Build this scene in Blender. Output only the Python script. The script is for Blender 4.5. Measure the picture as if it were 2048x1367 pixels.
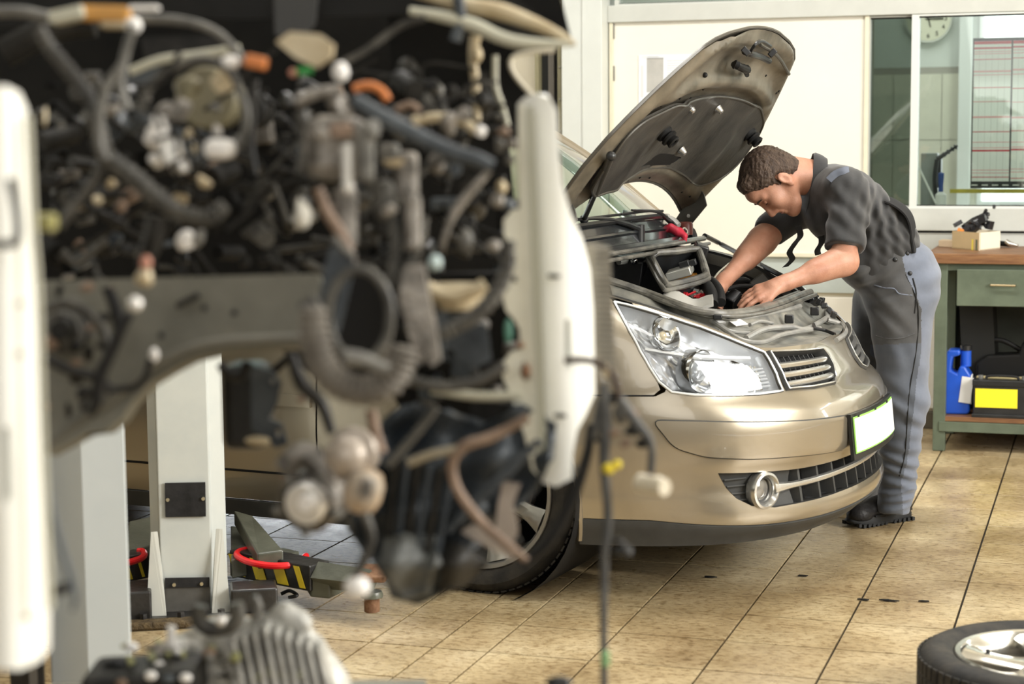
import bpy, math, random
import numpy as np
from mathutils import Vector, Matrix, Euler, Quaternion
random.seed(7)
rng = np.random.default_rng(7)
for o in list(bpy.data.objects):
    bpy.data.objects.remove(o)
scene = bpy.context.scene
COL = scene.collection
PI = math.pi

# ------------------------------------------------------------------ camera
FPX, CX, CY = 3700.0, 1024.0, 683.5
PITCH, ROLL, CAMH, YAW = math.atan(413 / FPX), 0.0085, 1.45, math.radians(18)
SENS = 36.0
cd = bpy.data.cameras.new('camera'); cam = bpy.data.objects.new('camera', cd); COL.objects.link(cam)
cd.sensor_width = SENS; cd.sensor_fit = 'HORIZONTAL'; cd.lens = FPX * SENS / 2048
cam.matrix_world = (Matrix.Translation((0, 0, CAMH)) @ Matrix.Rotation(YAW, 4, 'Z')
                    @ Matrix.Rotation(PI / 2 - PITCH, 4, 'X') @ Matrix.Rotation(-ROLL, 4, 'Z'))
cd.dof.use_dof = True; cd.dof.focus_distance = 6.35; cd.dof.aperture_fstop = 3.1; cd.dof.aperture_blades = 0
cd.clip_start = 0.05; cd.clip_end = 200
scene.camera = cam

# ------------------------------------------------------------------ world, lights, exposure
w = bpy.data.worlds.new('world'); scene.world = w; w.use_nodes = True
w.node_tree.nodes['Background'].inputs[0].default_value = (0.93, 0.97, 1.0, 1)
w.node_tree.nodes['Background'].inputs[1].default_value = 9.0
scene.view_settings.view_transform = 'Standard'; scene.view_settings.look = 'None'
scene.view_settings.gamma = 1; scene.view_settings.use_curve_mapping = False
scene.view_settings.exposure = 0.02

def area_light(name, loc, target, sx, sy, power, color=(1, 1, 1)):
    l = bpy.data.lights.new(name, 'AREA'); l.shape = 'RECTANGLE'; l.size = sx; l.size_y = sy
    l.energy = power; l.color = color
    o = bpy.data.objects.new(name, l); COL.objects.link(o); o.location = loc
    d = Vector(target) - Vector(loc); o.rotation_euler = d.to_track_quat('-Z', 'Y').to_euler()
    return o
area_light('daylight_right', (4.2, 4.6, 2.6), (-1.6, 6.2, 0.6), 4.0, 2.6, 560, (1.0, 0.985, 0.95))
area_light('daylight_entrance', (0.6, -1.2, 2.7), (-1.6, 5.2, 0.6), 4.5, 2.6, 75, (1.0, 0.985, 0.95))
area_light('daylight_left_gate', (-6.6, 8.7, 1.7), (-3.2, 4.5, 0.6), 3.0, 2.6, 15, (0.93, 0.97, 1.0))
area_light('ceiling_tubes_over_car', (-1.6, 6.6, 3.85), (-1.6, 6.6, 0), 4.0, 0.5, 170, (1.0, 0.98, 0.94))
area_light('ceiling_tubes_over_entrance', (-1.0, 3.0, 3.85), (-1.0, 3.0, 0), 4.0, 0.5, 45, (1.0, 0.98, 0.94))
area_light('office_ceiling_light', (-0.9, 10.6, 3.1), (-0.9, 10.6, 0), 2.2, 1.2, 30, (1.0, 1.0, 0.97))

# ------------------------------------------------------------------ pixel rays -> world points
def ray(px, py):
    u, v = px - CX, CY - py
    c, s = math.cos(ROLL), math.sin(ROLL)
    ur = u * c - v * s; vr = u * s + v * c
    d = Vector((ur, FPX * math.cos(PITCH) + vr * math.sin(PITCH), -FPX * math.sin(PITCH) + vr * math.cos(PITCH)))
    d = d / d.y
    return Vector((d.x * math.cos(YAW) - d.y * math.sin(YAW), d.x * math.sin(YAW) + d.y * math.cos(YAW), d.z))
OC = Vector((0, 0, CAMH))
def at(px, py, d): return OC + ray(px, py) * d                  # by distance in front of the camera
def atZ(px, py, z): r = ray(px, py); return OC + r * ((z - CAMH) / r.z)
def atY(px, py, Y): r = ray(px, py); return OC + r * (Y / r.y)
def atX(px, py, X): r = ray(px, py); return OC + r * (X / r.x)
def atP(px, py, p, n): r = ray(px, py); return OC + r * ((Vector(p) - OC).dot(n) / r.dot(n))

# ------------------------------------------------------------------ materials
M = {}
def mat(name, col, rough=0.5, metal=0.0, var=0.0, scale=8.0, bump=0.0, bscale=None, col2=None, coat=0.0,
        trans=0.0, emit=0.0, spec=None, aniso=None, alpha=None, detail=4.0, sheen=0.0, rvar=0.0, stretch=None, sss=0.0):
    if name in M: return M[name]
    m = bpy.data.materials.new(name); m.use_nodes = True; nt = m.node_tree; b = nt.nodes['Principled BSDF']
    b.inputs['Base Color'].default_value = (*col, 1); b.inputs['Roughness'].default_value = rough
    b.inputs['Metallic'].default_value = metal; b.inputs['Coat Weight'].default_value = coat
    b.inputs['Coat Roughness'].default_value = 0.06
    b.inputs['Transmission Weight'].default_value = trans
    if spec is not None: b.inputs['Specular IOR Level'].default_value = spec
    if sss: b.inputs['Subsurface Weight'].default_value = sss; b.inputs['Subsurface Radius'].default_value = (0.02, 0.008, 0.005); b.inputs['Subsurface Scale'].default_value = 0.4
    if emit: b.inputs['Emission Color'].default_value = (*col, 1); b.inputs['Emission Strength'].default_value = emit
    if sheen: b.inputs['Sheen Weight'].default_value = sheen
    L = nt.links.new
    if var or bump or col2 or rvar:
        tc = nt.nodes.new('ShaderNodeTexCoord'); mp = nt.nodes.new('ShaderNodeMapping')
        L(tc.outputs['Object'], mp.inputs[0])
        if stretch: mp.inputs['Scale'].default_value = stretch
        n = nt.nodes.new('ShaderNodeTexNoise'); n.inputs['Scale'].default_value = scale; n.inputs['Detail'].default_value = detail
        n.inputs['Roughness'].default_value = 0.6
        L(mp.outputs[0], n.inputs['Vector'])
        if var or col2:
            r = nt.nodes.new('ShaderNodeValToRGB'); r.color_ramp.elements[0].position = 0.33; r.color_ramp.elements[1].position = 0.68
            c2 = col2 if col2 else tuple(min(1, c * (1 + var)) for c in col)
            c1 = col if col2 else tuple(c * (1 - var) for c in col)
            r.color_ramp.elements[0].color = (*c1, 1); r.color_ramp.elements[1].color = (*c2, 1)
            L(n.outputs[0], r.inputs[0]); L(r.outputs[0], b.inputs['Base Color'])
        if rvar:
            mr = nt.nodes.new('ShaderNodeMapRange'); mr.inputs['To Min'].default_value = max(0.02, rough - rvar); mr.inputs['To Max'].default_value = rough + rvar
            mr.inputs['From Min'].default_value = 0.3; mr.inputs['From Max'].default_value = 0.7
            L(n.outputs[0], mr.inputs[0]); L(mr.outputs[0], b.inputs['Roughness'])
        if bump:
            n2 = nt.nodes.new('ShaderNodeTexNoise'); n2.inputs['Scale'].default_value = bscale or scale * 4; n2.inputs['Detail'].default_value = 5
            L(mp.outputs[0], n2.inputs['Vector'])
            bp = nt.nodes.new('ShaderNodeBump'); bp.inputs['Strength'].default_value = bump; bp.inputs['Distance'].default_value = 0.01
            L(n2.outputs[0], bp.inputs['Height']); L(bp.outputs[0], b.inputs['Normal'])
    M[name] = m
    return m
def glass(name, tint=(0.9, 1, 0.95), rough=0.0, mix=0.08):
    """thin pane: mostly see-through, with a real fresnel reflection"""
    if name in M: return M[name]
    m = bpy.data.materials.new(name); m.use_nodes = True; nt = m.node_tree; nt.nodes.clear()
    out = nt.nodes.new('ShaderNodeOutputMaterial'); t = nt.nodes.new('ShaderNodeBsdfTransparent'); t.inputs[0].default_value = (*tint, 1)
    g = nt.nodes.new('ShaderNodeBsdfGlossy'); g.inputs['Roughness'].default_value = rough
    fr = nt.nodes.new('ShaderNodeFresnel'); fr.inputs[0].default_value = 1.5
    ad = nt.nodes.new('ShaderNodeMath'); ad.operation = 'ADD'; ad.inputs[1].default_value = mix
    mx = nt.nodes.new('ShaderNodeMixShader')
    nt.links.new(fr.outputs[0], ad.inputs[0]); nt.links.new(ad.outputs[0], mx.inputs[0])
    nt.links.new(t.outputs[0], mx.inputs[1]); nt.links.new(g.outputs[0], mx.inputs[2]); nt.links.new(mx.outputs[0], out.inputs[0])
    M[name] = m
    return m

# ------------------------------------------------------------------ object helpers
INV = {}
def tag(o, label=None, cat=None, group=None, kind=None):
    if label: o['label'] = label
    if cat: o['category'] = cat
    if group: o['group'] = group
    if kind: o['kind'] = kind
    return o
def thing(name, label, cat, loc=(0, 0, 0), rz=0, group=None, kind=None):
    o = bpy.data.objects.new(name, None); COL.objects.link(o); o.empty_display_size = 0.1
    o.location = loc; o.rotation_euler = (0, 0, rz)
    INV[o.name] = (Matrix.Translation(Vector(loc)) @ Matrix.Rotation(rz, 4, 'Z')).inverted()
    return tag(o, label, cat, group, kind)

def frame_from(zdir, up=Vector((0, 0, 1))):
    z = Vector(zdir).normalized()
    if abs(z.dot(up)) > 0.99: up = Vector((0, 1, 0))
    x = up.cross(z).normalized(); y = z.cross(x)
    return x, y, z
def smooth_path(pts, k=6):
    """Catmull-Rom through the points"""
    P = [Vector(p) for p in pts]
    if len(P) < 3: return P
    P = [P[0] * 2 - P[1]] + P + [P[-1] * 2 - P[-2]]
    out = []
    for i in range(1, len(P) - 2):
        a, b, c, d = P[i - 1], P[i], P[i + 1], P[i + 2]
        for j in range(k):
            t = j / k
            out.append(0.5 * ((2 * b) + (c - a) * t + (2 * a - 5 * b + 4 * c - d) * t * t + (3 * b - a - 3 * c + d) * t ** 3))
    out.append(P[-2])
    return out

class MB:
    def __init__(s): s.v = []; s.f = []
    def add(s, vs, fs):
        o = len(s.v); s.v += [Vector(v) for v in vs]; s.f += [tuple(i + o for i in f) for f in fs]; return s
    def box(s, c, d, rot=None):
        c = Vector(c); h = [x / 2 for x in d]
        vs = [Vector((x * h[0], y * h[1], z * h[2])) for x in (-1, 1) for y in (-1, 1) for z in (-1, 1)]
        if rot is not None:
            R = rot if isinstance(rot, Matrix) else Euler(rot).to_matrix()
            vs = [R @ v for v in vs]
        return s.add([v + c for v in vs], [(0, 1, 3, 2), (4, 6, 7, 5), (0, 4, 5, 1), (2, 3, 7, 6), (0, 2, 6, 4), (1, 5, 7, 3)])
    def beam(s, a, b, w, h, up=(0, 0, 1)):
        a, b = Vector(a), Vector(b); x, y, z = frame_from(b - a, Vector(up))
        vs = [p + x * i * w / 2 + y * j * h / 2 for p in (a, b) for i, j in ((-1, -1), (1, -1), (1, 1), (-1, 1))]
        return s.add(vs, [(3, 2, 1, 0), (4, 5, 6, 7), (0, 1, 5, 4), (1, 2, 6, 5), (2, 3, 7, 6), (3, 0, 4, 7)])
    def tube(s, pts, r, n=10, smooth=True, k=6, flat=1.0, corr=0):
        P = smooth_path(pts, k) if smooth else [Vector(p) for p in pts]
        if not hasattr(r, '__len__'): R = [r] * len(P)
        else:
            R = list(np.interp(np.linspace(0, 1, len(P)), np.linspace(0, 1, len(r)), r))
        if corr:
            R = [q * (1 + 0.13 * (1 if i % 2 else -1)) for i, q in enumerate(R)]
        o = len(s.v); x = None
        for i, p in enumerate(P):
            d = (P[min(i + 1, len(P) - 1)] - P[max(i - 1, 0)]).normalized()
            if d.length < 1e-6: d = Vector((0, 0, 1))
            if x is None: x, y, _ = frame_from(d)
            else:
                x = (x - d * x.dot(d)); x = x.normalized() if x.length > 1e-6 else frame_from(d)[0]; y = d.cross(x)
            for j in range(n):
                a = 2 * PI * j / n
                s.v.append(p + (x * math.cos(a) + y * math.sin(a) * flat) * R[i])
        m = len(P)
        for i in range(m - 1):
            for j in range(n):
                s.f.append((o + i * n + j, o + i * n + (j + 1) % n, o + (i + 1) * n + (j + 1) % n, o + (i + 1) * n + j))
        s.f.append(tuple(o + j for j in reversed(range(n)))); s.f.append(tuple(o + (m - 1) * n + j for j in range(n)))
        return s
    def cyl(s, a, b, r, r2=None, n=20):
        return s.tube([a, b], [r, r if r2 is None else r2], n=n, smooth=False)
    def lathe(s, prof, c, axis=(0, 0, 1), n=32, close=False, arc=1.0):
        """prof: list of (r, h) along axis from c"""
        c = Vector(c); x, y, z = frame_from(axis); o = len(s.v); m = len(prof)
        for r, h in prof:
            for j in range(n):
                a = 2 * PI * j / n * arc
                s.v.append(c + z * h + (x * math.cos(a) + y * math.sin(a)) * r)
        for i in range(m if close else m - 1):
            i2 = (i + 1) % m
            for j in range(n if arc == 1.0 else n - 1):
                s.f.append((o + i * n + j, o + i * n + (j + 1) % n, o + i2 * n + (j + 1) % n, o + i2 * n + j))
        return s
    def disc(s, c, axis, r, n=32):
        c = Vector(c); x, y, z = frame_from(axis)
        return s.add([c + (x * math.cos(2 * PI * j / n) + y * math.sin(2 * PI * j / n)) * r for j in range(n)], [tuple(range(n))])
    def ell(s, c, r, n=14, m=9, rot=None):
        c = Vector(c); vs = []; r = (r, r, r) if not hasattr(r, '__len__') else r
        for i in range(m + 1):
            th = PI * i / m
            for j in range(n):
                a = 2 * PI * j / n
                v = Vector((r[0] * math.sin(th) * math.cos(a), r[1] * math.sin(th) * math.sin(a), r[2] * math.cos(th)))
                if rot is not None: v = (rot if isinstance(rot, Matrix) else Euler(rot).to_matrix()) @ v
                vs.append(c + v)
        fs = [(i * n + j, (i + 1) * n + j, (i + 1) * n + (j + 1) % n, i * n + (j + 1) % n) for i in range(m) for j in range(n)]
        return s.add(vs, fs)
    def prism(s, poly, off):
        """3D polygon extruded by vector off"""
        n = len(poly); off = Vector(off); P = [Vector(p) for p in poly]
        return s.add(P + [p + off for p in P], [tuple(reversed(range(n))), tuple(range(n, 2 * n))] + [(i, (i + 1) % n, (i + 1) % n + n, i + n) for i in range(n)])
    def grid(s, rows, thick=None, wrap=False):
        """rows: list of equal lists of points; thick: vector or scalar for a back side"""
        R = [[Vector(p) for p in r] for r in rows]; n, m = len(R), len(R[0])
        fs = [(i * m + j, i * m + j + 1, (i + 1) * m + j + 1, (i + 1) * m + j) for i in range(n - 1) for j in range(m - 1)]
        if wrap: fs += [(i * m + m - 1, i * m, (i + 1) * m, (i + 1) * m + m - 1) for i in range(n - 1)]
        vs = [p for r in R for p in r]
        if thick is None: return s.add(vs, fs)
        if isinstance(thick, (int, float)):
            back = []
            for i in range(n):
                for j in range(m):
                    du = R[i][min(j + 1, m - 1)] - R[i][max(j - 1, 0)]; dv = R[min(i + 1, n - 1)][j] - R[max(i - 1, 0)][j]
                    q = du.cross(dv); q = q.normalized() if q.length > 1e-9 else Vector((0, 0, 1))
                    back.append(R[i][j] - q * thick)
        else: back = [p + Vector(thick) for p in vs]
        N_ = n * m
        fs2 = [tuple(reversed([k + N_ for k in f])) for f in fs]
        rim = [(j, j + 1) for j in range(m - 1)] + [(i * m + m - 1, (i + 1) * m + m - 1) for i in range(n - 1)]
        rim += [((n - 1) * m + j + 1, (n - 1) * m + j) for j in range(m - 1)] + [((i + 1) * m, i * m) for i in range(n - 1)]
        fs3 = [(b, a, a + N_, b + N_) for a, b in rim]
        return s.add(vs + back, fs + fs2 + fs3)
    def build(s, name, m, parent=None, smooth=True, angle=35, bevel=0, local=False, kind=None, fixn=False, origin=None):
        me = bpy.data.meshes.new(name)
        vs = s.v
        if parent is not None and not local and parent.name in INV:
            iv = INV[parent.name]; vs = [iv @ v for v in vs]
        elif origin is not None: vs = [v - Vector(origin) for v in vs]
        me.from_pydata([tuple(v) for v in vs], [], s.f); me.validate()
        if fixn:
            import bmesh
            bm = bmesh.new(); bm.from_mesh(me); bmesh.ops.remove_doubles(bm, verts=bm.verts, dist=1e-5)
            bmesh.ops.recalc_face_normals(bm, faces=bm.faces); bm.to_mesh(me); bm.free()
        if isinstance(m, (list, tuple)):
            for q in m: me.materials.append(q)
        else: me.materials.append(m)
        if smooth:
            me.shade_smooth()
            me.set_sharp_from_angle(angle=math.radians(angle))
        o = bpy.data.objects.new(name, me); COL.objects.link(o)
        if parent is not None:
            o.parent = parent
            if parent.name in INV: INV[o.name] = INV[parent.name]
        elif origin is not None: o.location = origin
        if bevel:
            bv = o.modifiers.new('bevel', 'BEVEL'); bv.width = bevel; bv.segments = 2; bv.limit_method = 'ANGLE'; bv.angle_limit = math.radians(40)
        if kind: o['kind'] = kind
        return o
def text_mesh(txt, size, m, name, parent, mtx, depth=0.0006):
    """flat lettering turned into a thin mesh; mtx is in the parent's local frame"""
    c = bpy.data.curves.new('t', 'FONT'); c.body = txt; c.size = size; c.extrude = depth; c.align_x = 'CENTER'; c.align_y = 'CENTER'
    to = bpy.data.objects.new('t', c); COL.objects.link(to)
    me = bpy.data.meshes.new_from_object(to.evaluated_get(bpy.context.evaluated_depsgraph_get()))
    bpy.data.objects.remove(to)
    me.transform(mtx); me.materials.clear(); me.materials.append(m); me.name = name
    o = bpy.data.objects.new(name, me); COL.objects.link(o); o.parent = parent
    return o

# ------------------------------------------------------------------ implicit surfaces (organic shapes)
class Field:
    def __init__(s, lo, hi, h):
        s.h = h; s.lo = np.array(lo, float); n = np.ceil((np.array(hi) - s.lo) / h).astype(int) + 1
        s.n = n; s.F = np.full(n, 1.0, np.float32)
    def _sub(s, lo, hi):
        a = np.clip(np.floor((np.array(lo) - s.lo) / s.h).astype(int), 0, s.n - 1); b = np.clip(np.ceil((np.array(hi) - s.lo) / s.h).astype(int) + 1, 1, s.n)
        if np.any(b <= a): return None
        ax = [s.lo[i] + s.h * np.arange(a[i], b[i]) for i in range(3)]
        X, Y, Z = ax[0][:, None, None], ax[1][None, :, None], ax[2][None, None, :]
        return tuple(slice(a[i], b[i]) for i in range(3)), X, Y, Z
    def _merge(s, sl, d, k, op='add'):
        f = s.F[sl]; d = d.astype(np.float32)
        if op == 'add':
            if k > 0: hh = np.clip(0.5 + 0.5 * (f - d) / k, 0, 1); f2 = f * (1 - hh) + d * hh - k * hh * (1 - hh)
            else: f2 = np.minimum(f, d)
        else:  # subtract
            if k > 0: hh = np.clip(0.5 - 0.5 * (f + d) / k, 0, 1); f2 = f * (1 - hh) - d * hh + k * hh * (1 - hh)
            else: f2 = np.maximum(f, -d)
        s.F[sl] = f2
    def cone(s, a, b, r1, r2=None, k=0.03, op='add', flat=None):
        """tapered capsule; flat=(direction, factor>1) thins it along direction"""
        r2 = r1 if r2 is None else r2
        a = np.array(a, float); b = np.array(b, float); R = max(r1, r2) + k + 0.03
        q = s._sub(np.minimum(a, b) - R, np.maximum(a, b) + R)
        if q is None: return s
        sl, X, Y, Z = q; ab = b - a; L2 = max(float(ab @ ab), 1e-9)
        px, py, pz = X - a[0], Y - a[1], Z - a[2]
        t = np.clip((px * ab[0] + py * ab[1] + pz * ab[2]) / L2, 0, 1)
        dx, dy, dz = px - t * ab[0], py - t * ab[1], pz - t * ab[2]
        d2 = dx * dx + dy * dy + dz * dz
        if flat is not None:
            n = np.array(flat[0], float); n /= np.linalg.norm(n); dn = dx * n[0] + dy * n[1] + dz * n[2]
            d2 = d2 + dn * dn * (flat[1] ** 2 - 1)
        d = np.sqrt(d2) - (r1 + (r2 - r1) * t)
        s._merge(sl, d, k, op); return s
    def ell(s, c, r, axes=None, k=0.03, op='add'):
        c = np.array(c, float); r = np.array(r, float); A = np.eye(3) if axes is None else np.array([np.array(v, float) / np.linalg.norm(v) for v in axes])
        R = r.max() + k + 0.03; q = s._sub(c - R, c + R)
        if q is None: return s
        sl, X, Y, Z = q; px, py, pz = X - c[0], Y - c[1], Z - c[2]
        k0 = 0; k1 = 0
        for i in range(3):
            u = px * A[i][0] + py * A[i][1] + pz * A[i][2]
            k0 = k0 + (u / r[i]) ** 2; k1 = k1 + (u / r[i] ** 2) ** 2
        k0 = np.sqrt(k0); k1 = np.sqrt(k1) + 1e-9
        s._merge(sl, k0 * (k0 - 1) / k1, k, op); return s
    def half(s, p, n, k=0.0):
        """keep only the side opposite to n"""
        p = np.array(p, float); n = np.array(n, float); n /= np.linalg.norm(n)
        sl, X, Y, Z = s._sub(s.lo, s.lo + s.h * s.n)
        d = (X - p[0]) * n[0] + (Y - p[1]) * n[1] + (Z - p[2]) * n[2]
        f = s.F
        s.F = np.maximum(f, d.astype(np.float32)); return s
    def warp(s, fn):
        sl, X, Y, Z = s._sub(s.lo, s.lo + s.h * s.n)
        near = np.abs(s.F) < 0.03
        i = np.argwhere(near); P = s.lo + i * s.h
        s.F[near] += fn(P[:, 0], P[:, 1], P[:, 2]).astype(np.float32); return s
    def mesh(s):
        F = s.F; S = F < 0; n = np.array(F.shape)
        c = np.zeros(n - 1, np.uint8)
        for i in (0, 1):
            for j in (0, 1):
                for k in (0, 1):
                    c += S[i:n[0] - 1 + i, j:n[1] - 1 + j, k:n[2] - 1 + k]
        act = np.argwhere((c > 0) & (c < 8)); idx = np.full(n - 1, -1, np.int32); idx[act[:, 0], act[:, 1], act[:, 2]] = np.arange(len(act))
        off = [(i, j, k) for i in (0, 1) for j in (0, 1) for k in (0, 1)]
        V = np.stack([F[act[:, 0] + o[0], act[:, 1] + o[1], act[:, 2] + o[2]] for o in off], 1)
        acc = np.zeros((len(act), 3)); cnt = np.zeros(len(act))
        for p in range(8):
            for q in range(p + 1, 8):
                a, b = np.array(off[p]), np.array(off[q])
                if np.abs(a - b).sum() != 1: continue
                x, y = V[:, p], V[:, q]; m = (x < 0) != (y < 0)
                t = np.where(m, x / np.where(m, x - y, 1), 0)
                acc[m] += a + (b - a) * t[m, None]; cnt[m] += 1
        P = s.lo + (act + acc / cnt[:, None]) * s.h
        faces = []
        for ax in range(3):
            sa = [slice(None)] * 3; sb = [slice(None)] * 3
            sa[ax] = slice(0, n[ax] - 1); sb[ax] = slice(1, n[ax])
            A_, B_ = S[tuple(sa)], S[tuple(sb)]
            e = np.argwhere(A_ != B_); o1, o2 = [a for a in range(3) if a != ax]
            e = e[(e[:, o1] > 0) & (e[:, o2] > 0) & (e[:, o1] < n[o1] - 1) & (e[:, o2] < n[o2] - 1)]
            def g(d1, d2):
                f = e.copy(); f[:, o1] -= d1; f[:, o2] -= d2; return idx[f[:, 0], f[:, 1], f[:, 2]]
            q = np.stack([g(1, 1), g(0, 1), g(0, 0), g(1, 0)], 1)
            flip = A_[e[:, 0], e[:, 1], e[:, 2]]
            if ax == 1: flip = ~flip
            q[~flip] = q[~flip][:, ::-1]
            faces.append(q)
        return P, np.concatenate(faces)
    def build(s, name, m, parent=None, iters=1):
        P, Fc = s.mesh()
        if parent is not None and parent.name in INV:
            iv = np.array(INV[parent.name]); P = P @ iv[:3, :3].T + iv[:3, 3]
        for _ in range(iters):   # light relaxation
            A = np.zeros_like(P); C = np.zeros(len(P))
            for a, b in ((0, 1), (1, 2), (2, 3), (3, 0)):
                for u, v in ((a, b), (b, a)):
                    np.add.at(A, Fc[:, u], P[Fc[:, v]]); np.add.at(C, Fc[:, u], 1)
            P = P * 0.4 + 0.6 * A / np.maximum(C, 1)[:, None]
        me = bpy.data.meshes.new(name); me.from_pydata(P.tolist(), [], Fc.tolist()); me.validate(); me.shade_smooth()
        me.materials.append(m)
        o = bpy.data.objects.new(name, me); COL.objects.link(o)
        if parent is not None:
            o.parent = parent
            if parent.name in INV: INV[o.name] = INV[parent.name]
        return o
# ================================================================== materials of the place
def floor_mat(name='floor_tile'):
    m = bpy.data.materials.new(name); m.use_nodes = True; nt = m.node_tree; b = nt.nodes['Principled BSDF']; L = nt.links.new
    g = nt.nodes.new('ShaderNodeNewGeometry'); oi = nt.nodes.new('ShaderNodeObjectInfo')
    def noise(sc, det, mp=None):
        n = nt.nodes.new('ShaderNodeTexNoise'); n.inputs['Scale'].default_value = sc; n.inputs['Detail'].default_value = det; n.inputs['Roughness'].default_value = 0.65
        v = g.outputs['Position']
        if mp:
            k = nt.nodes.new('ShaderNodeMapping'); k.inputs['Scale'].default_value = mp; L(v, k.inputs[0]); v = k.outputs[0]
        L(v, n.inputs['Vector']); return n.outputs[0]
    def ramp(src, stops):
        r = nt.nodes.new('ShaderNodeValToRGB'); e = r.color_ramp.elements
        while len(e) < len(stops): e.new(0.5)
        for q, (p, c) in zip(e, stops): q.position = p; q.color = (*c, 1)
        L(src, r.inputs[0]); return r.outputs[0]
    def mix(a, bb, f, mode='MIX'):
        x = nt.nodes.new('ShaderNodeMix'); x.data_type = 'RGBA'; x.blend_type = mode
        L(a, x.inputs[6]); L(bb, x.inputs[7])
        if isinstance(f, float): x.inputs[0].default_value = f
        else: L(f, x.inputs[0])
        return x.outputs[2]
    base = ramp(noise(3.2, 6), [(0.3, (0.38, 0.28, 0.15)), (0.5, (0.52, 0.415, 0.25)), (0.7, (0.62, 0.52, 0.34))])
    fine = ramp(noise(38, 6, (1, 1.6, 1)), [(0.36, (0.42, 0.34, 0.24)), (0.52, (1, 1, 1))])
    c = mix(base, fine, 0.8, 'MULTIPLY')
    spots = ramp(noise(75, 3), [(0.30, (0.25, 0.2, 0.15)), (0.37, (1, 1, 1))])
    c = mix(c, spots, 0.8, 'MULTIPLY')
    dirt = ramp(noise(1.3, 7), [(0.40, (0.45, 0.40, 0.33)), (0.60, (1, 1, 1))])
    c = mix(c, dirt, 0.7, 'MULTIPLY')
    tone = ramp(oi.outputs['Random'], [(0, (0.9, 0.88, 0.86)), (1, (1.06, 1.05, 1.0))])
    c = mix(c, tone, 1.0, 'MULTIPLY')
    L(c, b.inputs['Base Color'])
    rr = nt.nodes.new('ShaderNodeMapRange'); rr.inputs['To Min'].default_value = 0.13; rr.inputs['To Max'].default_value = 0.5
    L(noise(9, 6), rr.inputs[0]); L(rr.outputs[0], b.inputs['Roughness'])
    bp = nt.nodes.new('ShaderNodeBump'); bp.inputs['Strength'].default_value = 0.25; bp.inputs['Distance'].default_value = 0.002
    L(noise(60, 5), bp.inputs['Height']); L(bp.outputs[0], b.inputs['Normal'])
    return m
FT = floor_mat()
GROUT = mat('dark_grout', (0.045, 0.04, 0.035), 0.8, var=0.3)
CREAM = mat('cream_panel', (0.74, 0.71, 0.62), 0.35, var=0.03, scale=1.5)
CREAMD = mat('beige_wall_paint', (0.72, 0.66, 0.52), 0.6, var=0.05, scale=2)
STEELP = mat('pale_grey_paint', (0.60, 0.62, 0.58), 0.35, var=0.04, scale=3)
ALU = mat('grey_alloy_frame', (0.50, 0.51, 0.47), 0.4, var=0.04)
BLKRUB = mat('black_rubber', (0.012, 0.012, 0.012), 0.55, var=0.3, scale=20)
BLKP = mat('black_plastic', (0.016, 0.017, 0.018), 0.32, var=0.35, scale=14)
WHITEP = mat('white_paint', (0.82, 0.83, 0.80), 0.45, var=0.03)

def struct(name, mb, m, **k):
    o = mb.build(name, m, **k); o['kind'] = 'structure'; return o

# ------------------------------------------------------------------ floor: slab with tiles laid one by one
X0, X1, Y0, Y1, ZC = -8.2, 4.6, -2.5, 9.2, 4.0
floor = struct('floor', MB().box(((X0 + X1) / 2, (Y0 + 11.9) / 2, -0.06), (X1 - X0, 11.9 - Y0, 0.10)), GROUT, smooth=False)
INV['floor'] = Matrix.Identity(4)
xb = [-0.413 + 0.304 * k for k in range(0, 17)]
xl = [-0.717, -1.03, -1.35, -1.65, -1.815, -2.01]
while xl[-1] > X0: xl.append(xl[-1] - 0.304)
xb = sorted(xl + xb)
yb = [5.736 + 0.302 * k for k in range(-28, 13)]
cells = []
for i in range(len(xb) - 1):
    for j in range(len(yb) - 1):
        a, b, c, d = max(xb[i], X0), min(xb[i + 1], X1), max(yb[j], Y0), min(yb[j + 1], Y1)
        if b - a < 0.02 or d - c < 0.02: continue
        cells.append((a, b, c, d))
def in_view(x, y):
    q = cam.matrix_world.inverted() @ Vector((x, y, 0))
    if q.z >= -0.5: return False
    u = -q.x / q.z * FPX; v = -q.y / q.z * FPX
    return abs(u) < 1090 and abs(v) < 750
vis = [c for c in cells if in_view((c[0] + c[1]) / 2, (c[2] + c[3]) / 2) and (c[3] < 9.3)]
vis.sort(key=lambda c: math.hypot((c[0] + c[1]) / 2, (c[2] + c[3]) / 2)); vis = vis[:300]; vs_ = set(vis)
def tile_into(mb, c, ox=0, oy=0):
    gx, gy, t, bv = 0.0036, 0.0032, 0.012, 0.0005
    a, b, cc, d = c[0] + gx - ox, c[1] - gx - ox, c[2] + gy - oy, c[3] - gy - oy
    mb.add([(a, cc, -t), (b, cc, -t), (b, d, -t), (a, d, -t), (a, cc, -bv), (b, cc, -bv), (b, d, -bv), (a, d, -bv),
            (a + bv, cc + bv, 0), (b - bv, cc + bv, 0), (b - bv, d - bv, 0), (a + bv, d - bv, 0)],
           [(0, 1, 5, 4), (1, 2, 6, 5), (2, 3, 7, 6), (3, 0, 4, 7), (4, 5, 9, 8), (5, 6, 10, 9), (6, 7, 11, 10), (7, 4, 8, 11), (8, 9, 10, 11)])
tmesh = {}
for c in vis:
    key = (round(c[1] - c[0], 3), round(c[3] - c[2], 3))
    if key not in tmesh:
        mb = MB(); tile_into(mb, c, c[0], c[2]); o = mb.build('floor_tile', FT, smooth=False); tmesh[key] = o
        o.parent = floor; o.location = (c[0], c[2], 0)
    else:
        o = tmesh[key].copy(); COL.objects.link(o); o.location = (c[0], c[2], -rng.random() * 0.0008); o.parent = floor
mb = MB()
for c in cells:
    if c not in vs_: tile_into(mb, c)
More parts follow.
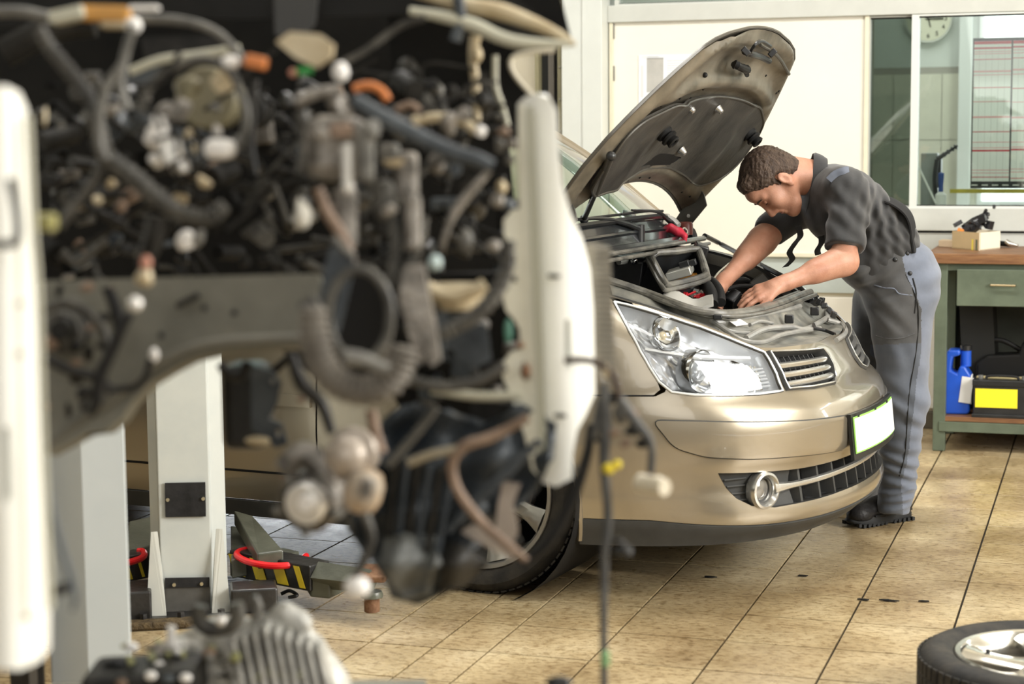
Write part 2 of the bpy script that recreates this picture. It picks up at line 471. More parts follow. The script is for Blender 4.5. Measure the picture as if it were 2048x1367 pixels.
mb.build('outer_floor_tiles', FT, floor, smooth=False, kind='stuff')

# ------------------------------------------------------------------ room shell
struct('ceiling', MB().box(((X0 + X1) / 2, (Y0 + Y1) / 2, ZC + 0.05), (X1 - X0, Y1 - Y0 + 0.3, 0.1)), mat('ceiling_paint', (0.62, 0.60, 0.54), 0.8), smooth=False)
struct('wall_right', MB().box((X1 + 0.05, (Y0 + Y1) / 2, ZC / 2), (0.1, Y1 - Y0, ZC)), CREAM, smooth=False)
struct('wall_front', MB().box(((X0 + X1) / 2, Y0 - 0.05, ZC / 2), (X1 - X0, 0.1, ZC)), mat('dark_olive_wall', (0.10, 0.09, 0.065), .7), smooth=False)
struct('wall_left', MB().box((X0 - 0.05, (Y0 + Y1) / 2, ZC / 2), (0.1, Y1 - Y0, ZC)), M['dark_olive_wall'], smooth=False)
GX0, GX1, GZ = -6.3, -3.35, 2.7
mb = MB(); WT = 0.12; WY = 9.2 + WT / 2
def wbox(mb, x0, x1, z0, z1, y0=9.2, y1=9.32): return mb.box(((x0 + x1) / 2, (y0 + y1) / 2, (z0 + z1) / 2), (x1 - x0, y1 - y0, z1 - z0))
wbox(mb, X0, GX0, 0, ZC); wbox(mb, GX1, -2.81, 0, ZC); wbox(mb, GX0, GX1, GZ, ZC); wbox(mb, -2.81, -1.14, 0, 2.0)
wbox(mb, -1.14, X1, 0, 0.975); wbox(mb, -2.81, X1, 2.42, ZC)
wb = struct('wall_back', mb, CREAMD, smooth=False)
# lower grey band and cream skirting panels below the board
struct('trim_1', wbox(MB(), -2.45, -1.0, 0.66, 0.838, 9.178, 9.2), mat('grey_green_band', (0.42, 0.46, 0.43), 0.45, var=0.05), smooth=False, bevel=0.003)
struct('trim_2', wbox(MB(), -2.45, -0.3, 0.10, 0.64, 9.185, 9.2), CREAM, smooth=False, bevel=0.003)
struct('baseboard_back', wbox(MB(), -2.45, X1, 0, 0.085, 9.175, 9.2), mat('dark_skirting', (0.10, 0.085, 0.06), 0.5, var=0.2), smooth=False, bevel=0.003)
# outside beyond the gate
struct('ground_outside', MB().box((-4.8, 15.5, -0.03), (14, 11.9, 0.05)), mat('pale_concrete', (0.75, 0.75, 0.74), 0.8, var=0.08), smooth=False)
# gate frame
mb = MB(); wbox(mb, GX0 - 0.05, GX0 + 0.03, 0, GZ + 0.05, 9.15, 9.33); wbox(mb, GX1 - 0.03, GX1 + 0.05, 0, GZ + 0.05, 9.15, 9.33); wbox(mb, GX0, GX1, GZ - 0.02, GZ + 0.05, 9.15, 9.33)
struct('door_1', mb, ALU, smooth=False)

# steel column, dark channel and its edge strips
t = thing('steel_column', 'pale grey painted steel column standing left of the cream board', 'column', (-2.555, 9.1, 0)); t['kind'] = 'structure'
MB().box((-2.555, 9.11, 2.0), (0.21, 0.16, 4.0)).build('column_shaft', STEELP, t, smooth=False, bevel=0.004)
wbox(MB(), -2.553, -2.548, 0, 4, 9.026, 9.031).build('seam', ALU, t, smooth=False)
t = thing('door_channel', 'tall dark channel with olive edges left of the pale column', 'channel', (-2.735, 9.13, 0)); t['kind'] = 'structure'
wbox(MB(), -2.79, -2.69, 0, 4, 9.12, 9.2).build('channel_back', mat('dark_channel', (0.02, 0.02, 0.018), 0.5), t, smooth=False)
wbox(MB(), -2.745, -2.715, 0, 4, 9.08, 9.12).build('guide_rail', mat('brown_steel', (0.10, 0.09, 0.075), 0.5), t, smooth=False)
OLIVE = mat('olive_strip', (0.22, 0.20, 0.12), 0.5, var=0.15)
wbox(MB(), -2.69, -2.662, 0, 4, 9.06, 9.2).build('edge_strip', OLIVE, t, smooth=False)
wbox(MB(), -2.81, -2.79, 0, 4, 9.06, 9.2).build('edge_strip', OLIVE, t, smooth=False)
mb = MB()
for k in range(14): mb.cyl((-2.676, 9.058, 0.35 + k * 0.16), (-2.676, 9.052, 0.35 + k * 0.16), 0.005, n=8)
mb.build('rivets', mat('dull_steel', (0.35, 0.34, 0.3), 0.4, 0.6), t)

# hinge strip between column and board
struct('trim_3', wbox(MB(), -2.446, -2.428, 0.55, 2.02, 9.165, 9.2), ALU, smooth=False)
mb = MB()
for z in (1.2, 1.72, 1.93): wbox(mb, -2.444, -2.418, z, z + 0.075, 9.155, 9.175)
struct('trim_4', mb, mat('dull_steel_2', (0.22, 0.21, 0.18), 0.4, 0.5), smooth=False, bevel=0.002)

# horizontal alloy rails, mullions, sill
struct('trim_5', wbox(MB(), -2.45, X1, 2.01, 2.095, 9.14, 9.3), ALU, smooth=False, bevel=0.004)
struct('trim_6', wbox(MB(), -3.35, -2.81, 2.02, 2.10, 9.15, 9.2), ALU, smooth=False, bevel=0.004)
struct('trim_7', wbox(MB(), -1.14, X1, 0.975, 1.086, 9.13, 9.32), ALU, smooth=False, bevel=0.004)
struct('trim_8', wbox(MB(), -1.14, X1, 0.966, 0.975, 9.15, 9.32), BLKRUB, smooth=False)
struct('trim_9', wbox(MB(), -1.14, X1, 0.80, 0.965, 9.15, 9.2), ALU, smooth=False, bevel=0.004)
GL = glass('window_glass', (0.93, 0.98, 0.95), 0.01, 0.03)
def window(name, x0, x1, z0, z1, fw=0.022, m=ALU, y=9.2, gm=GL):
    mb = MB()
    wbox(mb, x0, x0 + fw, z0, z1, y - 0.03, y + 0.05); wbox(mb, x1 - fw, x1, z0, z1, y - 0.03, y + 0.05)
    wbox(mb, x0 + fw, x1 - fw, z0, z0 + 0.008, y - 0.03, y + 0.05); wbox(mb, x0 + fw, x1 - fw, z1 - 0.008, z1, y - 0.03, y + 0.05)
    o = struct(name, mb, m, smooth=False)
    INV[o.name] = Matrix.Identity(4)
    wbox(MB(), x0 + fw * 0.8, x1 - fw * 0.8, z0 + 0.005, z1 - 0.005, y + 0.008, y + 0.012).build('pane', gm, o, smooth=False)
    wbox(MB(), x0 + fw, x1 - fw, z0 + 0.006, z0 + 0.012, y - 0.012, y + 0.008).build('gasket', BLKRUB, o, smooth=False)
    wbox(MB(), x0 + fw, x1 - fw, z1 - 0.014, z1 - 0.006, y - 0.012, y + 0.008).build('gasket', BLKRUB, o, smooth=False)
    return o
GD = glass('grey_green_glass', (0.48, 0.54, 0.50), 0.02, 0.10)
window('window_1', -1.146, -0.925, 1.086, 2.008, 0.006, gm=GD)
window('window_2', -0.94, 0.35, 1.086, 2.008, 0.034, mat('white_alloy', (0.62, 0.64, 0.60), 0.35), y=9.17)
window('window_3', 0.35, 1.6, 1.086, 2.008, 0.034, M['white_alloy'], y=9.17)
window('window_4', -2.42, -1.36, 2.095, 2.42, 0.02)
window('window_5', -1.36, -0.2, 2.095, 2.42, 0.02)
window('window_6', -0.2, 1.2, 2.095, 2.42, 0.02)
mb = MB(); mb.box((1.8 + 0.9, 9.26, 1.55), (2.8, 0.1, 0.93)); struct('wall_panel_back', mb, CREAM, smooth=False)

# ------------------------------------------------------------------ office behind the windows
OY = 11.6
OWALL = mat('office_wall', (0.72, 0.75, 0.72), 0.6, var=0.04, scale=2)
struct('wall_office', MB().box((-1.2, OY + 0.05, 1.7), (7.0, 0.1, 3.4)), OWALL, smooth=False)
struct('wall_office_left', MB().box((-3.3, 10.45, 1.7), (0.1, 2.3, 3.4)), OWALL, smooth=False)
struct('wall_office_right', MB().box((2.2, 10.45, 1.7), (0.1, 2.3, 3.4)), OWALL, smooth=False)
struct('ceiling_office', MB().box((-0.6, 10.5, 3.4), (5.8, 2.4, 0.1)), OWALL, smooth=False)
# wall tiles in the office, each a piece
wt = thing('office_tiling', 'cream square wall tiles on the office wall below the clock', 'tiling', (-1.2, OY - 0.005, 0)); wt['kind'] = 'structure'
TILEM = mat('cream_wall_tile', (0.74, 0.72, 0.62), 0.25, var=0.04)
MB().box((-1.35, OY - 0.006, 0.92), (2.4, 0.008, 1.84)).build('tile_grout', mat('tile_grout', (0.42, 0.40, 0.36), 0.8), wt, smooth=False)
# tile edges found from the photograph's joints
xr = atY(1891, 250, OY).x
t0 = None
for i in range(-3, 4):
    for j in range(0, 6):
        x0 = xr + i * 0.29; z1 = 1.80 - j * 0.40
        if z1 - 0.4 < 0 or x0 < -2.5 or x0 + 0.29 > -0.2: continue
        if t0 is None:
            t0 = MB().box((0.145, 0, -0.2), (0.286, 0.008, 0.396)).build('wall_tile', TILEM, smooth=False); o = t0
        else: o = t0.copy(); COL.objects.link(o)
        o.location = (x0 + 1.2, -0.009, z1); o.parent = wt
# office door frame (white upright) and bright blind behind
xu = atY(1940, 200, OY)
struct('door_2', MB().box((xu.x, OY - 0.05, 1.6), (0.075, 0.1, 3.2)), mat('white_gloss', (0.85, 0.87, 0.86), 0.3), smooth=False, bevel=0.004)
# office window with outside light
xa = atY(1972, 40, OY).x
wo = struct('window_7', MB().box((xa + 0.65, OY - 0.02, 1.65), (1.30, 0.03, 1.3)), mat('white_gloss'  , (0, 0, 0)), smooth=False)
INV[wo.name] = Matrix.Identity(4)
MB().box((xa + 0.65, OY - 0.04, 1.65), (1.24, 0.01, 1.24)).build('daylit_pane', mat('daylit_frosted_pane', (0.95, 0.98, 1.0), 0.4, emit=1.6), wo, smooth=False)

# wall clock
cc = atY(1868, 52, OY - 0.03)
ck = thing('wall_clock', 'round cream wall clock seen through the office window', 'clock', cc)
R = (atY(1915, 60, OY - 0.03) - cc).length
MB().lathe([(0, 0), (R * 0.93, 0), (R * 0.93, -0.004), (R, -0.006), (R * 1.0, 0.03), (0, 0.03)], cc, (0, 1, 0), 48).build('rim', mat('grey_rim', (0.62, 0.63, 0.58), 0.35), ck)
MB().disc(cc + Vector((0, -0.003, 0)), (0, -1, 0), R * 0.92, 48).build('dial', mat('clock_dial', (0.78, 0.76, 0.62), 0.5), ck, smooth=False)
INKM = mat('black_ink', (0.02, 0.02, 0.02), 0.6)
for h in range(1, 13):
    a = math.radians(90 - h * 30)
    mt = Matrix.Translation((math.cos(a) * R * 0.72, -0.0045, math.sin(a) * R * 0.72)) @ Matrix.Rotation(PI / 2, 4, 'X')
    text_mesh(str(h), R * 0.27, INKM, 'numeral', ck, mt)
def hand(ang, ln, wd):
    a = math.radians(90 - ang * 30); d = Vector((math.cos(a), 0, math.sin(a)))
    MB().beam(cc + Vector((0, -0.007, 0)) - d * ln * 0.2, cc + Vector((0, -0.007, 0)) + d * ln, wd, 0.002, (0, 1, 0)).build('hand', INKM, ck, smooth=False)
hand(3.0, R * 0.62, 0.009); hand(5.5, R * 0.35, 0.006)

# wall planner: dark board with two ruled columns of paper
pY = 9.55
def pz(px, py): return atY(px, py, pY)
pl = thing('wall_planner', 'red and white ruled year planner with dark border behind office window', 'planner', pz(1945, 390))
p0, p1 = pz(1945, 392), pz(1957, 92)
xl_, zt, zb = (p0.x + p1.x) / 2, p1.z, p0.z
xr_ = xl_ + 0.62
MB().box(((xl_ + xr_) / 2, pY + 0.006, (zt + zb) / 2), (xr_ - xl_, 0.008, zt - zb)).build('backing', mat('planner_border', (0.05, 0.05, 0.055), 0.5), pl, smooth=False, bevel=0.001)
PAPER = mat('white_paper', (0.86, 0.86, 0.85), 0.6); RED = mat('red_ink', (0.62, 0.05, 0.08), 0.6); PINK = mat('pink_ink', (0.82, 0.42, 0.44), 0.6); GREYI = mat('grey_ink', (0.5, 0.5, 0.5), 0.6)
mb = MB(); mr = MB(); mp = MB(); mg = MB()
cw = pz(2032, 200).x - xl_ - 0.012
for c in range(3):
    a = xl_ + 0.006 + c * (cw + 0.008); b = min(a + cw, xr_ - 0.006)
    if b - a < 0.03: continue
    z1, z0 = zt - 0.016, zb + 0.035
    mb.box(((a + b) / 2, pY + 0.001, (z0 + z1) / 2), (b - a, 0.002, z1 - z0))
    mr.box(((a + b) / 2, pY - 0.0005, z1 - 0.008), (b - a, 0.001, 0.014))
    for k in range(5): mg.box((a + (b - a) * (0.15 + 0.17 * k), pY - 0.0003, (z0 + z1) / 2 - 0.01), (0.0012, 0.0006, z1 - z0 - 0.03))
    r_ = random.Random(3 + c)
    for k, q in enumerate([0.05, 0.075, 0.09, 0.13, 0.215, 0.24, 0.33, 0.43, 0.54, 0.645, 0.72, 0.76, 0.78, 0.92, 0.94, 0.97]):
        q = q + r_.uniform(-0.01, 0.01) * (c > 0)
        (mp if k % 3 else mr).box(((a + b) / 2, pY - 0.0008, z1 - q * (z1 - z0)), (b - a, 0.0008, 0.0035 if k % 4 else 0.008))
mb.build('sheets', PAPER, pl, smooth=False); mr.build('red_rules', RED, pl, smooth=False); mp.build('pink_rules', PINK, pl, smooth=False); mg.build('grey_columns', GREYI, pl, smooth=False)
mb = MB()
for k in range(6): mb.box((xl_ + 0.02 + k * 0.05, pY + 0.0015, zb + 0.016), (0.03, 0.001, 0.005))
mb.build('print', PAPER, pl, smooth=False)

# things standing on the office worktop
s_ = struct('trim_10', MB().box((-0.6, 9.75, 1.04), (3.0, 0.8, 0.04)), mat('office_worktop', (0.55, 0.56, 0.52), 0.4, var=0.1), smooth=False, bevel=0.004)
def wY(px, py, Y): return atY(px, py, Y)
g = wY(1866, 345, 9.95)
t = thing('steel_dispenser', 'grey steel box cabinet standing on the office worktop', 'dispenser', (g.x, 9.95, 1.06))
MB().box((g.x, 9.95, 1.20), (0.085, 0.12, 0.28)).build('body', mat('mid_grey_paint', (0.27, 0.29, 0.28), 0.35), t, smooth=False, bevel=0.006)
MB().box((g.x + 0.052, 9.93, 1.24), (0.02, 0.1, 0.16)).build('side_plate', BLKP, t, smooth=False, bevel=0.003)
t = thing('clamp_arm', 'black ribbed clamp arm sticking out beside the grey steel box', 'clamp', wY(1892, 330, 9.85))
a, b = wY(1880, 333, 9.85), wY(1922, 306, 9.85)
MB().tube([a, (a + b) / 2, b], [0.014, 0.010, 0.006], n=10).build('arm', BLKP, t)
for q in (0.35, 0.55, 0.75, 0.9):
    c = a.lerp(b, q); MB().cyl(c - (b - a).normalized() * 0.004, c + (b - a).normalized() * 0.004, 0.014, n=12).build('ring', BLKP, t)
MB().tube([a, wY(1875, 372, 9.85), (wY(1880, 380, 9.85).x, 9.85, 1.06)], 0.012, n=10).build('stand', BLKP, t)
bb = wY(1886, 418, 9.7)
t = thing('blue_handled_brush', 'white bottle with a tall dark blue cap on office worktop', 'bottle', (bb.x, 9.7, 1.06))
z0 = 1.06
MB().lathe([(0, 0), (0.026, 0), (0.028, 0.01), (0.028, 0.07), (0.012, 0.085), (0, 0.085)], (bb.x, 9.7, z0), n=20).build('bottle_body', WHITEP, t)
MB().lathe([(0, 0.085), (0.012, 0.085), (0.012, 0.12), (0.015, 0.16), (0.015, 0.18), (0, 0.185)], (bb.x, 9.7, z0), n=20).build('cap', mat('navy_plastic', (0.02, 0.06, 0.25), 0.35), t)
t['label'] = 'white bottle with a tall dark blue cap on office worktop'; t.name = 'capped_bottle'; INV[t.name] = (Matrix.Translation(t.location)).inverted()
a, b = wY(1842, 345, 9.62), wY(1876, 420, 9.62)
t = tag(MB().tube([a, b], 0.005, n=8, smooth=False).build('white_rod', WHITEP, origin=b), 'thin white rod leaning against the office window frame', 'rod')
a, b = wY(1905, 397, 9.5), wY(2048, 399, 9.5)
t = tag(MB().box(((a.x + b.x + 0.3) / 2, 9.5, 1.155), (b.x - a.x + 0.3, 0.02, 0.02)).build('yellow_ruler', mat('yellow_ruler', (0.55, 0.45, 0.06), 0.5, var=0.15), smooth=False, origin=(b.x, 9.5, 1.15)), 'long yellow ruler lying across the office window bottom', 'ruler')
for k, (px, w_) in enumerate([(1960, .1), (1995, .12), (2035, .1)]):
    c = wY(px, 415, 9.55)
    tag(MB().box((c.x, 9.55, 1.0665 + 0.006 * k), (w_, 0.12, 0.012), (0, 0, 0.3 * k)).build('paper_pad', [PAPER, PAPER, GREYI][k], smooth=False, bevel=0.001, origin=(c.x, 9.55, 1.06)),
        ['white paper pad lying left on the office worktop', 'white paper pad lying in the middle of the office worktop', 'grey pad lying rightmost on the office worktop'][k], 'paper pad', 'paper pads on the office worktop')

# ------------------------------------------------------------------ large cream board on the wall
t = thing('wall_board', 'large blank cream board framed with thin pale edge behind the car', 'board', (-1.79, 9.17, 0.84))
wbox(MB(), -2.425, -1.165, 0.858, 2.035, 9.165, 9.198).build('board_face', CREAM, t, smooth=False)
FRM = mat('board_frame', (0.66, 0.62, 0.48), 0.45, var=0.05)
for nm, q in (('frame_rail', (-2.445, -1.145, 2.035, 2.055)), ('frame_rail', (-2.445, -1.145, 0.838, 0.858)), ('frame_stile', (-2.445, -2.425, 0.858, 2.035)), ('frame_stile', (-1.165, -1.145, 0.858, 2.035))):
    wbox(MB(), *q, 9.152, 9.199).build(nm, FRM, t, smooth=False, bevel=0.002)
mb = MB()
for x in (-2.41, -1.79, -1.155): mb.cyl((x, 9.153, 2.045), (x, 9.149, 2.045), 0.004, n=8)
mb.build('screws', BLKP, t)
# notice sheet pinned to the board
a, b = atY(1287, 115, 9.16), atY(1395, 250, 9.16)
t = thing('notice_sheet', 'pinned white notice sheet with grey picture half hidden by the bonnet', 'notice', (a.x, 9.16, b.z))
PP = mat('notice_paper', (0.72, 0.75, 0.78), 0.5)
MB().box(((a.x + b.x) / 2, 9.162, (a.z + b.z) / 2), (b.x - a.x, 0.003, a.z - b.z)).build('sheet', PP, t, smooth=False)
MB().box((a.x + 0.085, 9.1598, a.z - 0.1), (0.085, 0.001, 0.17)).build('picture', mat('grey_print', (0.42, 0.41, 0.38), 0.5, var=0.1, scale=12), t, smooth=False)
mb = MB()
for k in range(4): mb.box((a.x + 0.06 + 0.03 * (k % 2), 9.1598, a.z - 0.006 - 0.004 * k), (0.09, 0.001, 0.0016))
for k in range(12): mb.box((a.x + 0.19, 9.1598, a.z - 0.03 - 0.012 * k), (0.09, 0.001, 0.0025))
mb.build('print', GREYI, t, smooth=False)
MB().box((a.x + 0.018, 9.1598, a.z - 0.13), (0.014, 0.001, 0.16)).build('margin_print', mat('pale_pink_print', (0.7, 0.62, 0.62), 0.6), t, smooth=False)

# ------------------------------------------------------------------ workbench and what is on it
BG = mat('bench_green', (0.105, 0.128, 0.09), 0.42, var=0.18, scale=6, bump=0.06)
WOODT = mat('worn_bench_wood', (0.13, 0.06, 0.03), 0.45, col2=(0.25, 0.13, 0.06), scale=6, stretch=(1, 8, 8), bump=0.15)
BX0, BX1, BY0, BY1 = -0.80, 1.3, 8.52, 9.13
t = thing('workbench', 'green steel workbench with thick worn wooden top and drawer', 'workbench', (0.2, 8.8, 0))
MB().box(((BX0 + BX1) / 2, (BY0 + BY1) / 2, 0.882), (BX1 - BX0, BY1 - BY0, 0.046)).build('bench_top', WOODT, t, smooth=False, bevel=0.004)
mb = MB()
for x in (BX0 + 0.07, 0.5, BX1 - 0.07):
    for y in (BY0 + 0.05, BY1 - 0.05):
        MB().box((x, y, 0.43), (0.055, 0.055, 0.858)).build('leg', BG, t, smooth=False, bevel=0.003)
MB().box(((BX0 + BX1) / 2, BY0 + 0.045, 0.843), (BX1 - BX0 - 0.1, 0.03, 0.032)).build('apron_rail', BG, t, smooth=False)
MB().box((0.05, BY0 + 0.012, 0.752), (1.42, 0.02, 0.165)).build('drawer_front', BG, t, smooth=False, bevel=0.003)
MB().box((0.05, BY0 + 0.28, 0.752), (1.38, 0.5, 0.15)).build('drawer_box', BG, t, smooth=False)
h0 = atY(1983, 586, BY0 - 0.02); h1 = atY(2032, 588, BY0 - 0.02)
hd = MB().tube([h0 + Vector((0, 0.02, 0)), h0, h1, h1 + Vector((0, 0.02, 0))], 0.005, n=8, smooth=False).build('drawer_handle', mat('brass', (0.6, 0.5, 0.32), 0.25, 0.9), t)
MB().box(((BX0 + BX1) / 2, BY0 + 0.03, 0.115), (BX1 - BX0 - 0.14, 0.03, 0.045)).build('shelf_rail', BG, t, smooth=False, bevel=0.002)
MB().box(((BX0 + BX1) / 2, (BY0 + BY1) / 2, 0.15), (BX1 - BX0 - 0.12, BY1 - BY0 - 0.05, 0.022)).build('lower_shelf', WOODT, t, smooth=False, bevel=0.002)
MB().box(((BX0 + BX1) / 2, BY1 - 0.012, 0.45), (BX1 - BX0 - 0.14, 0.012, 0.56)).build('back_panel', mat('dark_back_panel', (0.05, 0.055, 0.045), 0.6, var=0.2), t, smooth=False)
MB().box((BX0 + 0.22, BY1 - 0.19, 0.43), (0.15, 0.28, 0.53), (0, -0.06, 0)).build('cabinet_side', mat('dark_side_panel', (0.02, 0.02, 0.018), 0.6), t, smooth=False)
TZ = 0.905
CARD = mat('cardboard', (0.50, 0.37, 0.20), 0.7, var=0.08, bump=0.05)
CARDW = mat('white_card', (0.80, 0.74, 0.60), 0.6, var=0.05)
# carton
a = atZ(1907, 511, TZ); b = atZ(1962, 517, TZ); c = atZ(2003, 513, TZ)
u = (b - a); v = (c - b).normalized() * max((c - b).length, 0.14); v = Vector((-u.y, u.x, 0)).normalized() * 0.14 + u * 0
v = (c - b)
hh = 0.082
t = thing('carton', 'opened cardboard carton with white end holding a black machine part', 'box', a)
mb = MB()
def wall(mb, p, q, h, th=0.003): 
    n = Vector((-(q - p).y, (q - p).x, 0)).normalized() * th
    return mb.prism([p, q, q + Vector((0, 0, h)), p + Vector((0, 0, h))], n)
d_ = a + v
wall(mb, a, b, hh); wall(mb, d_, a, hh); mb.prism([a + Vector((0, 0, 0.001)), b + Vector((0, 0, 0.001)), c + Vector((0, 0, 0.001)), d_ + Vector((0, 0, 0.001))], (0, 0, 0.003))
mb.build('carton_body', CARD, t, smooth=False)
mb = MB(); wall(mb, b, c, hh); wall(mb, c, d_, hh); mb.build('white_side', CARDW, t, smooth=False)
un = u.normalized(); vn = Vector((un.y, -un.x, 0))
q = a + u * 0.72 + vn * 0.001
MB().prism([q, q + un * 0.014, q + un * 0.014 + Vector((0, 0, 0.05)), q + Vector((0, 0, 0.05))], vn * 0.0006).build('yellow_label', mat('label_yellow', (0.75, 0.6, 0.08), 0.5), t, smooth=False)
q = a + u * 0.86 + vn * 0.001
MB().prism([q, q + un * 0.014, q + un * 0.014 + Vector((0, 0, 0.05)), q + Vector((0, 0, 0.05))], vn * 0.0006).build('green_label', mat('label_green', (0.12, 0.13, 0.08), 0.5), t, smooth=False)
ctr = (a + c) / 2 + Vector((0, 0, 0.085))
t = thing('black_machine_part', 'small black plastic and metal machine part lying in the carton', 'machine part', ctr)
r_ = random.Random(5); GB = mat('glossy_black', (0.015, 0.015, 0.017), 0.22, var=0.3)
a2, b2 = atY(1935, 478, ctr.y), atY(1978, 446, ctr.y)
MB().tube([a2, a2.lerp(b2, .5), b2], [0.036, 0.034, 0.018], n=10).build('housing', GB, t)
for k in range(16):
    p = a2.lerp(b2, r_.uniform(0, 1)) + Vector((r_.uniform(-.04, .045), r_.uniform(-.03, .02), r_.uniform(-.025, .04)))
    if k % 2: MB().box(p, [r_.uniform(.016, .04) for _ in range(3)], (r_.uniform(0, 3), r_.uniform(0, 3), 0)).build('lug', GB, t, smooth=False, bevel=0.002)
    else: MB().cyl(p, p + Vector((r_.uniform(-.02, .02), -.02, r_.uniform(-.02, .02))), 0.008, n=12).build('port', GB, t)
MB().cyl(b2, b2 + Vector((0.006, 0, 0.008)), 0.012, n=12).build('nozzle', GB, t)
a3 = atY(1925, 476, ctr.y - 0.03)
tag(MB().box(a3, (0.03, 0.02, 0.018), (0.2, 0.3, 0)).build('orange_clip', mat('orange_plastic', (0.75, 0.25, 0.05), 0.4), smooth=False, bevel=0.003, origin=a3), 'small orange plastic clip on the carton rim', 'clip')
# wooden tray piece left
a = atZ(1880, 508, TZ); b = atZ(1907, 510, TZ)
tag(MB().prism([a, b + Vector((0.02, 0, 0)), b + Vector((0.02, 0.1, 0)), a + Vector((0.01, 0.1, 0))], (0, 0, 0.032)).build('small_wooden_block', mat('pale_wood', (0.55, 0.42, 0.28), 0.6, var=0.1), smooth=False, bevel=0.003, origin=a), 'small pale wooden block lying left of the carton', 'block')
# yellow glove/bag
t = thing('yellow_packet', 'crumpled cream packet with bright yellow band behind the carton', 'packet', atZ(2010, 480, TZ))
c0 = atZ(2005, 498, TZ)
rows = []
for i in range(7):
    rr = []
    for j in range(9):
        rr.append(c0 + Vector((0.0 + j * 0.028 - 0.05, i * 0.03 + 0.02, 0.05 + 0.02 * math.sin(j * 1.3 + i) + 0.025 * math.sin(i * 0.8) + j * 0.006)))
    rows.append(rr)
MB().grid(rows, 0.03).build('packet_body', mat('tan_packet', (0.60, 0.46, 0.24), .5, var=.15), t)
rows = [[p + Vector((0, -0.03, 0.022)) for p in r[1:8]] for r in rows[1:4]]
MB().grid(rows, 0.008).build('yellow_band', mat('bright_yellow', (0.85, 0.55, 0.04), 0.45), t)
# hammer and small tools at the right
p = atZ(2024, 512, TZ)
t = thing('claw_hammer', 'hammer with shiny steel head lying at the bench front edge', 'hammer', p)
MB().tube([p + Vector((-0.02, -0.01, 0.03)), p + Vector((0.0, -0.02, 0.018)), p + Vector((0.035, -0.03, 0.012))], [0.012, 0.013, 0.007], n=12).build('hammer_head', mat('bright_steel', (0.6, 0.58, 0.54), 0.25, 0.9), t)
MB().tube([p + Vector((0.0, 0.0, 0.016)), p + Vector((-0.09, 0.05, 0.02)), p + Vector((-0.14, 0.1, 0.02))], 0.013, n=10).build('hammer_handle', BLKRUB, t)
p = atZ(2044, 493, TZ)
t = thing('glass_jar', 'clear glass jar lying on its side behind the hammer', 'jar', p)
MB().lathe([(0.0, 0), (0.035, 0.002), (0.04, 0.01), (0.04, 0.09), (0.028, 0.105), (0.028, 0.12), (0.026, 0.12), (0.026, 0.104), (0.037, 0.088), (0.037, 0.012), (0, 0.006)], p + Vector((-0.03, 0.06, 0.05)), (1, 0.1, 0)).build('jar_body', mat('jar_plastic', (0.8, 0.8, 0.75), 0.15, trans=0.6), t)
# bottom shelf
SZ = 0.161
a = atZ(1880, 843, SZ); b = atZ(1936, 846, SZ)
jx0, jx1, jy = a.x, b.x, (a.y + 0.02)
BLUE = mat('blue_plastic', (0.015, 0.09, 0.55), 0.3, var=0.1)
t = thing('blue_jug', 'bright blue plastic oil jug with moulded handle on lower shelf', 'jug', (jx0, jy, SZ))
w_ = jx1 - jx0; hb = 0.235
prof = [(0, 0.02), (0.02, 0), (w_ - 0.02, 0), (w_, 0.02), (w_, hb * 0.84), (w_ * 0.62, hb * 0.93), (w_ * 0.60, hb * 0.99), (w_ * 0.08, hb * 1.28), (0, hb * 1.22)]
prof = [(0.012, 0), (w_ - 0.012, 0), (w_, 0.012), (w_, hb * 0.78), (w_ * .80, hb * .95), (w_ * 0.62, hb * .95), (w_ * 0.52, hb * 0.80), (w_ * 0.30, hb * 0.86), (w_ * 0.36, hb * 1.12), (w_ * 0.62, hb * 1.16), (w_ * 0.62, hb * 1.26), (w_ * 0.2, hb * 1.26), (0, hb * 1.1), (0, 0.012)]
MB().prism([Vector((jx0 + x, jy, SZ + z)) for x, z in prof], (0, 0.11, 0)).build('jug_body', BLUE, t, smooth=False, bevel=0.012)
MB().lathe([(0, 0), (0.024, 0), (0.024, hb * 0.30), (0.02, hb * 0.32), (0, hb * .32)], (jx0 + w_ * 0.80, jy + 0.055, SZ + hb * 0.93), n=20).build('neck', BLUE, t)
MB().lathe([(0, 0), (0.026, 0), (0.026, 0.022), (0, 0.024)], (jx0 + w_ * 0.80, jy + 0.055, SZ + hb * 1.24), n=20).build('cap', BLKP, t)
MB().box((jx0 + w_ + 0.004, jy + 0.04, SZ + 0.115), (0.004, 0.075, 0.13)).build('paper_label', PAPER, t, smooth=False)
MB().box((jx0 + w_ * 0.86, jy - 0.003, SZ + 0.115), (w_ * 0.42, 0.002, 0.12), (0, 0.12, 0)).build('side_label', mat('label_white_grey', (0.7, 0.7, 0.68), 0.5), t, smooth=False)
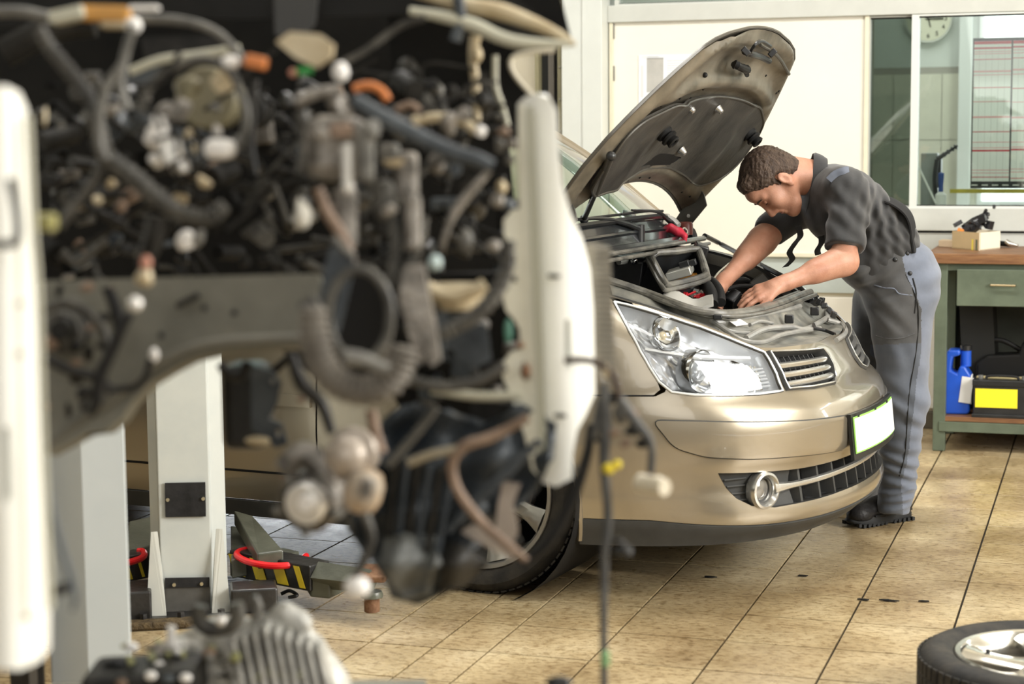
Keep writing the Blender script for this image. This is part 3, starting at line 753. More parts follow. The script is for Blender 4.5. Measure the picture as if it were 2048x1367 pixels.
# battery
a = atZ(1940, 850, SZ); bx0 = a.x; by = a.y + 0.01; bw = 0.265; bh = 0.175; bd = 0.17
t = thing('car_battery', 'black car battery with blank yellow label on lower shelf', 'battery', (bx0, by, SZ))
MB().box((bx0 + bw / 2, by + bd / 2, SZ + bh * 0.43), (bw - 0.012, bd - 0.01, bh * 0.86)).build('case', BLKP, t, smooth=False, bevel=0.004)
MB().box((bx0 + bw / 2, by + bd / 2, SZ + bh * 0.90), (bw, bd, bh * 0.16)).build('cover', BLKP, t, smooth=False, bevel=0.004)
MB().box((bx0 + bw / 2, by + bd / 2, SZ + 0.008), (bw, bd + 0.01, 0.016)).build('foot_rail', BLKP, t, smooth=False, bevel=0.003)
l0, l1 = atY(1949, 792, by), atY(2032, 834, by)
MB().box(((l0.x + l1.x) / 2, by + 0.003, (l0.z + l1.z) / 2), (l1.x - l0.x, 0.003, l0.z - l1.z)).build('blank_yellow_label', mat('battery_yellow', (0.82, 0.70, 0.03), 0.4), t, smooth=False)
for x in (0.035, bw - 0.04):
    MB().cyl((bx0 + x, by + 0.05, SZ + bh * .96), (bx0 + x, by + 0.05, SZ + bh * .96 + 0.02), 0.011, n=14).build('terminal', mat('lead', (0.3, 0.3, 0.28), 0.4, 0.7), t)
MB().tube([(bx0 + 0.06, by + 0.02, SZ + bh), (bx0 + 0.075, by + 0.02, SZ + bh + 0.014), (bx0 + bw - 0.08, by + 0.02, SZ + bh + 0.014), (bx0 + bw - 0.06, by + 0.02, SZ + bh)], 0.006, n=8).build('carry_handle', BLKRUB, t)
MB().box((bx0 + bw / 2, by + bd * 0.55, SZ + bh * 0.985 + 0.002), (bw * 0.9, 0.05, 0.004)).build('top_label', mat('tan_label', (0.5, 0.42, 0.22), 0.5), t, smooth=False)
# dark canister behind
a = atY(1952, 760, by + 0.27)
t = thing('black_canister', 'big black canister with arched handle behind the battery', 'canister', (a.x, by + 0.27, SZ))
x = a.x
prof = [(0, 0), (0.27, 0), (0.27, 0.17), (0.26, 0.32), (0.235, 0.335), (0.205, 0.32), (0.19, 0.27), (0.05, 0.26), (0.0, 0.22)]
MB().prism([Vector((x + p, by + 0.21, SZ + q)) for p, q in prof], (0, 0.12, 0)).build('canister_body', mat('soft_black_plastic', (0.012, 0.012, 0.012), 0.4), t, smooth=False, bevel=0.012)
MB().tube([(x + 0.0, by + 0.27, SZ + 0.24), (x + 0.03, by + 0.27, SZ + 0.31), (x + 0.11, by + 0.27, SZ + 0.325), (x + 0.2, by + 0.27, SZ + 0.28)], 0.012, n=10).build('handle', M['soft_black_plastic'], t)
# ================================================================== the champagne car
from mathutils.geometry import delaunay_2d_cdt
CARL = at(CX, CY, 1) * 0
def g2w(x, y): c, s = math.cos(YAW), math.sin(YAW); return Vector((x * c - y * s, x * s + y * c, 0))
_ca = math.radians(25)
CAR0 = g2w(1.258 - 0.13 * math.sin(_ca), 6.235 - 0.13 * math.cos(_ca)); CRZ = math.radians(-7)
CARM = Matrix.Translation(CAR0) @ Matrix.Rotation(CRZ, 4, 'Z')
def cw(a, b, z): return CARM @ Vector((-a, b, z))
CFWD = (CARM.to_3x3() @ Vector((1, 0, 0))); CLEFT = (CARM.to_3x3() @ Vector((0, 1, 0)))
CINV = cam.matrix_world.inverted()
def proj(p):
    q = CINV @ Vector(p); return (CX - q.x / q.z * FPX, CY + q.y / q.z * FPX)
def solve2(fn, px, py, g, n=14):
    u, v = g
    for _ in range(n):
        x, y = proj(fn(u, v)); ex, ey = px - x, py - y
        if abs(ex) + abs(ey) < 0.05: break
        h = 1e-3; x1, y1 = proj(fn(u + h, v)); x2, y2 = proj(fn(u, v + h))
        a, b, c, d = (x1 - x) / h, (x2 - x) / h, (y1 - y) / h, (y2 - y) / h
        D = a * d - b * c
        if abs(D) < 1e-6: break
        du, dv = (d * ex - b * ey) / D, (a * ey - c * ex) / D
        m = max(abs(du), abs(dv)); k = min(1, 0.12 / m) if m > 0 else 1
        u += du * k; v += dv * k
    return u, v

PAINT = bpy.data.materials.new('champagne_paint'); PAINT.use_nodes = True
_b = PAINT.node_tree.nodes['Principled BSDF']; _b.inputs['Base Color'].default_value = (0.37, 0.325, 0.25, 1); _b.inputs['Metallic'].default_value = 0.75
_b.inputs['Roughness'].default_value = 0.29; _b.inputs['Coat Weight'].default_value = 1.0; _b.inputs['Coat Roughness'].default_value = 0.04
_n = PAINT.node_tree.nodes.new('ShaderNodeTexNoise'); _n.inputs['Scale'].default_value = 900; _r = PAINT.node_tree.nodes.new('ShaderNodeBump'); _r.inputs['Strength'].default_value = 0.03; _r.inputs['Distance'].default_value = 0.001
PAINT.node_tree.links.new(_n.outputs[0], _r.inputs['Height']); PAINT.node_tree.links.new(_r.outputs[0], _b.inputs['Normal'])
_g = PAINT.node_tree.nodes.new('ShaderNodeNewGeometry'); 
DKGREY = mat('dark_grey_bumper_plastic', (0.055, 0.055, 0.052), 0.55, var=0.15, scale=10)
CHROME = mat('chrome', (0.82, 0.83, 0.84), 0.08, 1.0)
SATIN = mat('satin_silver', (0.62, 0.62, 0.6), 0.22, 0.85, rvar=0.05)
WHITECH = mat('bright_reflector', (0.93, 0.94, 0.96), 0.28, 0.6)
DUSTY = mat('dusty_grey_plastic', (0.10, 0.105, 0.10), 0.45, col2=(0.26, 0.25, 0.21), scale=9, bump=0.2)
DIRTYM = mat('dirty_inner_paint', (0.10, 0.088, 0.066), 0.40, 0.35, col2=(0.24, 0.21, 0.16), scale=7, bump=0.05)
INK2 = mat('near_black', (0.008, 0.008, 0.008), 0.6)
SEAL = mat('grey_rubber_seal', (0.05, 0.049, 0.044), 0.34, col2=(0.20, 0.19, 0.16), scale=14, bump=0.1)

car = thing('car', 'champagne coloured people carrier with raised bonnet and bare radiator top', 'car', CAR0, CRZ)

# plan curve of the body
PC = [(0, 0), (0.012, .2), (.055, .4), (.135, .56), (.26, .70), (.43, .80), (.65, .868), (.95, .915), (1.5, .928), (2.2, .93), (3.0, .925), (3.7, .90), (4.2, .85), (4.5, .70), (4.62, .4), (4.66, 0)]
_pts = [Vector((PC[1][0], -PC[1][1], 0))] + [Vector((a, b, 0)) for a, b in PC] + [Vector((PC[-2][0], -PC[-2][1], 0))]
_pp = smooth_path(_pts, 12)[12:-12]
_A = np.array([p.x for p in _pp]); _B = np.array([p.y for p in _pp])
_Sx = np.concatenate([[0], np.cumsum(np.hypot(np.diff(_A), np.diff(_B)))]); SMAX = _Sx[-1]
def planA(s): return float(np.interp(abs(s), _Sx, _A))
def planB(s): return float(np.interp(abs(s), _Sx, _B)) * (1 if s >= 0 else -1)
def s_at_a(a): return float(np.interp(a, _A, _Sx))
_rz = [.14, .19, .215, .24, .275, .31, .36, .415, .45, .55, .60, .625, .65, .70, .76, .82, .90, .95, 1.0, 1.1]
_rf = [.10, .075, .04, .006, .0, .012, .03, .018, .0, .0, .018, .048, .080, .104, .137, .20, .33, .44, .54, .66]
_sz = [.14, .17, .25, .33, .5, .7, .85, .95, 1.0, 1.1]; _sv = [.07, .05, .02, .008, 0, .01, .03, .06, .085, .12]
_fz = np.linspace(.14, 1.1, 193); _ff = np.convolve(np.pad(np.interp(_fz, _rz, _rf), 3, 'edge'), np.ones(7) / 7, 'valid')
def S(s, z, off=0.0):
    def base(s):
        A, B = planA(s), planB(s)
        wf = math.exp(-(A / .45) ** 1.5)
        wr = math.exp(-(max(0, SMAX - abs(s)) / .9) ** 2)
        rf = float(np.interp(z, _fz, _ff)); rs = float(np.interp(z, _sz, _sv))
        return Vector((A + rf * wf - (rs * 2.2 + max(0, z - .5) * .12) * wr, B * (1 - rs / .92), z))
    p = base(s)
    if off:
        h = .004; q1 = base(s + h) - base(s - h)
        z0 = z; zz = (z + h, z - h)
        def bz(z_): 
            nonlocal z; zo = z; z = z_; r = base(s); z = zo; return r
        q2 = bz(z0 + h) - bz(z0 - h)
        n = q1.cross(q2); n.normalize()
        p = p + n * off * (-1)
    return Vector((-p.x, p.y, p.z))
def SW(s, z): return CARM @ S(s, z)
# check of the outward sign
_t = S(0, .5, .05)
OSG = 1 if _t.x > S(0, .5).x else -1
def SO(s, z, off=0.0): return S(s, z, off * OSG) if off else S(s, z)
_zt = [(0, .772), (.15, .765), (.45, .775), (.52, .782), (.60, .822), (.694, .868), (.897, .925), (1.028, .952), (1.35, 1.0), (1.9, 1.04), (3.0, 1.07), (5.2, 1.09), (9, 1.09)]
def ztop(s): return float(np.interp(abs(s), [q[0] for q in _zt], [q[1] for q in _zt]))
def spx(px, py, g=(-0.7, .7)):
    s, z = solve2(SW, px, py, g); return (abs(s), z)
def dens(poly, step=0.02, closed=True):
    out = []; n = len(poly)
    for i in range(n if closed else n - 1):
        a, b = poly[i], poly[(i + 1) % n]; k = max(1, int(math.hypot(b[0] - a[0], b[1] - a[1]) / step))
        for j in range(k): out.append((a[0] + (b[0] - a[0]) * j / k, a[1] + (b[1] - a[1]) * j / k))
    if not closed: out.append(poly[-1])
    return out
def rounded(poly, r=0.02, k=4):
    out = []; n = len(poly)
    for i in range(n):
        p, a, b = Vector(poly[i]).to_2d(), Vector(poly[i - 1]).to_2d(), Vector(poly[(i + 1) % n]).to_2d()
        u, v = (a - p), (b - p); rr = min(r, u.length * .45, v.length * .45); u.normalize(); v.normalize()
        p0, p1 = p + u * rr, p + v * rr
        for j in range(k + 1):
            t = j / k; q = p0 * (1 - t) ** 2 + p * 2 * t * (1 - t) + p1 * t * t; out.append((q.x, q.y))
    return out
def inside(x, y, poly):
    P = poly; c = np.zeros(len(x), bool); n = len(P); j = n - 1
    for i in range(n):
        xi, yi = P[i]; xj, yj = P[j]
        if yi != yj:
            m = ((yi > y) != (yj > y)) & (x < (xj - xi) * (y - yi) / (yj - yi) + xi); c ^= m
        j = i
    return c
def sheet(name, outer, holes, fn, m, parent, step=0.03, thick=0.004, edge=0.012, kind=None, angle=50, mirror=False):
    """triangulated sheet over a 2D domain with holes, mapped by fn(u, v); real edges, real thickness"""
    V = []; E = []
    for poly in [outer] + holes:
        d = dens(poly, edge); o = len(V); V += d; E += [(o + i, o + (i + 1) % len(d)) for i in range(len(d))]
    P = np.array(outer); x0, y0 = P.min(0); x1, y1 = P.max(0)
    gx, gy = np.meshgrid(np.arange(x0 + step / 2, x1, step), np.arange(y0 + step / 2, y1, step)); gx = gx.ravel(); gy = gy.ravel()
    ok = inside(gx, gy, outer)
    for h in holes: ok &= ~inside(gx, gy, h)
    bd = np.array(V)
    gx, gy = gx[ok], gy[ok]
    if len(gx):
        keep = np.ones(len(gx), bool)
        for i in range(0, len(gx), 2000):
            dd = np.min(np.hypot(gx[i:i + 2000, None] - bd[None, :, 0], gy[i:i + 2000, None] - bd[None, :, 1]), 1); keep[i:i + 2000] = dd > min(step, edge) * .55
        V += list(zip(gx[keep], gy[keep]))
    r = delaunay_2d_cdt([Vector(v) for v in V], E, [], 0, 1e-6)
    vs, fs = r[0], r[2]
    C = np.array([[sum(vs[i][k] for i in f) / len(f) for k in (0, 1)] for f in fs])
    ok = inside(C[:, 0], C[:, 1], outer)
    for h in holes: ok &= ~inside(C[:, 0], C[:, 1], h)
    F_ = [tuple(f) for f, k in zip(fs, ok) if k]
    P3 = [fn(v[0], v[1]) for v in vs]; h = .005; NR = []
    for v in vs:
        n = (fn(v[0] + h, v[1]) - fn(v[0] - h, v[1])).cross(fn(v[0], v[1] + h) - fn(v[0], v[1] - h)); NR.append(n.normalized() if n.length > 1e-12 else Vector((0, 0, 1)))
    # outward = away from the body centre line
    f0 = F_[len(F_) // 2]; c0 = P3[f0[0]]; ref = outref(c0); sgn = 1 if NR[f0[0]].dot(ref) > 0 else -1
    NR = [n * sgn for n in NR]
    q = F_[len(F_) // 2]; fnm = (P3[q[1]] - P3[q[0]]).cross(P3[q[2]] - P3[q[0]])
    if fnm.dot(NR[q[0]]) < 0: F_ = [tuple(reversed(f)) for f in F_]
    VN = list(NR)
    if thick:
        cnt = {}
        for f in F_:
            for a, b in zip(f, f[1:] + f[:1]): cnt[(a, b)] = 1
        for (a, b) in list(cnt):
            if (b, a) not in cnt:
                o = len(P3); pa, pb = P3[a], P3[b]
                P3 += [pa, pb, pb - NR[b] * thick, pa - NR[a] * thick]
                e = (pb - pa).cross(NR[a]); e = e.normalized() if e.length > 1e-12 else NR[a]
                VN += [e] * 4; F_.append((o + 3, o + 2, o + 1, o))
    me = bpy.data.meshes.new(name); me.from_pydata([tuple(p) for p in P3], [], F_)
    me.shade_smooth(); me.normals_split_custom_set_from_vertices([tuple(n) for n in VN])
    me.materials.append(m); o = bpy.data.objects.new(name, me); COL.objects.link(o); o.parent = parent
    return o
def outref(c):
    return Vector((c.x + 2.3, c.y, (c.z - .6) * .5)) * 1.0 if c.x < -1.2 else Vector((1, c.y, .2))
def mir(poly): return [(-s, z) for s, z in reversed(poly)]
def surf_tube(poly, off, r, name, m, parent, closed=True, step=0.02, n=6, fn=None):
    fn = fn or (lambda u, v: SO(u, v, off)); d = dens(poly, step, closed)
    if closed: d = d + [d[0]]
    return MB().tube([fn(*q) for q in d], r, n=n, smooth=False).build(name, m, parent, local=True)

# ---- outlines on the body, in (distance round the nose, height)
HL = [(1.030, .938), (.960, .926), (.897, .912), (.80, .888), (.694, .853), (.60, .807), (.512, .766), (.505, .70), (.512, .648), (.62, .647), (.745, .652), (.85, .657), (.927, .668), (.965, .70), (.990, .745), (1.008, .79), (1.020, .85), (1.029, .90)]
GR = [(.495, .766), (.40, .760), (.28, .752), (.155, .745), (.140, .72), (.137, .69), (.165, .652), (.205, .638), (.35, .641), (.49, .648), (.488, .70)]
RB = rounded([(1.02, .583), (.87, .578), (.71, .568), (.52, .557), (.262, .545), (.255, .437), (.52, .450), (.713, .457), (.86, .470), (.955, .500)], .03)
INT = [(.81, .416), (.663, .409), (.497, .404), (.259, .402)]
INB = [(.285, .300), (.50, .297), (.62, .294), (.70, .306), (.745, .332), (.78, .372)]
IN = INT + [(-s, z) for s, z in reversed(INT)] + [(-s, z) for s, z in reversed(INB)] + INB
AF, AR, WR_, WZ = 1.05, 3.86, .355, .33      # wheel arches
def archpts(ac, r=WR_, n=26, zmin=.2):
    out = []
    for k in range(n + 1):
        th = PI * k / n; a = ac - math.cos(th) * r; z = WZ + math.sin(th) * r
        out.append((s_at_a(a), z))
    return [(s_at_a(ac - r + .004), .20)] + out + [(s_at_a(ac + r - .004), .20)]
af = archpts(AF); ar = archpts(AR)
sA = af[0][0]; SEAMZ = .657
ZL = lambda s: .242 + .03 * min(1, max(0, (abs(s) - .6) / .43)) ** 1.5
top = [(s, ztop(s)) for s in np.linspace(.935, 0, 34)]
# bumper (nose included): near half outline then mirrored
half = [(s, ZL(s)) for s in np.linspace(0, sA, 24)] + [q for q in af[1:] if q[1] < SEAMZ - .003 and q[0] < s_at_a(AF)] + [(s_at_a(AF - math.sqrt(WR_ ** 2 - (SEAMZ - WZ) ** 2)), SEAMZ - .002), (.985, SEAMZ - .002), (.95, .668), (.935, .69), (.935, .72)] + top
outer = half + [(-s, z) for s, z in reversed(half[1:-1])]
bumper = sheet('front_bumper', outer, [HL_ for HL_ in ([(q[0], q[1]) for q in HL if True], mir(HL), GR, mir(GR), IN)], lambda u, v: SO(u, v), PAINT, car, step=.022, thick=.004, edge=.012)
lip = [(s, ZL(s) - .003) for s in np.linspace(0, sA, 24)] + [(s, .185) for s in np.linspace(sA, 0, 24)]
lip = lip + [(-s, z) for s, z in reversed(lip[1:-1])] if False else [(s, ZL(s) - .003) for s in np.linspace(-sA, sA, 50)] + [(s, .185) for s in np.linspace(sA, -sA, 50)]
sheet('lower_lip', lip, [], lambda u, v: SO(u, v, .004), DKGREY, car, step=.022, thick=.008)
def both(name, poly, holes, m, off=0.0, step=.04, thick=.004, edge=.015):
    for sg in (1, -1):
        P = poly if sg > 0 else mir(poly); H = holes if sg > 0 else [mir(h) for h in holes]
        o = sheet(name, P, H, lambda u, v: SO(u, v, off), m, car, step=step, thick=thick, edge=edge)
    return o
s_fd = s_at_a(1.60); s_rd = s_at_a(2.62); s_q = s_at_a(3.50); s_end = SMAX
fen = [(1.036, .945), (1.026, .90), (1.018, .84), (1.005, .785), (.988, .742), (.972, .705), (.965, .675), (.99, SEAMZ + .002)]
fen += [(s_at_a(AF - math.sqrt(WR_ ** 2 - (SEAMZ - WZ) ** 2)), SEAMZ + .002)] + [q for q in af[1:-1] if q[1] > SEAMZ or q[0] > s_at_a(AF)] + [(af[-1][0], .25), (s_fd - .003, .25), (s_fd - .003, ztop(s_fd))]
fen += [(s, ztop(s)) for s in np.linspace(s_fd - .03, 1.05, 14)]
both('front_fender', fen, [], PAINT)
for nm, a, b in (('front_door', s_fd, s_rd), ('rear_door', s_rd, s_q)):
    both(nm, [(a + .003, .25), (b - .003, .25), (b - .003, ztop(b)), (a + .003, ztop(a))], [], PAINT, step=.08)
qp = [(s_q + .003, .25)] + [q for q in ar[1:-1] if q[0] > s_q + .01] + [(ar[-1][0], .25), (s_end - .5, .27), (s_end - .5, 1.09), (s_q + .003, ztop(s_q))]
both('rear_quarter', qp, [], PAINT, step=.08)
sheet('tailgate', [(SMAX - .495 + k * .99 / 9, .27) for k in range(10)] + [(SMAX + .495 - k * .99 / 9, 1.09) for k in range(10)], [],
      lambda u, v: (lambda p: Vector((p.x, p.y if u <= SMAX else -p.y, p.z)))(SO(u if u <= SMAX else 2 * SMAX - u, v)), PAINT, car, step=.08)
both('sill_strip', [(s_at_a(1.42), .19), (s_at_a(3.48), .19), (s_at_a(3.48), .246), (s_at_a(1.42), .246)], [], DKGREY, off=.004, step=.1, thick=.01)
both('side_moulding', [(s_fd + .02, .575), (s_q - .02, .585), (s_q - .02, .625), (s_fd + .02, .615)], [], PAINT, off=.010, step=.1, thick=.012)
both('lower_moulding', [(s_at_a(1.45), .345), (s_at_a(3.42), .345), (s_at_a(3.42), .352), (s_at_a(1.45), .352)], [], INK2, off=.002, step=.1, thick=.003)
# rubbing strips with their groove
for sg in (1, -1):
    P = RB if sg > 0 else mir(RB)
    sheet('rubbing_strip', P, [], lambda u, v: SO(u, v, .006), PAINT, car, step=.022, thick=.006, edge=.012)
    surf_tube(P, .001, .0042, 'rubbing_strip_groove', DKGREY, car)
    surf_tube([(sg * q[0], q[1]) for q in af], .002, .010, 'arch_lip', PAINT, car, closed=False)
    surf_tube([(sg * s, SEAMZ) for s in np.linspace(.99, 1.2, 6)], -.001, .003, 'panel_gap', INK2, car, closed=False)

# ---- headlights
GLL = glass('headlamp_lens', (0.97, 0.99, 1.0), 0.015, 0.05)
for sg in (1, -1):
    P = [(sg * s, z) for s, z in HL]
    h = sheet('headlight', P, [], lambda u, v: SO(u, v, .003), GLL, car, step=.03, thick=0)
    cx_ = sum(q[0] for q in P) / len(P); cz_ = sum(q[1] for q in P) / len(P)
    def shrink(q, k): return (cx_ + (q[0] - cx_) * k, cz_ + (q[1] - cz_) * k)
    rows = [[SO(*shrink(q, k), o) for q in P] for k, o in ((1.0, .0), (.985, -.012), (.96, -.03), (.93, -.055), (.88, -.07))]
    MB().grid(rows, wrap=True).build('bezel', WHITECH, h, local=True)
    sheet('reflector_back', [shrink(q, .89) for q in P], [], lambda u, v: SO(u, v, -.07 - .008 * math.sin(u * 90) * math.sin(v * 70)), WHITECH, h, step=.02, thick=0)
    surf_tube(P, .002, .0045, 'lens_rim', mat('clear_rim', (0.80, 0.84, 0.86), 0.12, 0.3), h)
    surf_tube(P, -.002, .0065, 'gasket', INK2, h)
    c = SO(sg * .86, .855, -.045); nn = (SO(sg * .86, .855, .02) - SO(sg * .86, .855, -.02)).normalized(); nn = (nn + Vector((.7, 0, 0))).normalized()
    MB().lathe([(.004, 0), (.03, .006), (.046, .02), (.054, .045), (.058, .046), (.05, .018), (.03, -.002), (0, -.006)], c - nn * .02, nn, 28).build('upper_lamp_bowl', CHROME, h, local=True)
    MB().ell(c + nn * .006, .014).build('bulb', mat('amber_clear_bulb', (0.9, 0.75, 0.5), 0.1, 0.2), h, local=True)
    c = SO(sg * .80, .735, -.045); nn = Vector((.93, -sg * -.25, 0)); nn = Vector((.93, .30 * sg, 0)).normalized()
    nn = Vector((.95, -.30, 0)) if False else nn
    MB().lathe([(.0, .0), (.028, .004), (.052, .018), (.064, .04), (.068, .041), (.07, .02), (.066, -.01)], c - nn * .02, nn, 32).build('main_lamp_bowl', CHROME, h, local=True)
    MB().lathe([(0, .034), (.016, .032), (.028, .024), (.034, .008), (.034, 0)], c - nn * .005, nn, 28).build('projector_lens', mat('projector_glass', (0.95, 0.97, 1), 0.03, trans=0.6), h, local=True)
    MB().lathe([(.034, .0), (.040, .004), (.040, .012), (.034, .012)], c - nn * .005, nn, 28, close=True).build('projector_ring', SATIN, h, local=True)
    # divider bar and ribbed side block
    MB().tube([SO(sg * s, z, -.028) for s, z in ((.985, .80), (.85, .785), (.70, .775), (.56, .765))], .008, n=6, flat=1.0).build('divider_bar', WHITECH, h, local=True)
    for k in range(7):
        s_ = .66 - k * .018
        MB().tube([SO(sg * (s_ + .004), .665, -.04), SO(sg * s_, .70, -.034), SO(sg * (s_ - .006), .755 - k * .003, -.04)], .006, n=5, k=3).build('reflector_rib', CHROME, h, local=True)
    for k in range(6):
        z_ = .672 + k * .011
        MB().tube([SO(sg * .50 + sg * .02, z_, -.03), SO(sg * .60, z_, -.03)], .004, n=5, smooth=False).build('reflector_step', WHITECH, h, local=True)

# ---- grille halves
for sg in (1, -1):
    P = [(sg * s, z) for s, z in GR]
    cx_ = sum(q[0] for q in P) / len(P); cz_ = sum(q[1] for q in P) / len(P)
    g_ = MB().grid([[SO(cx_ + (q[0] - cx_) * k, cz_ + (q[1] - cz_) * k, o) for q in P] for k, o in ((1.03, .001), (1.0, .010), (.95, .010), (.93, -.002), (.92, -.03))], wrap=True).build('grille_half', DKGREY, car, local=True, fixn=True)
    surf_tube([(cx_ + (q[0] - cx_) * .97, cz_ + (q[1] - cz_) * .97) for q in P], .010, .0028, 'bright_edge', SATIN, g_)
    sheet('dark_mesh_back', [(cx_ + (q[0] - cx_) * .96, cz_ + (q[1] - cz_) * .96) for q in P], [], lambda u, v: SO(u, v, -.035), INK2, g_, thick=0)
    for k, (z0, z1) in enumerate(((.714, .722), (.688, .693), (.662, .664))):
        rows = []
        for s_ in np.linspace(.165 + .004 * k, .485, 12):
            zc = np.interp(s_, (.165, .485), (z0, z1)); h2 = .0095
            rows.append([SO(sg * s_, zc + dz, of) for dz, of in ((h2 * .4, .006), (h2, .000), (h2 * .3, -.022), (-h2, -.02), (-h2 * .8, .002), (-.1 * h2, .008), (h2 * .4, .006))])
        MB().grid(rows).build('grille_bar', SATIN, g_, local=True)
    for k in range(10):
        s_ = .18 + k * .033
        MB().tube([SO(sg * s_, .645, -.025), SO(sg * (s_ + .012), .755, -.025)], .0022, n=5, smooth=False).build('mesh_wire', DKGREY, g_, local=True)

# ---- lower intake with fog lamps and silver blade
IB = MB().grid([[SO(q[0], q[1] + (.355 - q[1]) * k, o) for q in dens(IN, .03)] for k, o in ((0, .001), (.04, -.012), (.08, -.04), (.10, -.07))], wrap=True).build('lower_intake', DKGREY, car, local=True, fixn=True)
sheet('intake_back', IN, [], lambda u, v: SO(u, .355 + (v - .355) * .97, -.065), INK2, IB, thick=0)
MB().grid([[SO(s_, z_, -.028) for s_ in np.linspace(-.56, .56, 40)] for z_ in (.349, .356)], .012).build('cross_rail', DKGREY, IB, local=True)
for k in range(-5, 6):
    s_ = k * .098
    MB().prism([SO(s_ - .005, .30, -.012), SO(s_ + .005, .30, -.012), SO(s_ + .005, .405, -.018), SO(s_ - .005, .405, -.018)], (-.05, 0, 0)).build('upright_vane', DKGREY, IB, local=True, smooth=False)
for sg in (1, -1):
    # solid plate round the lamp
    sheet('lamp_panel', [(sg * a, b) for a, b in ((.52, .299), (.62, .296), (.70, .308), (.745, .334), (.785, .378), (.805, .412), (.663, .406), (.52, .401))], [], lambda u, v: SO(u, v, -.022), DKGREY, IB, thick=.004)
    for k in range(4):
        z_ = .325 + k * .021
        MB().tube([SO(sg * (.70), z_, -.018), SO(sg * (.745 + k * .012), z_, -.012)], .0035, n=5, smooth=False).build('louvre', DKGREY, IB, local=True)
    c = SO(sg * .645, .352, -.018); nn = Vector((.80, .55 * -sg * -1, 0)).normalized() if False else Vector((.88, .42 * sg, 0)).normalized()
    MB().lathe([(.036, .0), (.040, .022), (.050, .034), (.057, .032), (.060, .020), (.058, -.004), (.04, -.01)], c, nn, 40, close=True).build('fog_lamp_ring', SATIN, IB, local=True)
    MB().lathe([(0, .014), (.018, .012), (.034, .004), (.037, -.002)], c, nn, 32).build('fog_lamp_lens', mat('fog_glass', (0.22, 0.21, 0.19), 0.08, 0.3, coat=1.0), IB, local=True)
    MB().lathe([(.037, .0), (.041, .020), (.036, .018)], c, nn, 32).build('fog_lamp_seat', DKGREY, IB, local=True)
rows = []
for s_ in np.linspace(-.60, .60, 60):
    t_ = min(1, (.60 - abs(s_)) / .10); hh = .020 - .009 * (1 - (1 - t_) ** 2) ; zc = .3525 + .010 * (1 - (abs(s_) / .6) ** 2)
    rows.append([SO(s_, zc + dz * hh, of) for dz, of in ((1, .0), (.7, .007), (0, .009), (-.7, .006), (-1, -.002), (-.8, -.012), (.8, -.010), (1, .0))])
MB().grid(rows).build('silver_blade', SATIN, IB, local=True)

# ---- number plate
def PLp(b, z, off=0): return Vector((.022 + off - (z - .48) * .10 - .28 * b * b, b, z))
MB().grid([[PLp(b, z) for b in np.linspace(-.268, .268, 9)] for z in (.402, .55)], .012).build('plate_holder', BLKP, car, local=True, fixn=True)
npl = MB().grid([[PLp(b, z, .004) for b in np.linspace(-.258, .258, 9)] for z in (.422, .540)], .003).build('number_plate', mat('plate_green', (0.30, 0.62, 0.12), 0.4), car, local=True, fixn=True)
npl['label'] = 'blank white number plate with green edge'
MB().grid([[PLp(b, z, .0055) for b in np.linspace(-.253, .253, 9)] for z in (.427, .535)], .001).build('plate_face', mat('plate_white', (0.84, 0.86, 0.86), 0.35), npl, local=True, fixn=True)
for b in (-.22, -.05, .12): MB().cyl(PLp(b, .542, .005), PLp(b, .542, .009), .005, n=8).build('screw', BLKP, npl, local=True)

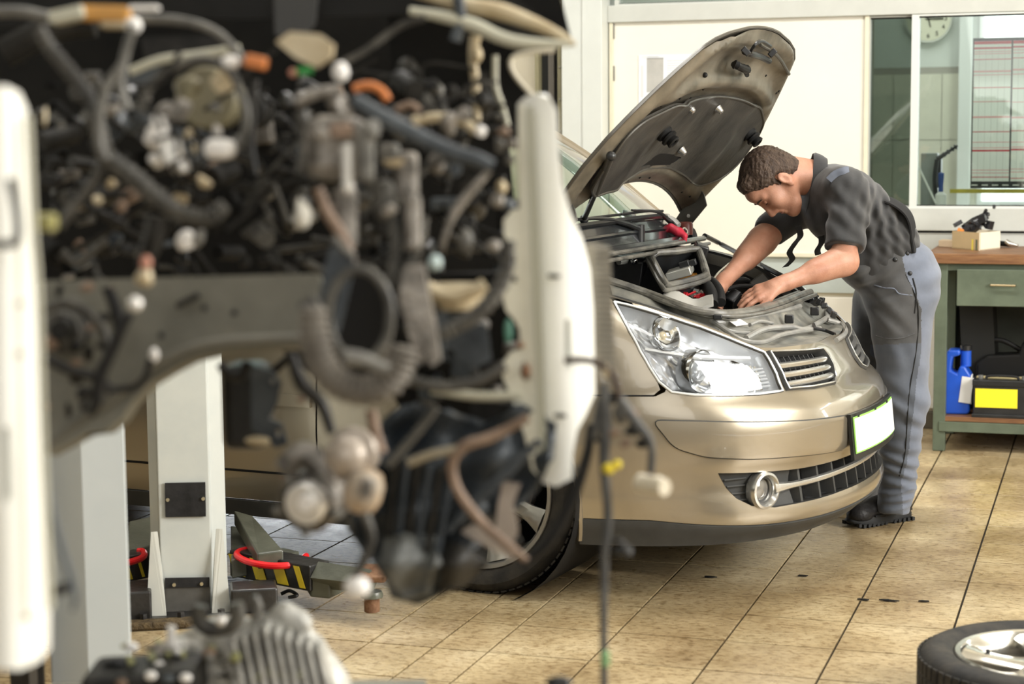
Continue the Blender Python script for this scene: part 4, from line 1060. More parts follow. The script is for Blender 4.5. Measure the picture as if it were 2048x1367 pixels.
# ---- wheels
TYRE = mat('tyre_rubber', (0.018, 0.018, 0.018), 0.62, col2=(0.045, 0.04, 0.033), scale=18, bump=0.15)
RIMP = mat('dull_silver_rim', (0.42, 0.41, 0.38), 0.32, 0.7, var=0.12, scale=12)
def wheel(parent, c, ax, r, rr, wd, nsp, rimm, local, spw=.034, dark=True, lugs=None):
    ax = Vector(ax).normalized(); x, y, _ = frame_from(ax); h = wd / 2
    MB().lathe([(rr - .012, h * .55), (rr + .002, h * .80), (rr + (r - rr) * .35, h * .99), (rr + (r - rr) * .62, h), (r - .022, h * .93), (r - .007, h * .80), (r - .001, h * .6), (r, 0), (r - .001, -h * .6), (r - .007, -h * .8), (r - .022, -h * .93), (rr + (r - rr) * .5, -h), (rr + .002, -h * .8), (rr - .012, -h * .55)], c, ax, 64, close=True).build('tyre', TYRE, parent, local=local)
    tr = MB()
    for k in range(72):   # tread blocks
        a = 2 * PI * k / 72
        for q, sk in ((-.62, .012), (-.2, .0), (.2, .0), (.62, -.012)):
            p = c + ax * (q * h) + (x * math.cos(a) + y * math.sin(a)) * (r - .0018)
            rad = (x * math.cos(a) + y * math.sin(a)); tan = ax.cross(rad)
            tr.box(p, (h * .34, r * .060, .006), Matrix((ax + tan * sk * 4, tan, rad)).transposed())
    tr.build('tread_blocks', TYRE, parent, local=local, kind='stuff', smooth=False)
    rim = MB().lathe([(rr, h * .80), (rr + .008, h * .86), (rr + .006, h * .90), (rr - .006, h * .88), (rr - .016, h * .70), (rr - .022, h * .2), (rr - .03, -h * .8), (rr, -h * .86), (rr + .003, -h * .8), (rr - .012, -h * .6), (rr - .008, h * .5)], c, ax, 64, close=True).build('rim', rimm, parent, local=local)
    for k in range(nsp):
        a = 2 * PI * k / nsp + .5; e = x * math.cos(a) + y * math.sin(a); t = ax.cross(e)
        secs = []
        for q in np.linspace(0, 1, 9):
            rad = .035 + (rr - .05) * q; w = spw * (1.0 - .25 * math.sin(q * PI)) * (1 + .5 * max(0, q - .75) * 4 * .5); z = h * (.62 + .16 * q - .10 * math.sin(q * PI)); th = .028 - .008 * q
            o = c + e * rad
            secs.append([o + t * (-w) + ax * (z - .004), o + t * (-w * .55) + ax * (z + .006), o + t * (w * .55) + ax * (z + .006), o + t * w + ax * (z - .004), o + t * w * .9 + ax * (z - th), o + t * (-w * .9) + ax * (z - th)])
        MB().grid([s_ + [s_[0]] for s_ in secs]).build('spoke', rimm, rim, local=local)
    MB().lathe([(0, h * .70), (.026, h * .70), (.03, h * .66), (.062, h * .60), (.066, h * .3), (0, h * .3)], c, ax, 32).build('hub', rimm, rim, local=local)
    for k in range(5):
        a = 2 * PI * k / 5 + .2; p = c + (x * math.cos(a) + y * math.sin(a)) * .048
        MB().cyl(p + ax * h * .5, p + ax * h * .68, .009, n=8).build('wheel_bolt', mat('dark_bolt', (0.05, 0.05, 0.05), 0.4, 0.6), rim, local=local)
    MB().cyl(c + ax * (h * .1), c + ax * (-h * .2), rr * .62, n=40).build('brake_disc', mat('brake_disc', (0.12, 0.10, 0.085), 0.5, 0.6, var=.2), rim, local=local)
    return rim
for a_ in (AF, AR):
    for sg in (-1, 1):
        ax = Vector((0, sg, 0)); c = Vector((-a_, sg * .765, .338))
        r_, rr_ = .338, .250
        o = wheel(car, c, ax, r_, rr_, .235, 7, RIMP, True)
        # inner arch liner
        MB().lathe([(WR_ + .004, -.30), (WR_ + .004, .15)], (-a_, sg * .76, WZ), (0, sg, 0), 40).build('arch_liner', INK2, car, local=True)
        MB().disc((-a_, sg * .50, WZ), (0, 1, 0), WR_ + .004, 40).build('liner_wall', INK2, car, local=True)
# floor pan and bulkheads that keep light out
MB().box((-2.65, 0, .33), (3.4, 1.40, .06)).build('floor_pan', INK2, car, local=True, smooth=False)
MB().box((-.85, 0, .27), (.9, .7, .03)).build('under_tray', INK2, car, local=True, smooth=False)

# ---- cabin
GLS = glass('tinted_car_glass', (0.62, 0.72, 0.66), 0.01, 0.10)
CAB = [  # a, half width at belt, belt z, half width at roof, roof z
    (1.02, .86, 1.03, .80, 1.10), (1.35, .88, 1.05, .74, 1.36), (1.75, .89, 1.06, .68, 1.585), (2.1, .89, 1.07, .67, 1.67), (2.9, .88, 1.08, .67, 1.72), (3.7, .86, 1.09, .65, 1.70), (4.3, .80, 1.09, .60, 1.60), (4.55, .70, 1.09, .55, 1.45)]
rows = []
for a, wb_, zb_, wr, zr in CAB[2:]:
    rows.append([Vector((-(a - (.05 if a < 2 else 0) * (1 - (y / wr) ** 2)), y, zr + .05 * (1 - (y / wr) ** 2))) for y in np.linspace(-wr, wr, 13)])
MB().grid(rows, .02).build('roof', PAINT, car, local=True, fixn=True)
for sg in (-1, 1):
    MB().grid([[Vector((-a, sg * wb_ * .985, zb_)), Vector((-a, sg * (wb_ * .45 + wr * .55), (zb_ + zr) / 2 + .02)), Vector((-a, sg * wr, zr))] for a, wb_, zb_, wr, zr in CAB]).build('side_glass', GLS, car, local=True)
    MB().tube([Vector((-a, sg * wr, zr)) for a, wb_, zb_, wr, zr in CAB[:4]], [.022, .028, .03, .03], n=8).build('windscreen_pillar', PAINT, car, local=True)
    MB().tube([Vector((-a, sg * wr, zr)) for a, wb_, zb_, wr, zr in CAB[3:]], .028, n=8).build('roof_rail', PAINT, car, local=True)
    for a in (2.1, 3.55):
        MB().tube([Vector((-a, sg * .885, 1.05)), Vector((-a - .05, sg * .68, 1.69))], .03, n=8).build('door_pillar', BLKP, car, local=True)
def WS(u, v):   # windscreen: u across -1..1, v up 0..1
    a0, z0, w0 = .87 + .16 * u * u, 1.152 - .03 * u * u, .80; a1, z1, w1 = 1.72 + .06 * u * u, 1.625 - .04 * u * u, .68
    w_ = w0 + (w1 - w0) * v
    return Vector((-(a0 + (a1 - a0) * v), u * w_, z0 + (z1 - z0) * v + .05 * math.sin(PI * v) ))
MB().grid([[WS(u, v) for u in np.linspace(-1, 1, 25)] for v in np.linspace(0, 1, 10)]).build('windscreen', GLS, car, local=True)
MB().tube([WS(u, .0) + Vector((.01, 0, .004)) for u in np.linspace(-1, 1, 25)], .010, n=6, smooth=False).build('windscreen_seal', BLKP, car, local=True)
MB().grid([[Vector((-(1.02 + .03 * k), y, 1.12 - .10 * k)) for y in np.linspace(-.78, .78, 9)] for k in range(4)], .02).build('dashboard', mat('dash_grey', (0.08, 0.08, 0.075), 0.7), car, local=True, fixn=True)
MB().box((-1.45, 0, 1.0), (.75, 1.5, .05)).build('dashboard_top', M['dash_grey'], car, local=True, bevel=.02)
for b in (-.4, .4):
    MB().ell((-2.25, b, 1.10), (.10, .24, .36)).build('seat_back', mat('seat_cloth', (0.06, 0.06, 0.06), 0.9), car, local=True)
    MB().ell((-2.28, b, 1.47), (.06, .13, .09)).build('headrest', M['seat_cloth'], car, local=True)
MB().box((-2.9, 0, .75), (3.0, 1.5, .05)).build('cabin_floor', INK2, car, local=True, smooth=False)
# firewall, cowl and wipers
MB().box((-1.17, 0, .82), (.03, 1.5, .60)).build('firewall', INK2, car, local=True, smooth=False)
def CWL(b, t, dz=0): # cowl tray between bay seal (t=0) and screen (t=1)
    a0 = .83 - .08 * (b / .8) ** 2 * -1; a0 = .80 + .0 * b; a0 = .80 + .05 * (b / .75) ** 2; a1 = .87 + .15 * (b / .8) ** 2
    z0 = 1.068 - .01 * (b / .8) ** 2; z1 = 1.145 - .03 * (b / .8) ** 2
    return Vector((-(a0 + (a1 - a0) * t), b, z0 + (z1 - z0) * t - .045 * math.sin(PI * min(1, t * 1.0)) + dz))
COWL = mat('shiny_cowl_plastic', (0.018, 0.02, 0.022), 0.22, var=.3, scale=10, coat=.4)
MB().grid([[CWL(b, t) for b in np.linspace(-.78, .78, 33)] for t in np.linspace(0, 1, 9)], .006).build('cowl_tray', COWL, car, local=True, fixn=True)
for t, r_, dz in ((.30, .012, .012), (.52, .006, .006), (.80, .008, .006)):
    MB().tube([CWL(b, t, dz) for b in np.linspace(-.70, .66, 16)], r_, n=6).build('cowl_ridge', COWL, car, local=True)
for b0, b1 in ((.58, .02), (.05, -.62)):
    wpm = MB().tube([CWL(b0, .72, .03), CWL(b0 - .15, .80, .045), CWL((b0 + b1) / 2, .9, .05), CWL(b1, .98, .045)], [.011, .009, .006, .004], n=8).build('wiper_arm', BLKP, car, local=True)
    MB().cyl(CWL(b0, .72, -.02), CWL(b0, .72, .045), .018, n=14).build('wiper_pivot', BLKP, wpm, local=True)
    MB().tube([CWL(b0 - .1, 1.0, .03), CWL((b0 + b1) / 2 - .1, 1.02, .03), CWL(b1 - .1, 1.0, .03)], .005, n=6).build('wiper_blade', BLKRUB, wpm, local=True)
def cpx(px, py, d): return CARM.inverted() @ at(px, py, d)
def cz(px, py, z): return CARM.inverted() @ atZ(px, py, z)
for q in ((1262, 432), (1280, 448)):
    p = cpx(*q, 6.72)
    MB().box(p, (.05, .018, .022), (0.3, 0.2, 0.6)).build('wiper_link', BLKP, car, local=True, bevel=.004)

# ---- inner fenders, bay walls
for sg in (1, -1):
    rows = []
    for s_ in np.linspace(.60, s_fd - .05, 22):
        z_ = ztop(s_); o = SO(sg * s_, z_); inn = Vector((o.x - .02, o.y * .93, o.z - .006)); i2 = Vector((o.x - .03, o.y * .88, o.z - .035)); i3 = Vector((o.x - .05, o.y * .80, o.z - .30))
        rows.append([o, o + Vector((-.004, -sg * .008, .003)), inn, i2, i3])
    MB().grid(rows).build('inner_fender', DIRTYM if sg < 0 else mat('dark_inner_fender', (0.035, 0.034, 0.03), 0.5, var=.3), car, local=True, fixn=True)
    # dark drip channel lying along the fender top
    MB().tube([SO(sg * s_, ztop(s_)) + Vector((-.03, -sg * .035, -.002)) for s_ in np.linspace(.62, s_fd - .1, 12)], .012, n=6).build('drip_channel', BLKP, car, local=True)

# ---- bonnet, standing open
E1 = Vector((.670, 0, .742)); NO = Vector((-.742, 0, .670)); H0 = Vector((-.92, 0, 1.144))
_hw = [(0, .700), (.145, .742), (.29, .775), (.40, .755), (.50, .70), (.60, .632), (.678, .572), (.755, .502), (.790, .43), (.815, .33), (.828, .245), (.840, .17), (.847, .08), (.849, 0)]
def hwid(s): return float(np.interp(s, [q[0] for q in _hw], [q[1] for q in _hw]))
def HP(b, s, off=0.0):   # off > 0 towards the engine side
    bow = .045 * (1 - (b / .7) ** 2) + .009 * math.sin(PI * min(max(s / .87, 0), 1))
    return H0 + Vector((0, b, 0)) + E1 * s + NO * (bow - off)
def HW(b, s): return CARM @ HP(b, s)
def hpx(px, py, g=(0, .4), off=0.0): return solve2(lambda b, s: CARM @ HP(b, s, off), px, py, g)
def rearedge(b): return max(0, .157 - .347 * b * b)
ho = [(b, rearedge(b)) for b in np.linspace(-.695, .695, 23)] + [(hwid(s), s) for s in (.05, .1, .145, .2, .25, .29, .35, .4, .45, .5, .55, .6, .64, .678, .72, .755, .775, .790, .803, .815, .828, .840, .847)] + [(0, .849)] + [(-hwid(s), s) for s in (.847, .840, .828, .815, .803, .790, .775, .755, .72, .678, .64, .6, .55, .5, .45, .4, .35, .29, .25, .2, .145, .1, .05)]
def scl(poly, d):
    n = len(poly); out = []
    for i in range(n):
        a, b = poly[i - 1], poly[(i + 1) % n]; tx, ty = b[0] - a[0], b[1] - a[1]; L_ = math.hypot(tx, ty) + 1e-9
        out.append((poly[i][0] - ty / L_ * d, poly[i][1] + tx / L_ * d))
    return out
_or = outref
def outref(c): return NO
bon = sheet('bonnet', ho, [], lambda u, v: HP(u, v), PAINT, car, step=.03, thick=.004)
# dark edge rim, folded flange and inner frame with its own relief
surf_tube(ho, 0, .006, 'bonnet_edge', mat('edge_dark', (0.07, 0.065, 0.055), 0.35, 0.3), bon, fn=lambda u, v: HP(u, v, .006))
def dist_edge(b, s):
    d = min(hwid(s) - abs(b), .849 - s, s - rearedge(b)); return max(0, d)
_ph = [(.15, .238), (.30, .215), (.42, .185), (.52, .168), (.64, .215), (.685, .31), (.685, .42), (.63, .485), (.46, .553), (.25, .565)]
pad = rounded(_ph + [(-a, b) for a, b in reversed(_ph)], .05, 4)
def sm(x, a, b): t = min(1, max(0, (x - a) / (b - a))); return t * t * (3 - 2 * t)
def inner(b, s):
    d = dist_edge(b, s)
    o = .010 + .026 * sm(d, .0, .07) - .016 * sm(d, .07, .15)
    # cross hump ahead of the pad
    hs = s - (.635 - .10 * (abs(b) / .6) ** 3)
    o += .034 * math.exp(-(hs / .035) ** 2) * (1 - sm(abs(b), .50, .60))
    o -= .014 * math.exp(-(((s - .74) / .045) ** 2)) * (1 - sm(abs(b), .2, .4))
    return HP(b, s, o)
def outref(c): return -NO
sheet('inner_frame', scl(ho, .006), [], inner, DIRTYM, bon, step=.014, thick=.003, edge=.012)
PADM = mat('grey_insulation_pad', (0.022, 0.022, 0.021), 0.5, col2=(0.065, 0.061, 0.053), scale=5, bump=0.25, bscale=30)
def padf(b, s):
    x = min(abs(abs(b) - .56), 1)
    o = .045 - .008 * math.cos(b * 7) + .006 * math.sin(s * 17 + b * 5) - .012 * math.exp(-((b - .05) ** 2 + (s - .42) ** 2) / .006) * .3
    o += .010 * math.exp(-((abs(b) - .38) / .04) ** 2)
    return HP(b, s, o)
pd = sheet('insulation_pad', pad, [rounded([(-.20, .255), (.14, .258), (.17, .290), (-.06, .298)], .02)], padf, PADM, bon, step=.02, thick=.012, edge=.015)
surf_tube(pad, 0, .0045, 'pad_edge', M['edge_dark'], pd, fn=lambda u, v: padf(u, v))
sheet('pad_slot', rounded([(-.21, .250), (.15, .252), (.18, .295), (-.07, .305)], .02), [], lambda u, v: HP(u, v, .034), INK2, pd, thick=0)
outref = _or
nin = -NO
for q in ((1330, 268), (1500, 270)):
    b, s = hpx(*q, off=.05)
    c = HP(b, s, .05)
    MB().lathe([(.034, -.02), (.030, .004), (.022, .010), (.030, .016), (.030, .024), (.020, .028), (.022, .034), (.024, .042), (.018, .046), (.012, .044), (.012, .01), (0, .006)], c, nin, 28).build('rubber_bump_cup', BLKRUB, bon, local=True)
for q in ((1384, 220), (1440, 221), (1367, 304)):
    b, s = hpx(*q, off=.052); c = HP(b, s, .052)
    MB().lathe([(0, .012), (.009, .009), (.012, 0), (.016, -.012)], c, nin, 16).build('pad_clip', SATIN, pd, local=True)
mb = MB()
for q in ((1345, 183), (1403, 175), (1425, 196), (1460, 200), (1380, 196), (1316, 206), (1277, 236), (1520, 231), (1530, 150), (1546, 180), (1551, 176), (1508, 205), (1280, 355), (1258, 362), (1300, 356), (1362, 382), (1375, 388)):
    b, s = hpx(*q, off=.02); c = Vector(inner(b, s)); mb.cyl(c - nin * .002, c + nin * .003, .0045, n=8)
mb.build('spot_holes', INK2, bon, local=True)
for q in ((1483, 300), (1470, 321), (1456, 340), (1444, 350), (1425, 352)):
    b, s = hpx(*q, off=.02); b = min(b, hwid(s) - .03)
    MB().beam(inner(b - .03, s - .004) + nin * .004, inner(b + .025, s + .008) + nin * .004, .006, .004, up=(1, 0, 0)).build('flange_slot', SATIN, bon, local=True)
# latch bar and catch near the tip
def hx(px, py, off): b, s = hpx(px, py, off=off); return HP(b, s, off)
lt = MB().tube([hx(1489, 103, .05), hx(1503, 108, .06), hx(1520, 113, .055), hx(1538, 122, .06)], .011, n=10).build('latch_bar', BLKP, bon, local=True)
MB().tube([hx(1500, 106, .06), hx(1510, 90, .065), hx(1523, 82, .06), hx(1541, 92, .06)], .006, n=8).build('latch_wire', BLKP, lt, local=True)
MB().box(hx(1545, 106, .055), (.02, .022, .03), (0, .8, 0.3)).build('latch_hook', BLKP, lt, local=True, bevel=.003)
MB().box(hx(1492, 103, .055), (.03, .03, .02), (0, .8, 0.3)).build('latch_foot', BLKP, lt, local=True, bevel=.003)
st = MB().tube([hx(1466, 128, .035), hx(1478, 135, .06), hx(1492, 142, .07)], .010, n=10).build('striker', M['dark_bolt'], bon, local=True)
MB().tube([hx(1468, 128, .06), hx(1480, 133, .075), hx(1495, 140, .06)], [.016, .011, .015], n=10, k=5, corr=1).build('striker_spring', INK2, st, local=True)
MB().cyl(hx(1492, 146, .04), hx(1494, 150, .07), .008, n=10).build('striker_bolt', M['dark_bolt'], st, local=True)
MB().ell(hx(1410, 150, .035), .009).build('rubber_stop', BLKRUB, bon, local=True)
MB().tube([hx(1520, 90, .04), hx(1555, 112, .045), hx(1578, 148, .04)], .006, n=8).build('front_seal', M['edge_dark'], bon, local=True)
# hinges
for sg in (1, -1):
    b0 = sg * .625
    hg = MB().prism([Vector((-.86, b0, 1.25)), Vector((-.84, b0, 1.27)), Vector((-.81, b0, 1.22)), Vector((-.80, b0, 1.18)), Vector((-.86, b0, 1.11)), Vector((-.90, b0, 1.03)), Vector((-.94, b0, 1.04)), Vector((-.93, b0, 1.12)), Vector((-.89, b0, 1.18))], (0, .008 * sg, 0)).build('bonnet_hinge', M['edge_dark'], car, local=True, smooth=False, bevel=.002)
    MB().tube([Vector((-.90, b0, 1.10)), Vector((-.86, b0, 1.08)), Vector((-.85, b0, 1.03)), Vector((-.88, b0, .99))], [.010, .016, .014, .012], n=8).build('hinge_arm', BLKP, hg, local=True)
    for zz in (1.14, 1.20, 1.055): MB().cyl((-.885 + (zz - 1.1) * .35, b0 - .006, zz), (-.885 + (zz - 1.1) * .35, b0 + .012, zz), .007, n=10).build('hinge_bolt', SATIN, hg, local=True)
# gas strut on the near side
p0, p1 = CARM.inverted() @ at(1172, 441, 6.18), hx(1222, 312, .05)
gs = MB().tube([p0, p0.lerp(p1, .5)], .009, n=12, smooth=False).build('gas_strut', BLKP, car, local=True)
MB().tube([p0.lerp(p1, .42), p1], .0125, n=12, smooth=False).build('strut_tube', M['edge_dark'], gs, local=True)
MB().ell(p1, .016).build('strut_joint', BLKP, gs, local=True); MB().ell(p0, .016).build('strut_joint', BLKP, gs, local=True)

# ---- engine bay front: rubber seal, radiator top cover
def cp(px, py, z): return cz(px, py, z)
sealp = [cp(1208, 560, .975), cp(1256, 576, .95), cp(1300, 592, .925), cp(1350, 612, .900), cp(1395, 627, .880), cp(1450, 634, .868), cp(1505, 630, .862), cp(1555, 618, .862), cp(1598, 602, .864), cp(1622, 594, .870)]
sl = MB().tube(sealp, .014, n=10).build('bay_seal', SEAL, car, local=True)
MB().tube([p + Vector((-.028, 0, .002)) for p in sealp], .009, n=8).build('seal_lip', SEAL, sl, local=True)
MB().tube([p + Vector((.022, 0, -.008)) for p in sealp], .007, n=8).build('seal_lip', SEAL, sl, local=True)
sealr = [CWL(b, 0.0, -.012) for b in np.linspace(-.74, .74, 15)]
MB().tube(sealr, .009, n=8).build('rear_seal', SEAL, sl, local=True)
MB().tube([p + Vector((.02, 0, -.018)) for p in sealr], .007, n=8).build('seal_lip', SEAL, sl, local=True)
MB().tube([cp(1612, 596, .869), cp(1590, 575, .90) , cp(1548, 551, .935), cp(1490, 520, .965), cp(1440, 492, 1.0), CWL(.76, .02)], .010, n=8).build('side_seal', BLKRUB, sl, local=True)
# cover sheet between seal and nose
def row_front(t):  # along the nose edge, t 0 near .. 1 far
    s_ = -.93 + 1.86 * t; p = SO(s_, ztop(s_) - .004); return p + Vector((-.012, 0, 0))
seal_s = smooth_path(sealp, 8)
def row_back(t):
    i = t * (len(seal_s) - 1); k = int(min(i, len(seal_s) - 2)); return seal_s[k].lerp(seal_s[k + 1], i - k) + Vector((.02, 0, -.018))
rows = []
for v in np.linspace(0, 1, 12):
    r = []
    for t in np.linspace(0, 1, 60):
        f_ = row_front(t); b_ = row_back(min(1, t * 1.0)); p = f_.lerp(b_, v)
        p.z -= .020 * math.sin(PI * v) * (.6 + .4 * math.cos(t * 18)) + .012 * sm(v, .10, .2) - .012 * sm(v, .8, .9)
        r.append(p)
    rows.append(r)
cov = MB().grid(rows, .004).build('radiator_top_cover', DUSTY, car, local=True, fixn=True)
def gp(t, v, dz=0): 
    p = row_front(t).lerp(row_back(t), v); p.z += dz - .012; return p
def gpx(px, py, dz=0.0):
    u, v = solve2(lambda a, b: CARM @ gp(min(max(a, 0), 1), b), px, py, (.45, .5), 20); return gp(min(max(u, 0), 1), v, dz)
LG = mat('light_grey_ridge', (0.20, 0.20, 0.19), 0.35, col2=(0.32, 0.31, 0.28), scale=12)
for pts, r_ in (([(1428, 650), (1480, 684), (1525, 690), (1560, 676), (1600, 668), (1640, 662)], .008), ([(1492, 682), (1530, 664), (1580, 660), (1612, 664), (1655, 640)], .010),
                ([(1420, 645), (1440, 650), (1500, 640), (1560, 628), (1600, 618)], .009), ([(1440, 655), (1462, 668), (1500, 672)], .006), ([(1655, 640), (1652, 622), (1640, 612)], .008),
                ([(1655, 645), (1685, 655), (1690, 672), (1672, 686)], .009), ([(1500, 655), (1520, 648), (1545, 652)], .006)):
    MB().tube([gpx(*q, dz=.010) for q in pts], r_, n=8).build('cover_ridge', LG, cov, local=True)
for q, d in (((1578, 648), (.03, .022, .03)), ((1629, 632), (.03, .022, .03)), ((1435, 644), (.03, .03, .016))):
    MB().box(gpx(*q, dz=.018), d, (0, 0, .4)).build('black_clip', BLKP, cov, local=True, bevel=.004)
lv = MB().tube([gpx(1627, 660, .02), gpx(1630, 668, .02), gpx(1650, 672, .02), gpx(1670, 680, .02)], .006, n=8, smooth=False).build('release_lever', BLKP, cov, local=True)
a, b, c, d = gpx(1455, 650, .016), gpx(1480, 648, .016), gpx(1496, 658, .016), gpx(1472, 662, .016)
MB().prism([a, b, c, d], (0, 0, .002)).build('white_sticker', mat('faded_sticker', (0.7, 0.66, 0.64), 0.5), cov, local=True)
for k in range(9):
    q = [(1610, 600), (1625, 606), (1640, 614), (1650, 622), (1660, 632), (1668, 640), (1620, 596), (1632, 603), (1645, 611)][k]
    MB().box(cp(q[0], q[1], .85), (.022, .02, .018), (.3, k, .2)).build('hose_clip', BLKP, car, local=True, bevel=.003)

# ---- engine bay contents
B = lambda px, py, d: cpx(px, py, d)
fr = rounded([(0, 0), (.0, .01)], .1) if False else None
def frame_loop(pts, r, name, m, par): return MB().tube(pts + [pts[0]], r, n=10, k=4, smooth=False).build(name, m, par, local=True)
# filter box with open rubber framed mouth
cor = [((1306, 512), 6.62), ((1318, 503), 6.64), ((1350, 502), 6.68), ((1394, 497), 6.74), ((1402, 506), 6.73), ((1412, 540), 6.62), ((1408, 552), 6.58), ((1345, 567), 6.50), ((1332, 562), 6.49), ((1312, 525), 6.58)]
L1 = [B(q[0], q[1] + 7, d - .16) for q, d in cor]
ctr_ = sum(L1, Vector()) / len(L1)
nn_ = (L1[2] - L1[8]).cross(L1[5] - L1[8]).normalized(); nn_ = nn_ if nn_.z > 0 else -nn_
ab = MB()
rows = [[p for p in L1], [p - nn_ * .02 for p in L1], [ctr_ + (p - ctr_) * 1.08 - nn_ * .10 for p in L1], [ctr_ + (p - ctr_) * 1.12 - nn_ * .22 for p in L1]]
box_ = MB().grid(rows, wrap=True).build('filter_box', BLKP, car, local=True, fixn=True)
frame_loop(smooth_path(L1 + [L1[0]], 3)[:-1], .012, 'mouth_seal', SEAL, box_)
frame_loop([ctr_ + (p - ctr_) * 1.13 - nn_ * .01 for p in smooth_path(L1 + [L1[0]], 3)[:-1]], .009, 'outer_seal', SEAL, box_)
MB().add([p - nn_ * .09 for p in L1], [tuple(range(len(L1)))]).build('box_floor', INK2, box_, local=True)
p = B(1362, 550, 6.47)
md = MB().box(p, (.09, .10, .03), (0.1, -.3, .2)).build('control_module', mat('cast_grey', (0.42, 0.42, 0.38), 0.4, .5, var=.15), box_, local=True, bevel=.004)
for k in range(2):
    q = B(1371 + 14 * k, 544 - 2 * k, 6.46) + Vector((0, 0, .018))
    MB().box(q, (.035, .028, .02), (0.1, -.3, .2)).build('connector_socket', BLKP, box_, local=True, bevel=.002)
# boxes and dark bodies filling the bay
def blob(px, py, d, dim, m, name, rot=(0, 0, 0), bev=.008, par=None):
    return MB().box(B(px, py, d), dim, rot).build(name, m, par or car, local=True, bevel=bev)
blob(1250, 552, 6.66, (.20, .26, .16), BLKP, 'scuttle_box', (0, .15, .2), .02)
blob(1295, 604, 6.50, (.22, .3, .08), BLKP, 'engine_cover', (0, .1, .1), .02)
MB().grid([[B(1330 + 14 * i, 596 + j * 5 + 1.5 * i, 6.34 - j * .03) + Vector((0, 0, .012 * math.sin(i * 1.1))) for i in range(8)] for j in range(5)], .01).build('pale_cover', mat('pale_dusty_plastic', (0.45, 0.44, 0.40), 0.5, var=.1), car, local=True, fixn=True)
orr = MB().tube([B(1352, 575, 6.52), B(1375, 570, 6.52), B(1398, 566, 6.52)], [.028, .034, .026], n=14).build('orange_duct', mat('orange_duct', (0.62, 0.28, 0.04), 0.4), car, local=True)
MB().tube([B(1392, 572, 6.50), B(1397, 573, 6.50)], .030, n=14, smooth=False).build('hose_clamp', BLKP, orr, local=True)
h1 = MB().tube([B(1388, 572, 6.50), B(1405, 572, 6.47), B(1418, 582, 6.42), B(1426, 600, 6.36), B(1425, 616, 6.32)], .022, n=14, k=8).build('coolant_hose', BLKRUB, car, local=True)
MB().tube([B(1392, 571, 6.50), B(1394, 571, 6.50)], .024, n=14, smooth=False).build('orange_band', M['orange_duct'], h1, local=True)
MB().tube([B(1412, 545, 6.60), B(1412, 562, 6.55), B(1428, 572, 6.48), B(1440, 590, 6.40), B(1443, 612, 6.33)], .018, n=14, k=8).build('coolant_hose', BLKRUB, car, local=True)
r_ = random.Random(11)
REDP = mat('red_plastic', (0.55, 0.02, 0.03), 0.35)
for k in range(8):
    p = B(r_.uniform(1368, 1414), r_.uniform(592, 606), 6.40)
    (MB().box(p, (r_.uniform(.01, .03), r_.uniform(.01, .025), .014), (r_.uniform(0, 2), r_.uniform(0, 2), 0)) if k % 2 else MB().tube([p, p + Vector((.02, .02, .01)), p + Vector((.0, .04, .0))], .004, n=6)).build('red_wiring', REDP, car, local=True)
for k in range(7):
    p = B(r_.uniform(1385, 1412), r_.uniform(585, 602), 6.42)
    MB().box(p, (.02, .016, .014), (r_.uniform(0, 2), r_.uniform(0, 2), 0)).build('fitting', M['cast_grey'], car, local=True, bevel=.002)
for k in range(26):
    px, py = r_.uniform(1235, 1560), r_.uniform(520, 610); d = 6.72 + r_.uniform(-.08, .12)
    p = B(px, py, d); p.z = min(p.z, .90)
    if k % 3: MB().box(p, [r_.uniform(.03, .10) for _ in range(3)], (r_.uniform(0, 3), r_.uniform(0, 1), 0)).build('engine_part', BLKP if k % 2 else M['dark_inner_fender'], car, local=True, bevel=.005)
    else: MB().tube([p, p + Vector((r_.uniform(-.1, .1), .08, .02)), p + Vector((r_.uniform(-.1, .1), .16, -.02))], r_.uniform(.006, .014), n=8).build('engine_hose', BLKRUB, car, local=True)
blob(1402, 512, 6.78, (.05, .06, .07), M['dark_bolt'], 'sensor_body', (0.2, 0.3, 0.5), .006)
MB().tube([B(1423, 575, 6.60), B(1440, 553, 6.70), B(1462, 535, 6.80)], .006, n=8).build('steel_rod', SATIN, car, local=True)
MB().tube([B(1455, 585, 6.6), B(1480, 580, 6.65), B(1515, 580, 6.7)], .008, n=8).build('bay_pipe', BLKRUB, car, local=True)
MB().tube([B(1240, 527, 6.5), B(1262, 524, 6.55), B(1278, 520, 6.6)], .012, n=8).build('latch_arm', M['cast_grey'], car, local=True)
MB().ell(B(1271, 526, 6.52), .014).build('chrome_bolt', CHROME, car, local=True)
# reservoir cap and ring at the rear corner
MB().lathe([(0, .02), (.022, .018), (.026, .008), (.026, -.03), (0, -.03)], B(1376, 459, 6.98), (0, 0, 1), 18).build('reservoir_cap', mat('maroon_plastic', (0.14, 0.03, 0.02), 0.4), car, local=True)
MB().lathe([(.010, -.003), (.015, -.003), (.015, .003), (.010, .003)], B(1373, 468, 6.93), (.8, -.3, .3), 20, close=True).build('lifting_eye', SATIN, car, local=True)
MB().tube([B(1332, 436, 7.0), B(1350, 444, 6.98), B(1362, 456, 6.95)], .010, n=6).build('pale_pipe', M['pale_dusty_plastic'], car, local=True)
